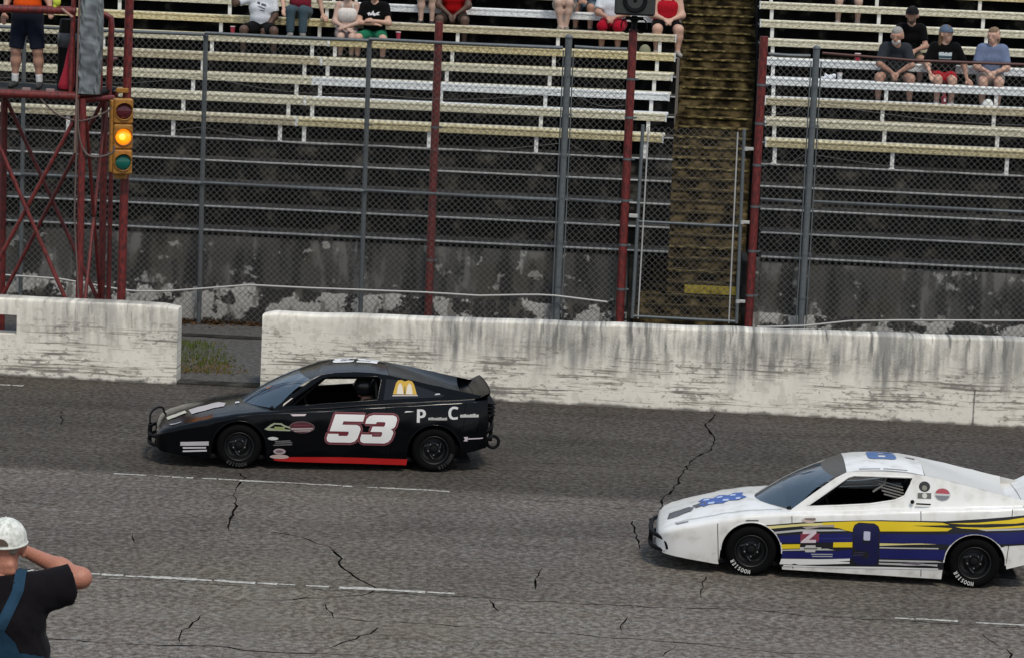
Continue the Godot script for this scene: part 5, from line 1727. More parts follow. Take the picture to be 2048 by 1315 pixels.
	flank_print(wc, [poly([0.54, 0.322, 0.68, 0.330, 0.68, 0.344, 0.54, 0.336])], mat(0.13, 0.13, 0.11, 0.45), 0.0070, "emblem_fill")
	for q in [[0.62, 0.268, 0.22], [0.63, 0.246, 0.21]]:
		flank_print(wc, [poly([q[0], q[1], q[0] + q[2], q[1] + 0.012, q[0] + q[2], q[1] + 0.022, q[0], q[1] + 0.010])], mat(0.36, 0.38, 0.40, 0.45), 0.0056, "decal")
	# cabin decals
	cabin_print(wc, [ellipse(1.758, 1.005, 0.058, 0.052, 18)], ink, 0.004, "decal")
	cabin_print(wc, [ellipse(1.758, 0.992, 0.026, 0.026, 12)], mat(0.20, 0.19, 0.15, 0.5), 0.0055, "decal")
	cabin_print(wc, [poly([1.69, 0.885, 1.69, 0.94, 1.83, 0.945, 1.83, 0.888])], mat(0.10, 0.10, 0.09, 0.5), 0.004, "decal")
	cabin_print(wc, [ellipse(1.762, 0.915, 0.026, 0.026, 12)], mat(0.55, 0.54, 0.5, 0.5), 0.0055, "decal")
	cabin_print(wc, [ellipse(1.945, 0.935, 0.082, 0.064, 24)], mat(0.50, 0.49, 0.48, 0.5), 0.004, "decal")
	cabin_print(wc, [poly([1.872, 0.945, 1.878, 0.965, 1.905, 0.988, 1.945, 0.997, 1.985, 0.988, 2.012, 0.965, 2.018, 0.945])], mat(0.36, 0.05, 0.07, 0.5), 0.0055, "decal")
	cabin_print(wc, [poly([1.872, 0.925, 1.88, 0.905, 1.905, 0.885, 1.945, 0.874, 1.985, 0.885, 2.01, 0.905, 2.018, 0.925])], mat(0.16, 0.17, 0.19, 0.5), 0.0055, "decal")
	# fuel cap and its small bracket
	var g := Geo.new()
	g.ball(Vector3(1.635, 0.855, 0.632), Vector3(0.022, 0.022, 0.02), 10)
	g.box(Vector3(1.75, 0.838, 0.636), Vector3(0.15, 0.016, 0.012), 0.003)
	put(g.done(), "latch", M.dark, wc)
	# window net: slanted grey webbing inside the opening
	g = Geo.new()
	for i in 5:
		g.box(Vector3(1.40 + 0.015 * i, 1.0 - 0.035 * i, 0.45), Vector3(0.30 - 0.02 * i, 0.016, 0.01), 0.003, Basis(Vector3.BACK, -0.22))
	g.box(Vector3(1.30, 0.95, 0.45), Vector3(0.02, 0.16, 0.012), 0.003, Basis(Vector3.BACK, -0.9))
	put(g.done(), "window_net", mat(0.20, 0.195, 0.18, 0.8), wc)
	# roof number read from the far side, drip rail lettering and a vent
	roof_print(wc, [fit(digit(9), 1.20, -0.08, 0.30, 0.50, 0.0, true)], mat(0.035, 0.11, 0.30, 0.35), "roof_number")
	for q in [[1.08, 1.30], [1.33, 1.58]]:
		roof_print(wc, [poly([q[0], -0.452, q[1], -0.452, q[1], -0.47, q[0], -0.474])], mat(0.16, 0.17, 0.18, 0.5), "roof_lettering")
	roof_print(wc, [poly([1.60, 0.10, 1.70, 0.08, 1.70, 0.15, 1.60, 0.13])], mat(0.05, 0.06, 0.07, 0.5), "roof_vent")
	hood_print(wc, [poly([-0.56, -0.12, -0.50, -0.22, -0.40, -0.14, -0.34, -0.24, -0.24, -0.16, -0.18, -0.26, -0.08, -0.2, -0.10, -0.06, -0.05, 0.06, -0.14, 0.14, -0.24, 0.10, -0.30, 0.20, -0.42, 0.12, -0.50, 0.18, -0.55, 0.06, -0.50, -0.02])], mat(0.03, 0.09, 0.34, 0.4), "bonnet_shape")
	hood_print(wc, [poly([-0.62, 0.02, -0.50, -0.04, -0.47, 0.10, -0.58, 0.16])], mat(0.06, 0.06, 0.07, 0.4), "bonnet_shape")
	for q in [[-0.47, -0.10, 0.13], [-0.33, -0.10, 0.13], [-0.19, -0.12, 0.12], [-0.42, 0.10, 0.14], [-0.27, 0.09, 0.13], [-0.14, 0.08, 0.10]]:
		hood_print_high(wc, [poly([q[0] - q[2] * 0.2, q[1] - 0.05, q[0] + q[2] * 0.25, q[1] - 0.04, q[0] + q[2] * 0.2, q[1] + 0.045, q[0] - q[2] * 0.28, q[1] + 0.03])], mat(0.42, 0.52, 0.72, 0.4), "bonnet_letter")
	hood_print(wc, [poly([-0.86, 0.10, -0.66, 0.06, -0.60, 0.12, -0.63, 0.24, -0.82, 0.33, -0.88, 0.30])], mat(0.05, 0.05, 0.06, 0.25), "headlight_sheet")
	hood_print(wc, [poly([-0.80, 0.545, -0.66, 0.585, -0.66, 0.61, -0.78, 0.59])], mat(0.16, 0.16, 0.17, 0.4), "headlight_sheet")
	flank_print(wc, [poly([-0.08, 0.583, 0.06, 0.592, 0.06, 0.602, -0.06, 0.598])], mat(0.08, 0.08, 0.08, 0.5), 0.005, "decal")
	bumper(wc, [[Vector3(-0.92, 0.34, -0.45), Vector3(-1.02, 0.34, -0.25), Vector3(-1.05, 0.34, 0.1), Vector3(-1.02, 0.34, 0.42), Vector3(-0.90, 0.31, 0.585), Vector3(-0.86, 0.22, 0.62)], [Vector3(-0.92, 0.20, -0.45), Vector3(-1.02, 0.20, -0.25), Vector3(-1.05, 0.20, 0.1), Vector3(-1.02, 0.20, 0.42), Vector3(-0.88, 0.19, 0.60)], [Vector3(-1.04, 0.18, 0.22), Vector3(-1.045, 0.36, 0.22)], [Vector3(-1.04, 0.18, -0.15), Vector3(-1.045, 0.36, -0.15)]], "front_bumper", 0.022)
	bumper(wc, [[Vector3(2.86, 0.40, -0.58), Vector3(2.99, 0.40, -0.45), Vector3(3.02, 0.40, 0.0), Vector3(2.99, 0.40, 0.45), Vector3(2.86, 0.40, 0.60)]], "rear_bumper", 0.022)

# a word too blurred to read: a run of uneven strokes
func smear(car: Node3D, m: Material, x: float, y: float, w: float, h: float, n: int):
	for i in n:
		var a := x + w * i / n
		var hh: float = h * [0.86, 1.0, 0.8, 0.92, 1.08, 0.84, 0.95][i % 7]
		flank_print(car, [poly([a, y, a + w / n * 0.995, y + 0.001, a + w / n * 0.97, y + hh, a + 0.002, y + hh * 0.94])], m, 0.006, "small_lettering")

func pwarm_dark() -> StandardMaterial3D: return mat(0.20, 0.075, 0.085, 0.45)

func roof_print(car: Node3D, polys: Array, m: Material, called: String):
	var g := Geo.new()
	sheet(polys, [], 0.06, func(p: Vector2) -> Vector3: return roof_pt(Vector2(p.x, -p.y)) + Vector3(0, 0.007, 0), Vector3.UP, g)
	return put(g.done(), called, m, car)

func hood_print_high(car: Node3D, polys: Array, m: Material, called: String):
	var o: MeshInstance3D = hood_print(car, polys, m, called)
	o.position.y += 0.003
	return o

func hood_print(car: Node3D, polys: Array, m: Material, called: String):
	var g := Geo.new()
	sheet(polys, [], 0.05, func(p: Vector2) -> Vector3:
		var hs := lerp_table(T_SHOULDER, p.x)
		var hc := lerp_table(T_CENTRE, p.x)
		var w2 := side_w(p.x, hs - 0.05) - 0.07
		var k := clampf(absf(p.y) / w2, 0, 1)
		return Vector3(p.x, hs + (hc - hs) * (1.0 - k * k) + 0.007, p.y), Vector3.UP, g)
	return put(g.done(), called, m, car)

# ---------------------------------------------------------------- people
# bones: [a, b, radius a, radius b, cut] with cut 1 = flat at b, 2 = flat at a, 3 = both
func field_at(bones: Array, k: float, p: Vector3) -> float:
	var f := 1e3
	for b: Array in bones:
		f = smin(f, bone_d(b, p), k)
	return f

func smin(a: float, b: float, k: float) -> float:
	var h := maxf(k - absf(a - b), 0.0) / k
	return minf(a, b) - h * h * k * 0.25

func bone_d(b: Array, p: Vector3) -> float:
	var ab: Vector3 = b[1] - b[0]
	var ap: Vector3 = p - b[0]
	var l2 := ab.length_squared()
	var t := clampf(ap.dot(ab) / l2, 0.0, 1.0) if l2 > 1e-9 else 0.0
	var d := (ap - ab * t).length() - lerpf(b[2], b[3], t)
	if b.size() > 4 and l2 > 1e-9:
		var n := ab.normalized()
		if int(b[4]) & 1: d = maxf(d, (p - (b[1] as Vector3)).dot(n))
		if int(b[4]) & 2: d = maxf(d, ((b[0] as Vector3) - p).dot(n))
	return d

class Acc:
	var V := PackedVector3Array()
	var I := PackedInt32Array()
	func mesh() -> ArrayMesh:
		var N := PackedVector3Array()
		N.resize(V.size())
		for i in range(0, I.size(), 3):
			var a := V[I[i]]
			var n := (a - V[I[i + 2]]).cross(a - V[I[i + 1]])
			N[I[i]] += n; N[I[i + 1]] += n; N[I[i + 2]] += n
		for i in N.size(): N[i] = N[i].normalized() if N[i].length_squared() > 1e-20 else Vector3.UP
		var arr := []
		arr.resize(Mesh.ARRAY_MAX)
		arr[Mesh.ARRAY_VERTEX] = V
		arr[Mesh.ARRAY_NORMAL] = N
		arr[Mesh.ARRAY_INDEX] = I
		var m := ArrayMesh.new()
		if V.size(): m.add_surface_from_arrays(Mesh.PRIMITIVE_TRIANGLES, arr)
		return m

# surface nets over the smooth union of the bones
func nets(bones: Array, k: float, cell: float, acc: Acc):
	var lo := Vector3(1e9, 1e9, 1e9)
	var hi := -lo
	for b: Array in bones:
		var r := maxf(b[2], b[3]) + k * 0.3 + cell * 2.0
		for p: Vector3 in [b[0], b[1]]:
			lo = lo.min(p - Vector3(r, r, r))
			hi = hi.max(p + Vector3(r, r, r))
	var nx := int((hi.x - lo.x) / cell) + 2
	var ny := int((hi.y - lo.y) / cell) + 2
	var nz := int((hi.z - lo.z) / cell) + 2
	var F := PackedFloat32Array()
	F.resize(nx * ny * nz)
	F.fill(1.0)
	for b: Array in bones:
		var r := maxf(b[2], b[3]) + k + cell * 2.0
		var A: Vector3 = b[0]
		var B: Vector3 = b[1]
		var mn := (A.min(B) - Vector3(r, r, r) - lo) / cell
		var mx := (A.max(B) + Vector3(r, r, r) - lo) / cell
		var ab := B - A
		var l2 := ab.length_squared()
		var inv := 1.0 / l2 if l2 > 1e-9 else 0.0
		var ra: float = b[2]
		var dr: float = b[3] - b[2]
		var cut: int = int(b[4]) if b.size() > 4 else 0
		var n := ab.normalized()
		for z in range(maxi(0, int(mn.z)), mini(nz, int(mx.z) + 2)):
			for y in range(maxi(0, int(mn.y)), mini(ny, int(mx.y) + 2)):
				var id := nx * (y + ny * z)
				for x in range(maxi(0, int(mn.x)), mini(nx, int(mx.x) + 2)):
					var ap := lo + Vector3(x, y, z) * cell - A
					var t := clampf(ap.dot(ab) * inv, 0.0, 1.0)
					var d := (ap - ab * t).length() - ra - dr * t
					if cut:
						if cut & 1: d = maxf(d, (ap - ab).dot(n))
						if cut & 2: d = maxf(d, -ap.dot(n))
					var f := F[id + x]
					var h := maxf(k - absf(f - d), 0.0) / k
					F[id + x] = minf(f, d) - h * h * k * 0.25
	var ids := PackedInt32Array()
	ids.resize(nx * ny * nz)
	ids.fill(-1)
	var sx := 1
	var sy := nx
	var sz := nx * ny
	var off := [0, sx, sy, sx + sy, sz, sx + sz, sy + sz, sx + sy + sz]
	var cor := [Vector3(0, 0, 0), Vector3(1, 0, 0), Vector3(0, 1, 0), Vector3(1, 1, 0), Vector3(0, 0, 1), Vector3(1, 0, 1), Vector3(0, 1, 1), Vector3(1, 1, 1)]
	var edges := [[0, 1], [2, 3], [4, 5], [6, 7], [0, 2], [1, 3], [4, 6], [5, 7], [0, 4], [1, 5], [2, 6], [3, 7]]
	var lim := cell * 2.0
	for z in nz - 1:
		for y in ny - 1:
			var id := nx * (y + ny * z)
			for x in nx - 1:
				var i := id + x
				if absf(F[i]) > lim: continue
				var inside := 0
				for c in 8:
					if F[i + off[c]] < 0.0: inside += 1
				if inside == 0 or inside == 8: continue
				var s := Vector3.ZERO
				var cnt := 0
				for e in edges:
					var a := F[i + off[e[0]]]
					var b := F[i + off[e[1]]]
					if (a < 0.0) != (b < 0.0):
						s += (cor[e[0]] as Vector3).lerp(cor[e[1]], a / (a - b))
						cnt += 1
				ids[i] = acc.V.size()
				acc.V.append(lo + (Vector3(x, y, z) + s / cnt) * cell)
	for z in range(1, nz - 1):
		for y in range(1, ny - 1):
			var id := nx * (y + ny * z)
			for x in range(1, nx - 1):
				var i := id + x
				if ids[i] < 0 and ids[i - sx] < 0 and ids[i - sy] < 0 and ids[i - sz] < 0: continue
				var a := F[i] < 0.0
				for ax in 3:
					var st: int = [sx, sy, sz][ax]
					var bneg := F[i + st] < 0.0
					if a == bneg: continue
					var u: int = [sy, sz, sx][ax]
					var w: int = [sz, sx, sy][ax]
					var q := [ids[i - u - w], ids[i - w], ids[i], ids[i - u]]
					if q.min() < 0: continue
					if a: acc.I.append_array([q[0], q[2], q[1], q[0], q[3], q[2]])
					else: acc.I.append_array([q[0], q[1], q[2], q[0], q[2], q[3]])

# hand at a wrist: palm towards n, fingers along d, curl in radians per joint
func hand_bones(w: Vector3, d: Vector3, n: Vector3, left: bool, curl: float) -> Array:
	d = d.normalized()
	n = (n - d * n.dot(d)).normalized()
	var s := d.cross(n) * (1.0 if left else -1.0)
	var out := [[w, w + d * 0.05, 0.024, 0.026]]
	for i in 4:
		var o := (i - 1.5) * 0.02
		var root := w + d * 0.075 + s * o
		out.append([w + d * 0.03 + s * o * 0.6, root, 0.016, 0.013])
		var l: float = [0.034, 0.04, 0.037, 0.028][i]
		var p := root
		var ang := curl
		for j in 3:
			var dir := d * cos(ang) + n * sin(ang)
			var q: Vector3 = p + dir * l * (1.0 - 0.18 * j)
			out.append([p, q, 0.0095 - 0.0008 * j, 0.009 - 0.0008 * j])
			p = q
			ang += curl
	var tb := w + d * 0.025 - s * 0.026
	var tm := tb + (d * 0.7 - s * 0.75 + n * 0.25).normalized() * 0.038
	out.append([tb, tm, 0.014, 0.011])
	out.append([tm, tm + (d * 0.95 - s * 0.15 + n * 0.4).normalized() * 0.032, 0.011, 0.009])
	return out

func skin_mat(t: int) -> StandardMaterial3D:
	var c: Array = [[0.50, 0.30, 0.22], [0.40, 0.22, 0.155], [0.24, 0.12, 0.075], [0.085, 0.045, 0.03], [0.46, 0.31, 0.245]][t]
	var m := mat(c[0], c[1], c[2], 0.6)
	m.subsurf_scatter_enabled = true
	m.subsurf_scatter_strength = 0.08
	return m

func cloth(r: float, g: float, b: float) -> StandardMaterial3D:
	var m := mat(r, g, b, 0.92, 0.0, M.cloth_tex, Vector3.ONE * 3.0)
	m.rim_enabled = true
	m.rim = 0.25
	return m

# joints of a seated person; seat surface is y = 0, facing +z. o: options
func seated(o: Dictionary) -> Dictionary:
	var lean: float = o.get("lean", 0.1)
	var up := Vector3(0, cos(lean), sin(lean))
	var J := {}
	J.pelvis = Vector3(0, 0.115, 0.0)
	J.chest = J.pelvis + up * 0.30
	J.neck = J.pelvis + up * 0.50 + Vector3(0, 0, 0.01)
	var hl: float = o.get("head_lean", lean * 0.5)
	J.head = J.neck + Vector3(0, cos(hl), sin(hl)) * 0.155 + Vector3(0, 0, 0.02)
	var sw: float = o.get("shoulder", 0.175)
	var spread: float = o.get("spread", 0.13)
	var drop: float = o.get("drop", 0.03)
	var feet: float = o.get("feet", -0.365)
	var reach: float = o.get("reach", 0.0)
	for s in [1, -1]:
		var n := "l" if s > 0 else "r"
		J[n + "sh"] = J.neck + Vector3(s * sw, -0.055, -0.01)
		J[n + "hip"] = J.pelvis + Vector3(s * 0.09, -0.015, 0.03)
		J[n + "kn"] = J[n + "hip"] + Vector3(s * (spread - 0.09), -drop, sqrt(maxf(0.01, 0.37 * 0.37 - drop * drop)))
		var ank: Vector3 = J[n + "kn"] + Vector3(s * o.get("feet_out", 0.0), 0, -0.02 + reach)
		ank.y = feet + 0.085
		J[n + "an"] = ank
		J[n + "toe"] = ank + Vector3(s * 0.03, -0.05, 0.17)
	return J

func arms(J: Dictionary, kind: String):
	var lk: Vector3 = J.lkn
	var rk: Vector3 = J.rkn
	match kind:
		"lap":      # forearms towards the knees, hands joined between them
			for s in [1, -1]:
				var n := "l" if s > 0 else "r"
				J[n + "el"] = J[n + "sh"] + Vector3(s * 0.06, -0.27, 0.08)
				J[n + "wr"] = J[n + "el"] + Vector3(-s * 0.17, -0.06, 0.19)
				J[n + "hd"] = Vector3(-s * 0.6, -0.3, 0.8)
		"knees":    # forearms laid on the thighs, hands hanging between the knees
			for s in [1, -1]:
				var n := "l" if s > 0 else "r"
				J[n + "el"] = J[n + "sh"] + Vector3(s * 0.07, -0.24, 0.13)
				var tgt := Vector3(s * 0.05, (lk.y + rk.y) * 0.5 + 0.08, lk.z - 0.05)
				J[n + "wr"] = J[n + "el"] + (tgt - J[n + "el"]).limit_length(0.27)
				J[n + "hd"] = Vector3(-s * 0.5, -0.7, 0.4)
		"crossed":
			J.lel = J.lsh + Vector3(0.07, -0.25, 0.09)
			J.rel = J.rsh + Vector3(-0.07, -0.26, 0.09)
			J.lwr = J.lel + Vector3(-0.24, 0.03, 0.09)
			J.rwr = J.rel + Vector3(0.24, -0.01, 0.07)
			J.lhd = Vector3(-1, 0.1, -0.1)
			J.rhd = Vector3(1, 0.1, -0.1)
		"low_cross":
			J.lel = J.lsh + Vector3(0.05, -0.26, 0.08)
			J.rel = J.rsh + Vector3(-0.05, -0.26, 0.08)
			J.lwr = J.lel + Vector3(-0.19, -0.06, 0.15)
			J.rwr = J.rel + Vector3(0.19, -0.10, 0.14)
			J.lhd = Vector3(-1, -0.2, 0.2)
			J.rhd = Vector3(1, -0.3, 0.2)
		"raised_right":   # the arm on the picture's left is lifted
			J.rel = J.rsh + Vector3(-0.24, -0.09, 0.10)
			J.rwr = J.rel + Vector3(-0.07, 0.24, 0.06)
			J.rhd = Vector3(0.1, 1, 0.1)
			J.lel = J.lsh + Vector3(0.05, -0.27, 0.03)
			J.lwr = J.lel + Vector3(-0.13, -0.19, 0.12)
			J.lhd = Vector3(-0.4, -0.8, 0.4)
		"propped":        # one hand planted on the bench behind
			J.lel = J.lsh + Vector3(0.13, -0.24, -0.05)
			J.lwr = J.lel + Vector3(0.06, -0.23, 0.04)
			J.lhd = Vector3(0.5, -0.5, 0.5)
			J.rel = J.rsh + Vector3(-0.10, -0.25, 0.05)
			J.rwr = J.rel + Vector3(0.05, -0.16, 0.18)
			J.rhd = Vector3(0.2, -0.4, 0.9)
		"up_face":
			for s in [1, -1]:
				var n := "l" if s > 0 else "r"
				J[n + "el"] = J[n + "sh"] + Vector3(s * 0.05, -0.22, 0.16)
				J[n + "wr"] = J[n + "el"] + Vector3(-s * 0.12, 0.21, 0.08)
				J[n + "hd"] = Vector3(-s * 0.2, 1, -0.1)
		"wheel":
			for s in [1, -1]:
				var n := "l" if s > 0 else "r"
				J[n + "el"] = J[n + "sh"] + Vector3(s * 0.06, -0.22, 0.14)
				J[n + "wr"] = J[n + "el"] + Vector3(-s * 0.05, 0.02, 0.24)
				J[n + "hd"] = Vector3(-s * 0.2, 0.3, 0.9)

# builds the figure; L: look
func person(label: String, at: Vector3, turn: float, J: Dictionary, L: Dictionary, group := "") -> Node3D:
	var root := thing("person", label, "person", at, turn, group)
	root.scale = Vector3.ONE * L.get("size", 1.13)
	var cell: float = L.get("cell", 0.018)
	var big: float = L.get("bulk", 1.0)
	var skin := skin_mat(L.get("skin", 0))
	var acc := Acc.new()
	var torso := [
		[J.pelvis + Vector3(-0.075, 0, 0), J.pelvis + Vector3(0.075, 0, 0), 0.105 * big, 0.105 * big],
		[J.pelvis.lerp(J.chest, 0.5) + Vector3(-0.055, 0, 0.01), J.pelvis.lerp(J.chest, 0.5) + Vector3(0.055, 0, 0.01), 0.105 * big, 0.105 * big],
		[J.chest + Vector3(-0.075, 0, 0), J.chest + Vector3(0.075, 0, 0), 0.108 * big, 0.108 * big],
		[J.lsh.lerp(J.rsh, 0.14), J.rsh.lerp(J.lsh, 0.14), 0.066 * big, 0.066 * big],
		[J.neck - Vector3(0, 0.03, 0), J.head - Vector3(0, 0.05, 0.01), 0.056, 0.052]]
	var limbs := []
	for n in ["l", "r"]:
		limbs.append([J[n + "sh"], J[n + "el"], 0.052 * big, 0.042 * big])
		limbs.append([J[n + "el"], J[n + "wr"], 0.042 * big, 0.028])
		limbs.append([J[n + "hip"], J[n + "kn"], 0.085 * big, 0.056 * big])
		limbs.append([J[n + "kn"], J[n + "kn"].lerp(J[n + "an"], 0.35) - Vector3(0, 0, 0.012), 0.055 * big, 0.054 * big])
		limbs.append([J[n + "kn"].lerp(J[n + "an"], 0.35) - Vector3(0, 0, 0.012), J[n + "an"], 0.054 * big, 0.036])
		limbs.append([J[n + "an"] - Vector3(0, 0.04, 0.02), J[n + "toe"], 0.036, 0.028])
	nets(torso + limbs, 0.05, cell, acc)
	# head
	var fwd: Vector3 = L.get("look_at", Vector3(0, 0, 1)).normalized()
	var side := Vector3.UP.cross(fwd).normalized()
	var up := fwd.cross(side).normalized()
	var hb := Basis(side, up, fwd)
	var H: Vector3 = J.head
	var hx := func(x: float, y: float, z: float) -> Vector3: return H + hb * Vector3(x, y, z)
	if not L.get("no_head", false):
		nets([[hx.call(0, 0.035, -0.015), hx.call(0, 0.02, 0.015), 0.094, 0.088], [hx.call(0, -0.04, 0.02), hx.call(0, -0.085, 0.05), 0.066, 0.042], [hx.call(0, 0.012, 0.088), hx.call(0, -0.03, 0.108), 0.011, 0.016], [hx.call(0.09, 0.0, -0.01), hx.call(0.095, -0.03, -0.005), 0.018, 0.013], [hx.call(-0.09, 0.0, -0.01), hx.call(-0.095, -0.03, -0.005), 0.018, 0.013], [hx.call(-0.04, 0.028, 0.083), hx.call(0.04, 0.028, 0.083), 0.012, 0.012], [hx.call(-0.02, -0.062, 0.086), hx.call(0.02, -0.062, 0.086), 0.011, 0.011], [hx.call(0, -0.09, -0.02), hx.call(0, -0.16, -0.03), 0.054, 0.056]], 0.03, 0.009, acc)
	# hands
	for n in ["l", "r"]:
		if L.get("no_hand_" + n, false): continue
		var d: Vector3 = J[n + "hd"]
		var nn := Vector3(0, -0.6, -0.5) if absf(d.normalized().y) < 0.8 else Vector3(0, 0, -1)
		nets(hand_bones(J[n + "wr"], d, L.get("palm_" + n, nn), n == "l", L.get("curl", 0.35)), 0.012, 0.0065, acc)
	put(acc.mesh(), "body", skin, root)
	# shirt
	if L.has("shirt"):
		var t := 0.016
		var sb := []
		for i in (4 if not L.get("tank", false) else 3):
			var b: Array = torso[i]
			sb.append([b[0], b[1], b[2] + t, b[3] + t])
		if L.get("crop", false):
			sb = [[torso[1][0].lerp(torso[2][0], 0.6), torso[1][1].lerp(torso[2][1], 0.6), torso[2][2] + 0.010, torso[2][3] + 0.010], [torso[2][0] + Vector3(0, 0.01, 0.03), torso[2][1] + Vector3(0, 0.01, 0.03), torso[2][2] + 0.006, torso[2][3] + 0.006]]
		var sl: float = L.get("sleeve", 0.6)
		if sl > 0.0:
			for n in ["l", "r"]:
				var e: Vector3 = J[n + "sh"].lerp(J[n + "el"], minf(sl, 1.0))
				sb.append([J[n + "sh"], e, 0.068 * big, 0.066 * big, 1])
				if sl > 1.0:
					sb.append([J[n + "el"], J[n + "el"].lerp(J[n + "wr"], sl - 1.0), 0.056 * big, 0.045, 1])
		acc = Acc.new()
		nets(sb, 0.05, cell, acc)
		put(acc.mesh(), "shirt", L.shirt, root)
		if L.get("tank", false) or L.get("crop", false):
			for s in [1.0, -1.0]:
				var g := Geo.new()
				var pts := []
				var all: Array = torso
				for i in 9:
					var f := i / 8.0
					var x = s * 0.085
					var p := Vector3(x, lerpf(J.chest.y + 0.05, J.neck.y - 0.02, f), J.chest.z)
					# from the front of the chest up over the shoulder
					var q := p + Vector3(0, 0, 0.3)
					for m in 40:
						var dd := field_at(all, 0.05, q)
						if dd < 0.006: break
						q.z -= maxf(dd * 0.8, 0.002)
					pts.append(q)
				g.tube(pts, 0.02, 6, true, 0.35, Vector3.BACK)
				put(g.done(), "strap", L.shirt, root)
	# trousers or shorts
	if L.has("pants"):
		var pb := [[torso[0][0], torso[0][1], torso[0][2] + 0.018, torso[0][3] + 0.018]]
		var ln: float = L.get("leg", 0.8)
		for n in ["l", "r"]:
			var e: Vector3 = J[n + "hip"].lerp(J[n + "kn"], minf(ln, 1.0))
			pb.append([J[n + "hip"], e, 0.103 * big, lerpf(0.1, 0.084, ln) * big if ln < 1.0 else 0.076 * big, 1 if ln < 1.0 else 0])
			if ln > 1.0:
				pb.append([J[n + "kn"], J[n + "kn"].lerp(J[n + "an"], ln - 1.0), 0.074 * big, 0.062, 1])
		acc = Acc.new()
		nets(pb, 0.04, cell, acc)
		put(acc.mesh(), L.get("pants_name", "shorts"), L.pants, root)
	for n in ["l", "r"]:
		if L.has("shoe"):
			acc = Acc.new()
			nets([[J[n + "an"] - Vector3(0, 0.035, 0.03), J[n + "toe"] + Vector3(0, -0.002, 0.01), 0.048, 0.037], [J[n + "an"] - Vector3(0, 0.01, 0.01), J[n + "an"] + Vector3(0, 0.01, -0.01), 0.046, 0.045]], 0.03, 0.012, acc)
			put(acc.mesh(), "shoe", L.shoe, root)
		if L.has("sock"):
			acc = Acc.new()
			var a: Vector3 = J[n + "an"]
			nets([[a, a.lerp(J[n + "kn"], L.get("sock_len", 0.22)), 0.046, 0.05, 1]], 0.02, 0.012, acc)
			put(acc.mesh(), "sock", L.sock, root)
	# hair, beard, cap, eyes, mouth
	if L.has("hair"):
		acc = Acc.new()
		var hbones := [[hx.call(0, 0.062, -0.03), hx.call(0, 0.066, 0.018), 0.083, 0.076], [hx.call(0, 0.03, -0.05), hx.call(0, -0.02, -0.055), 0.074, 0.055], [hx.call(0.075, 0.03, -0.02), hx.call(0.078, 0.0, -0.03), 0.026, 0.02], [hx.call(-0.075, 0.03, -0.02), hx.call(-0.078, 0.0, -0.03), 0.026, 0.02]]
		if L.get("ponytail", false):
			hbones.append([hx.call(0, 0.03, -0.10), hx.call(0.02, -0.05, -0.13), 0.035, 0.03])
			hbones.append([hx.call(0.02, -0.05, -0.13), hx.call(0.03, -0.14, -0.10), 0.03, 0.018])
		if L.get("long_hair", false):
			for s in [1.0, -1.0]: hbones.append([hx.call(0.075 * s, 0.0, -0.04), hx.call(0.085 * s, -0.17, -0.05), 0.034, 0.026])
		nets(hbones, 0.03, 0.011, acc)
		put(acc.mesh(), "hair", L.hair, root)
	if L.has("beard"):
		acc = Acc.new()
		nets([[hx.call(-0.035, -0.075, 0.055), hx.call(0.035, -0.075, 0.055), 0.034, 0.034], [hx.call(0, -0.095, 0.06), hx.call(0, -0.115, 0.062), 0.035, 0.022]], 0.03, 0.009, acc)
		put(acc.mesh(), "beard", L.beard, root)
	if L.has("cap"):
		var g := Geo.new()
		var dome := Transform3D(hb * Basis.from_scale(Vector3(0.104, 0.1, 0.115)), hx.call(0, 0.04, -0.005))
		var prof := []
		for i in 9:
			var a := PI * 0.5 * i / 8.0
			prof.append(Vector2(sin(a) if i > 0 else 0.0, cos(a) * (1.06 if i < 5 else 1.0)))
		prof.append(Vector2(1.0, -0.12))
		g.lathe(prof, 20, dome)
		put(g.done(), "cap_crown", L.cap, root)
		var bd: float = L.get("brim_turn", 0.0)
		var bb := hb * Basis(Vector3.UP, bd)
		g = Geo.new()
		var r0 := []
		var r1 := []
		var r2 := []
		for i in 13:
			var a := PI * (0.12 + 0.76 * i / 12.0)
			r0.append(hx.call(0, 0.035, -0.005) + bb * Vector3(0.104 * cos(a), 0.0, 0.112 * sin(a)))
			r1.append(hx.call(0, 0.035, -0.005) + bb * Vector3(0.1 * cos(a), 0.006 - 0.012 * absf(cos(a)), 0.112 * sin(a) + 0.095 * sqrt(sin(a))))
			r2.append(hx.call(0, 0.03, -0.005) + bb * Vector3(0.104 * cos(a), -0.003, 0.11 * sin(a)))
		g.loft([r0, r1, r2])
		put(g.done(), "cap_brim", L.get("brim", L.cap), root)
	if L.get("face", false):
		for s in [1.0, -1.0]:
			var g := Geo.new()
			g.ball(hx.call(0.033 * s, 0.008, 0.083), Vector3(0.014, 0.009, 0.012), 8, hb)
			put(g.done(), "eye", M.eye, root)
		var g2 := Geo.new()
		g2.ball(hx.call(0, -0.062, 0.097), Vector3(0.024, 0.006, 0.006), 8, hb)
		put(g2.done(), "mouth", M.lip, root)
	return root

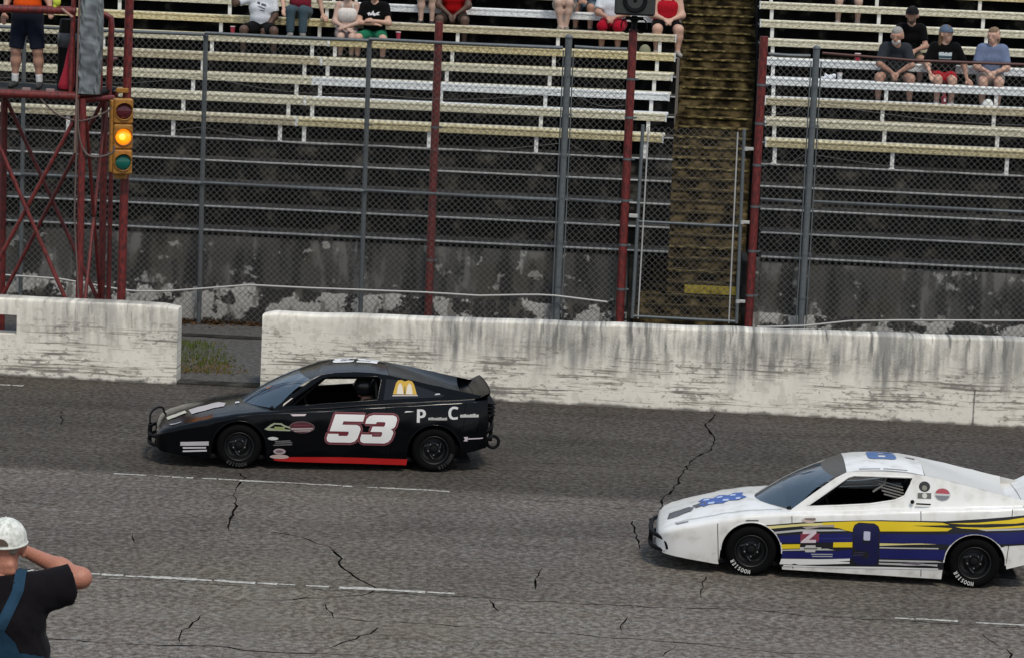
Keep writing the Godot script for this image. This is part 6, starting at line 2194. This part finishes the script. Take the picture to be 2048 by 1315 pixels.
# flat print on the front of a shirt: polygons in metres about the chest
func chest_print(root: Node3D, J: Dictionary, big: float, polys: Array, m: Material, dy := 0.0):
	var torso := [[J.pelvis + Vector3(-0.075, 0, 0), J.pelvis + Vector3(0.075, 0, 0), 0.105 * big + 0.016, 0.105 * big + 0.016], [J.pelvis.lerp(J.chest, 0.5) + Vector3(-0.055, 0, 0.01), J.pelvis.lerp(J.chest, 0.5) + Vector3(0.055, 0, 0.01), 0.121 * big, 0.121 * big], [J.chest + Vector3(-0.075, 0, 0), J.chest + Vector3(0.075, 0, 0), 0.108 * big + 0.016, 0.108 * big + 0.016], [J.lsh.lerp(J.rsh, 0.14), J.rsh.lerp(J.lsh, 0.14), 0.066 * big + 0.016, 0.066 * big + 0.016]]
	var g := Geo.new()
	sheet(polys, [], 0.03, func(p: Vector2) -> Vector3:
		var q := Vector3(p.x, J.chest.y + dy + p.y, J.chest.z + 0.4)
		for i in 30:
			var d := field_at(torso, 0.05, q)
			if d < 0.006: break
			q.z -= maxf(d * 0.85, 0.0015)
		return q, Vector3.BACK, g)
	put(g.done(), "shirt_print", m, root)

func build_people():
	M.cloth_tex = noise_tex(256, 0.02, 4, [[0.0, grey(0.72)], [0.5, grey(0.92)], [1.0, grey(1.0)]], 91)
	M.eye = mat(0.03, 0.02, 0.018, 0.2)
	M.lip = mat(0.22, 0.07, 0.06, 0.5)
	var white := cloth(0.70, 0.73, 0.78)
	var black := cloth(0.0045, 0.0045, 0.005)
	var shoe_dark := mat(0.02, 0.019, 0.018, 0.7)
	var shoe_tan := mat(0.16, 0.14, 0.11, 0.8)
	var grp := "spectators on the benches"
	var J: Dictionary
	var p: Node3D
	# --- left block
	J = seated({"lean": 0.12, "spread": 0.24})
	arms(J, "raised_right")
	p = person("seated person in a white printed T-shirt lifting one arm", Vector3(-7.34, seat_y(9) - 0.30, row_z(9) + 0.115), 0.05, J, {"skin": 3, "shirt": white, "sleeve": 0.75, "pants": black, "leg": 0.9, "shoe": shoe_dark, "hair": black, "bulk": 1.08}, grp)
	chest_print(p, J, 1.08, [poly([-0.07, 0.05, -0.02, 0.03, -0.01, 0.06, -0.05, 0.08]), poly([0.0, 0.02, 0.08, 0.0, 0.08, 0.035, 0.01, 0.055]), poly([-0.06, 0.0, -0.01, -0.02, 0.07, -0.05, 0.07, -0.03, -0.02, 0.005]), poly([-0.02, -0.06, 0.06, -0.08, 0.06, -0.065, -0.02, -0.045])], mat(0.10, 0.10, 0.12, 0.9), 0.02)
	J = seated({"lean": 0.15, "spread": 0.10, "drop": -0.04, "feet": -0.325, "reach": 0.02})
	arms(J, "propped")
	person("person in a dark red top and blue jeans with feet on the bench below", Vector3(-6.66, seat_y(9), row_z(9) - 0.02), 0.0, J, {"skin": 0, "shirt": cloth(0.20, 0.02, 0.035), "sleeve": 0.5, "pants": cloth(0.055, 0.085, 0.105), "leg": 1.93, "pants_name": "jeans", "shoe": shoe_tan, "sock": cloth(0.6, 0.6, 0.6), "sock_len": 0.12, "hair": cloth(0.06, 0.035, 0.02)}, grp)
	J = seated({"lean": 0.12, "spread": 0.09, "shoulder": 0.15, "feet": -0.31})
	arms(J, "low_cross")
	person("person in a white low-cut top with forearms crossed on the lap", Vector3(-5.79, seat_y(9) - 0.355, row_z(9) + 0.115), 0.1, J, {"skin": 4, "shirt": cloth(0.68, 0.64, 0.60), "crop": true, "sleeve": 0.0, "pants": cloth(0.36, 0.30, 0.29), "leg": 0.55, "shoe": shoe_dark, "hair": cloth(0.05, 0.028, 0.02), "long_hair": true, "bulk": 0.94, "face": true}, grp)
	J = seated({"lean": 0.1, "spread": 0.2, "feet": -0.31})
	arms(J, "crossed")
	p = person("person in a black printed T-shirt and green shorts with folded arms", Vector3(-5.29, seat_y(9) - 0.355, row_z(9) + 0.115), -0.05, J, {"skin": 0, "shirt": black, "sleeve": 0.6, "pants": cloth(0.012, 0.15, 0.075), "leg": 0.85, "shoe": shoe_dark, "hair": cloth(0.04, 0.025, 0.018), "face": true}, grp)
	chest_print(p, J, 1.0, [poly([-0.11, 0.03, -0.07, 0.055, -0.04, 0.03, -0.03, 0.06, -0.005, 0.085, 0.0, 0.05, 0.03, 0.035, 0.06, 0.06, 0.10, 0.065, 0.07, 0.035, 0.10, 0.015, 0.04, 0.01, 0.01, -0.005, -0.02, 0.015, -0.05, 0.0, -0.06, 0.02, -0.08, -0.01, -0.09, 0.02])], mat(0.62, 0.60, 0.62, 0.9), 0.0)
	J = seated({"lean": 0.0, "spread": 0.09, "drop": -0.03, "feet": -0.325, "shoulder": 0.16})
	arms(J, "up_face")
	person("bare legged person in grey shorts and dark shoes left of the red shirt", Vector3(-4.40, seat_y(10), row_z(10) - 0.02), 0.0, J, {"skin": 4, "shirt": cloth(0.12, 0.05, 0.06), "pants": cloth(0.13, 0.125, 0.13), "leg": 0.6, "shoe": shoe_dark, "hair": cloth(0.07, 0.04, 0.025)}, grp)
	J = seated({"lean": 0.28, "spread": 0.2})
	arms(J, "knees")
	person("person in a bright red T-shirt leaning forward on the knees", Vector3(-3.92, seat_y(10) - 0.30, row_z(10) + 0.115), 0.0, J, {"skin": 3, "shirt": cloth(0.42, 0.006, 0.008), "sleeve": 0.7, "pants": cloth(0.03, 0.022, 0.018), "leg": 0.95, "shoe": shoe_dark, "hair": black, "bulk": 1.12}, grp)
	J = seated({"lean": 0.2, "spread": 0.09, "drop": -0.05, "feet": -0.325, "feet_out": -0.045, "shoulder": 0.15})
	arms(J, "knees")
	person("bare legged person with knees up, between the thick grey post and denim shorts", Vector3(-1.92, seat_y(10), row_z(10) - 0.02), 0.0, J, {"skin": 4, "shirt": cloth(0.10, 0.06, 0.07), "pants": cloth(0.36, 0.30, 0.25), "leg": 0.5, "shoe": shoe_tan, "hair": cloth(0.12, 0.07, 0.04)}, grp)
	J = seated({"lean": 0.25, "spread": 0.12, "shoulder": 0.15})
	arms(J, "lap")
	person("person in denim shorts and a violet patterned top, behind the bench", Vector3(-1.52, seat_y(11) - 0.30, row_z(11) + 0.115), -0.15, J, {"skin": 1, "shirt": cloth(0.16, 0.13, 0.19), "sleeve": 0.7, "pants": cloth(0.10, 0.15, 0.20), "leg": 0.8, "shoe": shoe_dark, "hair": cloth(0.05, 0.03, 0.02)}, grp)
	J = seated({"lean": 0.18, "spread": 0.13})
	arms(J, "lap")
	person("person in a white shirt and wide red shorts left of the loudspeaker", Vector3(-1.02, seat_y(10) - 0.30, row_z(10) + 0.115), -0.1, J, {"skin": 1, "shirt": white, "sleeve": 0.8, "pants": cloth(0.34, 0.006, 0.02), "leg": 1.0, "shoe": shoe_dark, "hair": cloth(0.1, 0.06, 0.04), "bulk": 1.2}, grp)
	J = seated({"lean": 0.12, "spread": 0.17})
	arms(J, "lap")
	person("person in a red tank top and black shorts beside the mossy stairs", Vector3(-0.07, seat_y(10) - 0.30, row_z(10) + 0.115), 0.1, J, {"skin": 0, "shirt": cloth(0.40, 0.01, 0.02), "tank": true, "sleeve": 0.0, "pants": black, "leg": 0.8, "shoe": mat(0.3, 0.27, 0.24, 0.8), "hair": cloth(0.1, 0.06, 0.04), "bulk": 1.3}, grp)
	# --- right block
	J = seated({"lean": 0.42, "spread": 0.24, "head_lean": 0.5})
	arms(J, "knees")
	person("person in a dark collared shirt leaning forward with hands between the knees", Vector3(3.96, seat_y(8) - 0.30, row_z(8) + 0.115), 0.0, J, {"skin": 1, "shirt": cloth(0.028, 0.033, 0.040), "sleeve": 0.95, "pants": cloth(0.06, 0.055, 0.05), "leg": 0.7, "shoe": shoe_dark, "hair": cloth(0.30, 0.29, 0.28), "beard": cloth(0.58, 0.56, 0.53), "bulk": 1.14, "face": true, "look_at": Vector3(-0.35, -0.22, 1)}, grp)
	J = seated({"lean": 0.3, "spread": 0.16})
	arms(J, "lap")
	person("person in a black hat and black T-shirt in the row behind", Vector3(4.27, seat_y(9) - 0.30, row_z(9) + 0.115), 0.0, J, {"skin": 1, "shirt": black, "sleeve": 0.7, "pants": cloth(0.10, 0.085, 0.06), "leg": 0.9, "shoe": shoe_dark, "hair": cloth(0.03, 0.02, 0.015), "beard": cloth(0.13, 0.09, 0.07), "cap": cloth(0.012, 0.012, 0.014), "face": true, "look_at": Vector3(-0.25, -0.15, 1)}, grp)
	J = seated({"lean": 0.14, "spread": 0.11})
	arms(J, "propped")
	p = person("person in a blue cap, black printed T-shirt and red shorts", Vector3(4.83, seat_y(8) - 0.30, row_z(8) + 0.115), 0.0, J, {"skin": 0, "shirt": black, "sleeve": 0.9, "pants": cloth(0.36, 0.012, 0.02), "leg": 0.7, "shoe": mat(0.4, 0.4, 0.4, 0.8), "hair": cloth(0.16, 0.10, 0.06), "long_hair": true, "cap": cloth(0.10, 0.14, 0.20), "brim": mat(0.03, 0.04, 0.055, 0.9), "brim_turn": 0.35, "bulk": 1.1, "face": true, "look_at": Vector3(0.75, 0.0, 0.8)}, grp)
	chest_print(p, J, 1.1, [poly([-0.10, 0.02, 0.10, 0.02, 0.10, 0.075, 0.05, 0.07, 0.045, 0.055, 0.03, 0.07, 0.0, 0.075, -0.01, 0.055, -0.03, 0.075, -0.10, 0.07])], mat(0.42, 0.48, 0.50, 0.9), 0.0)
	chest_print(p, J, 1.1, [poly([-0.10, 0.0, 0.10, 0.0, 0.10, 0.012, -0.10, 0.012])], mat(0.08, 0.16, 0.20, 0.9), 0.0)
	chest_print(p, J, 1.1, [poly([-0.09, -0.035, 0.09, -0.035, 0.10, -0.012, -0.10, -0.012])], mat(0.24, 0.27, 0.28, 0.9), 0.0)
	J = seated({"lean": 0.16, "spread": 0.12, "shoulder": 0.17})
	arms(J, "lap")
	person("person in a blue grey T-shirt with hands in the lap", Vector3(5.66, seat_y(8) - 0.30, row_z(8) + 0.115), -0.08, J, {"skin": 0, "shirt": cloth(0.15, 0.19, 0.30), "sleeve": 0.8, "pants": cloth(0.30, 0.27, 0.25), "leg": 0.55, "shoe": shoe_dark, "hair": cloth(0.20, 0.14, 0.09), "ponytail": true, "bulk": 1.18, "face": true, "look_at": Vector3(-0.5, -0.05, 1)}, grp)
	J = seated({"lean": 0.1, "spread": 0.16})
	arms(J, "lap")
	person("person in dark clothes on the top visible bench right of the stairs", Vector3(3.22, seat_y(12) - 0.30, row_z(12) + 0.115), 0.1, J, {"skin": 4, "shirt": cloth(0.03, 0.03, 0.04), "pants": cloth(0.03, 0.025, 0.03), "leg": 0.85, "shoe": mat(0.3, 0.28, 0.27, 0.8), "hair": cloth(0.06, 0.04, 0.03)}, grp)

	# --- flag man on the tower: stands, facing the track
	J = {}
	J.pelvis = Vector3(0, 1.02, 0)
	J.chest = Vector3(0, 1.36, 0.01)
	J.neck = Vector3(0, 1.57, 0.0)
	J.head = Vector3(0, 1.73, 0.03)
	for s in [1, -1]:
		var n := "l" if s > 0 else "r"
		J[n + "sh"] = Vector3(s * 0.20, 1.51, 0)
		J[n + "hip"] = Vector3(s * 0.10, 0.98, 0.0)
		J[n + "kn"] = Vector3(s * 0.155, 0.54, 0.02)
		J[n + "an"] = Vector3(s * 0.175, 0.095, -0.03)
		J[n + "toe"] = Vector3(s * 0.20, 0.04, 0.15)
	J.lel = Vector3(0.30, 1.27, 0.04)
	J.lwr = Vector3(0.38, 1.12, 0.22)
	J.lhd = Vector3(0.2, -0.4, 0.9)
	J.rel = Vector3(-0.29, 1.25, -0.02)
	J.rwr = Vector3(-0.30, 1.05, 0.14)
	J.rhd = Vector3(0, -0.8, 0.5)
	person("person in an orange shirt and navy shorts on the red tower deck", Vector3(-9.03, 3.943, -1.02), 0.0, J, {"skin": 1, "shirt": cloth(0.75, 0.09, 0.01), "sleeve": 0.7, "pants": cloth(0.011, 0.014, 0.026), "leg": 0.95, "shoe": shoe_dark, "sock": cloth(0.7, 0.7, 0.7), "sock_len": 0.26, "hair": cloth(0.1, 0.07, 0.05), "bulk": 1.22, "cell": 0.014, "size": 1.0})
	var g := Geo.new()
	g.tube([Vector3(-8.62, 5.02, -0.74), Vector3(-8.50, 5.45, -0.70)], 0.011, 6)
	g.ball(Vector3(-8.55, 5.19, -0.72), Vector3(0.06, 0.075, 0.05), 10)
	g.ball(Vector3(-8.57, 5.13, -0.71), Vector3(0.035, 0.05, 0.03), 10)
	tag(put(g.done(), "yellow_flag", mat(0.50, 0.56, 0.05, 0.8)), "bunched yellow flag on its stick beside the orange shirt", "flag")

	# --- drivers
	for d in [[Vector3(-5.0, 0, 4.77), deg_to_rad(9.78), "driver in a dark suit and helmet inside the black car"], [Vector3(1.11, 0, 8.82), 0.0, "driver in a dark suit and helmet inside the white car"]]:
		J = seated({"lean": -0.5, "spread": 0.12, "drop": -0.06, "feet": -0.07, "reach": 0.32, "head_lean": -0.05})
		arms(J, "wheel")
		var at: Vector3 = d[0] + Basis(Vector3.UP, d[1]) * Vector3(1.30, 0.222, 0.2)
		var root := person(d[2], at, d[1] - PI / 2, J, {"skin": 1, "shirt": cloth(0.012, 0.012, 0.014), "sleeve": 1.95, "pants": cloth(0.012, 0.012, 0.014), "leg": 1.9, "pants_name": "suit_trousers", "shoe": shoe_dark, "no_head": false, "bulk": 0.92, "cell": 0.022, "size": 1.0}, "drivers")
		g = Geo.new()
		g.ball(J.head + Vector3(0, 0.01, 0.0), Vector3(0.125, 0.135, 0.145), 18)
		g.box(J.head + Vector3(0, 0.02, 0.115), Vector3(0.19, 0.075, 0.07), 0.03)
		put(g.done(), "helmet", mat(0.015, 0.015, 0.018, 0.25), root)

	build_watcher()

# man in the foreground, seen from behind
func build_watcher():
	var at := Vector3(-3.50, 1.49, 23.0)
	# he faces the track (-z), so his back is towards the camera; local +z is towards the camera here
	var J := {}
	J.pelvis = Vector3(-0.02, 0.95, 0.02)
	J.chest = Vector3(0.0, 1.28, 0.02)
	J.neck = Vector3(0.0, 1.50, 0.0)
	J.head = Vector3(0.02, 1.672, -0.03)
	J.rsh = Vector3(0.215, 1.455, 0.0)
	J.lsh = Vector3(-0.215, 1.455, 0.0)
	J.rel = Vector3(0.43, 1.505, -0.08)
	J.rwr = Vector3(0.055, 1.60, -0.27)
	J.lel = Vector3(-0.44, 1.50, -0.12)
	J.lwr = Vector3(-0.17, 1.60, -0.24)
	for s in [1, -1]:
		var n := "r" if s > 0 else "l"
		J[n + "hip"] = Vector3(s * 0.10, 0.92, 0.0)
		J[n + "kn"] = Vector3(s * 0.13, 0.50, -0.02)
		J[n + "an"] = Vector3(s * 0.14, 0.09, 0.02)
		J[n + "toe"] = Vector3(s * 0.16, 0.04, -0.16)
	var root := thing("person", "person seen from behind in a white cap, black T-shirt and blue overalls", "person", at)
	var torso := [[Vector3(-0.10, 0.95, 0.02), Vector3(0.10, 0.95, 0.02), 0.15, 0.15], [Vector3(-0.10, 1.10, 0.0), Vector3(0.10, 1.10, 0.0), 0.16, 0.16], [Vector3(-0.10, 1.28, 0.01), Vector3(0.10, 1.28, 0.01), 0.142, 0.142], [Vector3(-0.14, 1.43, 0.0), Vector3(0.14, 1.43, 0.0), 0.088, 0.088], [Vector3(0, 1.44, 0.0), Vector3(0, 1.53, -0.005), 0.10, 0.075], [Vector3(0, 1.5, 0.0), Vector3(0.015, 1.62, -0.02), 0.068, 0.066]]
	var limbs := []
	for n in ["l", "r"]:
		limbs.append([J[n + "sh"], J[n + "el"], 0.062, 0.05])
		limbs.append([J[n + "el"], J[n + "el"].lerp(J[n + "wr"], 0.35), 0.05, 0.05])
		limbs.append([J[n + "el"].lerp(J[n + "wr"], 0.35), J[n + "wr"], 0.05, 0.032])
		limbs.append([J[n + "hip"], J[n + "kn"], 0.1, 0.065])
		limbs.append([J[n + "kn"], J[n + "an"], 0.064, 0.04])
		limbs.append([J[n + "an"] - Vector3(0, 0.04, -0.02), J[n + "toe"], 0.04, 0.03])
	var acc := Acc.new()
	nets(torso + limbs, 0.045, 0.013, acc)
	# head from behind: cranium, neck folds, ear
	var H: Vector3 = J.head
	nets([[H + Vector3(0, 0.03, 0.02), H + Vector3(0, 0.02, -0.02), 0.096, 0.092], [H + Vector3(0, -0.05, -0.03), H + Vector3(0, -0.085, -0.06), 0.07, 0.045], [H + Vector3(0, -0.05, 0.035), H + Vector3(0, -0.10, 0.03), 0.072, 0.07], [H + Vector3(-0.05, -0.085, 0.085), H + Vector3(0.05, -0.085, 0.085), 0.02, 0.02], [H + Vector3(-0.055, -0.12, 0.08), H + Vector3(0.055, -0.12, 0.08), 0.022, 0.022], [H + Vector3(0.094, 0.0, 0.0), H + Vector3(0.1, -0.045, 0.0), 0.02, 0.014], [H + Vector3(-0.094, 0.0, 0.0), H + Vector3(-0.1, -0.045, 0.0), 0.02, 0.014], [H + Vector3(0, 0.0, -0.1), H + Vector3(0, -0.03, -0.118), 0.012, 0.016], [H + Vector3(0, -0.1, 0.02), H + Vector3(-0.01, -0.18, 0.02), 0.07, 0.075]], 0.02, 0.0075, acc)
	nets(hand_bones(J.rwr, Vector3(-0.9, 0.2, -0.25), Vector3(-0.2, 0, 1), false, 0.3), 0.012, 0.006, acc)
	nets(hand_bones(J.lwr, Vector3(0.9, 0.35, -0.1), Vector3(0.2, 0, 1), true, 0.3), 0.012, 0.006, acc)
	var sk := mat(0.44, 0.185, 0.12, 0.55, 0.0, noise_tex(512, 0.03, 4, [[0.0, Color(0.72, 0.62, 0.58)], [0.5, grey(0.92)], [1.0, grey(1.0)]], 95), Vector3.ONE * 4.0)
	sk.subsurf_scatter_enabled = true
	sk.subsurf_scatter_strength = 0.06
	put(acc.mesh(), "body", sk, root)
	# hair fringe under the cap
	acc = Acc.new()
	nets([[H + Vector3(-0.05, 0.0, 0.066), H + Vector3(0.05, 0.0, 0.066), 0.034, 0.034]], 0.02, 0.0075, acc)
	put(acc.mesh(), "hair", cloth(0.24, 0.19, 0.15), root)
	# shirt with folds
	var shirt_bones := []
	for i in 5:
		var b: Array = torso[i]
		shirt_bones.append([b[0], b[1], b[2] + 0.018, b[3] + 0.018])
	shirt_bones[4] = [Vector3(0, 1.42, 0.0), Vector3(0, 1.525, 0.0), 0.11, 0.092, 1]
	for n in ["l", "r"]:
		var e: Vector3 = J[n + "sh"].lerp(J[n + "el"], 0.80)
		shirt_bones.append([J[n + "sh"], e, 0.092, 0.094, 1])
		var drop := Vector3(0, -0.075, 0.01)
		shirt_bones.append([J[n + "sh"] + drop * 0.8, e + drop, 0.078, 0.062, 1])
		shirt_bones.append([J[n + "sh"].lerp(J[n + "el"], 0.5) + Vector3(0, -0.03, 0.055), e + Vector3(0, -0.07, 0.055), 0.03, 0.026, 1])
		shirt_bones.append([J[n + "sh"] + Vector3(0, 0.0, 0.06), J[n + "sh"] + Vector3(-signf(J[n + "sh"].x) * 0.06, -0.26, 0.10), 0.03, 0.022])
	acc = Acc.new()
	nets(shirt_bones, 0.05, 0.0125, acc)
	# soft creases worked into the cloth
	var cr := fn(97, 5.0, 3)
	for i in acc.V.size():
		var v := acc.V[i]
		var c := Vector3(0, v.y, 0)
		var out := (v - c).normalized()
		acc.V[i] = v + out * 0.015 * cr.get_noise_3d(v.x * 1.6 + v.y * 0.8, v.y * 0.7, v.z * 1.6)
	put(acc.mesh(), "shirt", cloth(0.0085, 0.0072, 0.009), root)
	# overalls: trousers, back panel and straps laid on the shirt
	var ov := cloth(0.012, 0.034, 0.060)
	acc = Acc.new()
	var ob := [[Vector3(-0.10, 0.95, 0.02), Vector3(0.10, 0.95, 0.02), 0.178, 0.178], [Vector3(-0.10, 1.04, 0.01), Vector3(0.10, 1.04, 0.01), 0.184, 0.184, 0]]
	for n in ["l", "r"]:
		ob.append([J[n + "hip"], J[n + "kn"], 0.13, 0.095])
		ob.append([J[n + "kn"], J[n + "an"] + Vector3(0, 0.02, 0), 0.095, 0.085, 1])
	nets(ob, 0.05, 0.016, acc)
	put(acc.mesh(), "overalls", ov, root)
	var on_back := func(p: Vector2, off: float) -> Vector3:
		var q := Vector3(p.x, p.y, 0.45)
		for i in 50:
			var d := field_at(shirt_bones, 0.05, q)
			if d < off: break
			q.z -= maxf((d - off) * 0.8, 0.0012)
			if q.z < -0.02: break
		return q
	var g := Geo.new()
	sheet([poly([-0.23, 0.95, -0.22, 1.06, -0.15, 1.17, -0.06, 1.262, 0.06, 1.262, 0.13, 1.19, 0.18, 1.08, 0.20, 0.95])], [], 0.025, func(p: Vector2) -> Vector3: return on_back.call(p, 0.016), Vector3.BACK, g)
	put(g.done(), "back_panel", ov, root)
	for s in [1.0, -1.0]:
		g = Geo.new()
		var rows := []
		for i in 22:
			var f := i / 21.0
			var c := Vector2(lerpf(0.025, 0.125, pow(f, 0.85)) * s, lerpf(1.235, 1.465, f))
			var row := []
			for j in 5:
				var w := lerpf(-0.032, 0.032, j / 4.0)
				row.append(on_back.call(c + Vector2(w, 0.3 * -w * s * (1.0 - f)), 0.015 if j > 0 and j < 4 else 0.006))
			rows.append(row)
		# over the shoulder and down in front
		for zz in [0.055, 0.03, 0.0, -0.03, -0.06]:
			var row := []
			for j in 5:
				var q := Vector3(0.125 * s + lerpf(-0.03, 0.03, j / 4.0), 1.75, zz)
				for i in 60:
					var d := field_at(shirt_bones, 0.05, q)
					if d < 0.012: break
					q.y -= maxf((d - 0.012) * 0.8, 0.0012)
				row.append(q)
			rows.append(row)
		g.loft(rows)
		put(g.done(), "strap", mat(0.022, 0.055, 0.095, 0.9, 0.0, M.cloth_tex, Vector3.ONE * 3.0), root)
	# cap: mottled white crown, band edge, arch and closing strap at the back
	g = Geo.new()
	var crown := []
	var cn := fn(98, 14.0, 3)
	for i in 13:
		var a := PI * 0.5 * i / 12.0
		var row := []
		for j in 33:
			var t := TAU * j / 32.0
			var r := sin(a)
			var v := Vector3(0.116 * r * cos(t), 0.122 * cos(a), 0.128 * r * sin(t))
			v *= 1.0 + 0.009 * cn.get_noise_3dv(v)
			if i == 12: v.y -= 0.012 + 0.008 * maxf(0.0, sin(t))
			row.append(H + Vector3(0, 0.038, 0.0) + v)
		crown.append(row)
	g.loft(crown, true)
	var capm := mat(1, 1, 1, 0.9, 0.0, noise_tex(256, 0.04, 4, [[0.0, Color(0.30, 0.31, 0.27)], [0.4, Color(0.55, 0.56, 0.50)], [0.6, Color(0.74, 0.74, 0.69)], [1.0, Color(0.82, 0.82, 0.78)]], 96), Vector3.ONE * 3.0)
	put(g.done(), "cap_crown", capm, root)
	g = Geo.new()
	var band := []
	for j in 33:
		var t := TAU * j / 32.0
		band.append(H + Vector3(0, 0.022 - 0.008 * maxf(0.0, sin(t)), 0) + Vector3(0.1175 * cos(t), 0, 0.1295 * sin(t)))
	g.tube(band, 0.006, 6, false)
	put(g.done(), "cap_edge", mat(0.58, 0.58, 0.53, 0.9), root)
	# arched opening at the back with the hair in it, and the strap below
	g = Geo.new()
	var arch := []
	for i in 13: arch.append(Vector2(0.045 * cos(PI * i / 12.0), 0.03 + 0.04 * sin(PI * i / 12.0)))
	var arch_poly := PackedVector2Array(arch)
	sheet([arch_poly], [], 0.02, func(p: Vector2) -> Vector3: return H + Vector3(p.x, p.y, 0.1315 * sqrt(maxf(0.0, 1.0 - pow(p.x / 0.118, 2.0))) * sqrt(maxf(0.0, 1.0 - pow((p.y - 0.038) / 0.126, 2.0))) + 0.001), Vector3.BACK, g)
	put(g.done(), "cap_opening", cloth(0.12, 0.09, 0.07), root)
	g = Geo.new()
	g.ball(H + Vector3(0, 0.161, 0), Vector3(0.009, 0.005, 0.009), 8)
	put(g.done(), "cap_button", capm, root)
	g = Geo.new()
	var b0 := []
	var b1 := []
	for i in 13:
		var a := -PI * (0.12 + 0.76 * i / 12.0)
		b0.append(H + Vector3(0.112 * cos(a), 0.035, 0.12 * sin(a)))
		b1.append(H + Vector3(0.105 * cos(a), 0.03, 0.12 * sin(a) - 0.075 * sqrt(absf(sin(a)))))
	g.loft([b0, b1])
	put(g.done(), "cap_brim", capm, root)
	# dark strap of eyewear along the temple
	g = Geo.new()
	g.tube([H + Vector3(0.098, 0.015, 0.03), H + Vector3(0.105, -0.01, -0.03), H + Vector3(0.09, 0.0, -0.09)], 0.006, 6)
	put(g.done(), "glasses_strap", M.black, root)

# ---------------------------------------------------------------- small things on the benches
func cup(label: String, at: Vector3, m: Material, h := 0.12, r := 0.045):
	var t := thing("drink_cup", label, "cup", at, 0, "cups left on the benches")
	var g := Geo.new()
	g.lathe([Vector2(0.0, 0.0), Vector2(r * 0.72, 0.0), Vector2(r * 0.75, 0.004), Vector2(r, h), Vector2(r * 1.05, h + 0.004), Vector2(r * 0.97, h), Vector2(r * 0.7, 0.01), Vector2(0.0, 0.008)], 16)
	put(g.done(), "cup_body", m, t)
	g = Geo.new()
	g.lathe([Vector2(r * 1.06, h), Vector2(r * 1.06, h + 0.012), Vector2(r * 0.9, h + 0.016), Vector2(0.0, h + 0.016)], 16)
	put(g.done(), "lid", mat(0.5, 0.4, 0.4, 0.5), t)
	return t

func build_small_things():
	var pink := mat(0.36, 0.03, 0.07, 0.5)
	cup("red cup on the bench left of the white T-shirt person", Vector3(-7.86, seat_y(9) - 0.3245, row_z(9) + 0.115), pink)
	cup("red cup on the bench right of the green shorts", Vector3(-4.86, seat_y(9) - 0.3245, row_z(9) + 0.115), pink, 0.15)
	cup("red cup on the bench left of the person in the dark shirt", Vector3(3.37, seat_y(9) - 0.3245, row_z(9) + 0.115), mat(0.34, 0.015, 0.045, 0.5), 0.13, 0.055)
	# red flask under the white bench
	var t := thing("drink_bottle", "red drink bottle with a white patch below the red shorts", "bottle", Vector3(4.80, seat_y(7) - 0.3245, row_z(7) + 0.15))
	var g := Geo.new()
	g.lathe([Vector2(0, 0), Vector2(0.042, 0), Vector2(0.046, 0.01), Vector2(0.046, 0.13), Vector2(0.03, 0.16), Vector2(0.026, 0.18)], 16)
	put(g.done(), "bottle_body", mat(0.18, 0.008, 0.016, 0.25), t)
	g = Geo.new()
	g.lathe([Vector2(0.03, 0.175), Vector2(0.03, 0.205), Vector2(0, 0.207)], 14)
	put(g.done(), "bottle_cap", mat(0.12, 0.01, 0.016, 0.4), t)
	g = Geo.new()
	g.box(Vector3(0.012, 0.08, 0.045), Vector3(0.03, 0.05, 0.006), 0.002)
	put(g.done(), "patch", mat(0.7, 0.7, 0.7, 0.4), t)
	# white paper bag and wrappers
	t = thing("paper_bag", "crumpled white paper bag on the bench behind the thick grey post", "bag", Vector3(2.86, seat_y(8) - 0.3245, row_z(8) + 0.15))
	var pm := mat(0.66, 0.68, 0.72, 0.85)
	var acc := Acc.new()
	nets([[Vector3(-0.16, 0.025, 0), Vector3(0.0, 0.035, 0.02), 0.02, 0.035], [Vector3(0.0, 0.04, 0), Vector3(0.06, 0.06, 0.0), 0.05, 0.045], [Vector3(-0.07, 0.05, 0.0), Vector3(-0.09, 0.12, 0.0), 0.03, 0.008]], 0.02, 0.012, acc)
	var cr := fn(15, 18.0, 2)
	for i in acc.V.size():
		acc.V[i] += Vector3(cr.get_noise_3dv(acc.V[i]), 0.6 * cr.get_noise_3dv(acc.V[i] + Vector3(3, 0, 0)), 0) * 0.02
	put(acc.mesh(), "bag_body", pm, t)
	cup("white cup beside the crumpled paper bag", Vector3(3.03, seat_y(8) - 0.3245, row_z(8) + 0.115), mat(0.7, 0.7, 0.7, 0.5), 0.11, 0.045)
	# caps left under the benches
	for c in [["olive cap lying on the bench under the red tank top person", Vector3(-0.42, seat_y(9) - 0.3245, row_z(9) + 0.115), mat(0.20, 0.20, 0.13, 0.9), 0.13], ["white cap lying on the bench below the blue grey T-shirt person", Vector3(5.56, seat_y(7) - 0.3245, row_z(7) + 0.115), mat(0.60, 0.60, 0.57, 0.9), 0.125]]:
		t = thing("cap", c[0], "cap", c[1], 0, "caps left on the benches")
		g = Geo.new()
		var prof := []
		for i in 8:
			var a := PI * 0.5 * i / 7.0
			prof.append(Vector2(sin(a) * 0.105 if i > 0 else 0.0, cos(a) * c[3] + 0.004))
		g.lathe(prof, 18)
		put(g.done(), "cap_crown", c[2], t)
		g = Geo.new()
		var r0 := []
		var r1 := []
		for i in 11:
			var a := PI * (0.1 + 0.8 * i / 10.0)
			r0.append(Vector3(0.103 * cos(a), 0.014, 0.1 * sin(a)))
			r1.append(Vector3(0.1 * cos(a), 0.006, 0.1 * sin(a) + 0.06 * sqrt(sin(a))))
		g.loft([r0, r1])
		put(g.done(), "cap_brim", c[2], t)
	# litter on a lower tread is left out: none can be made out
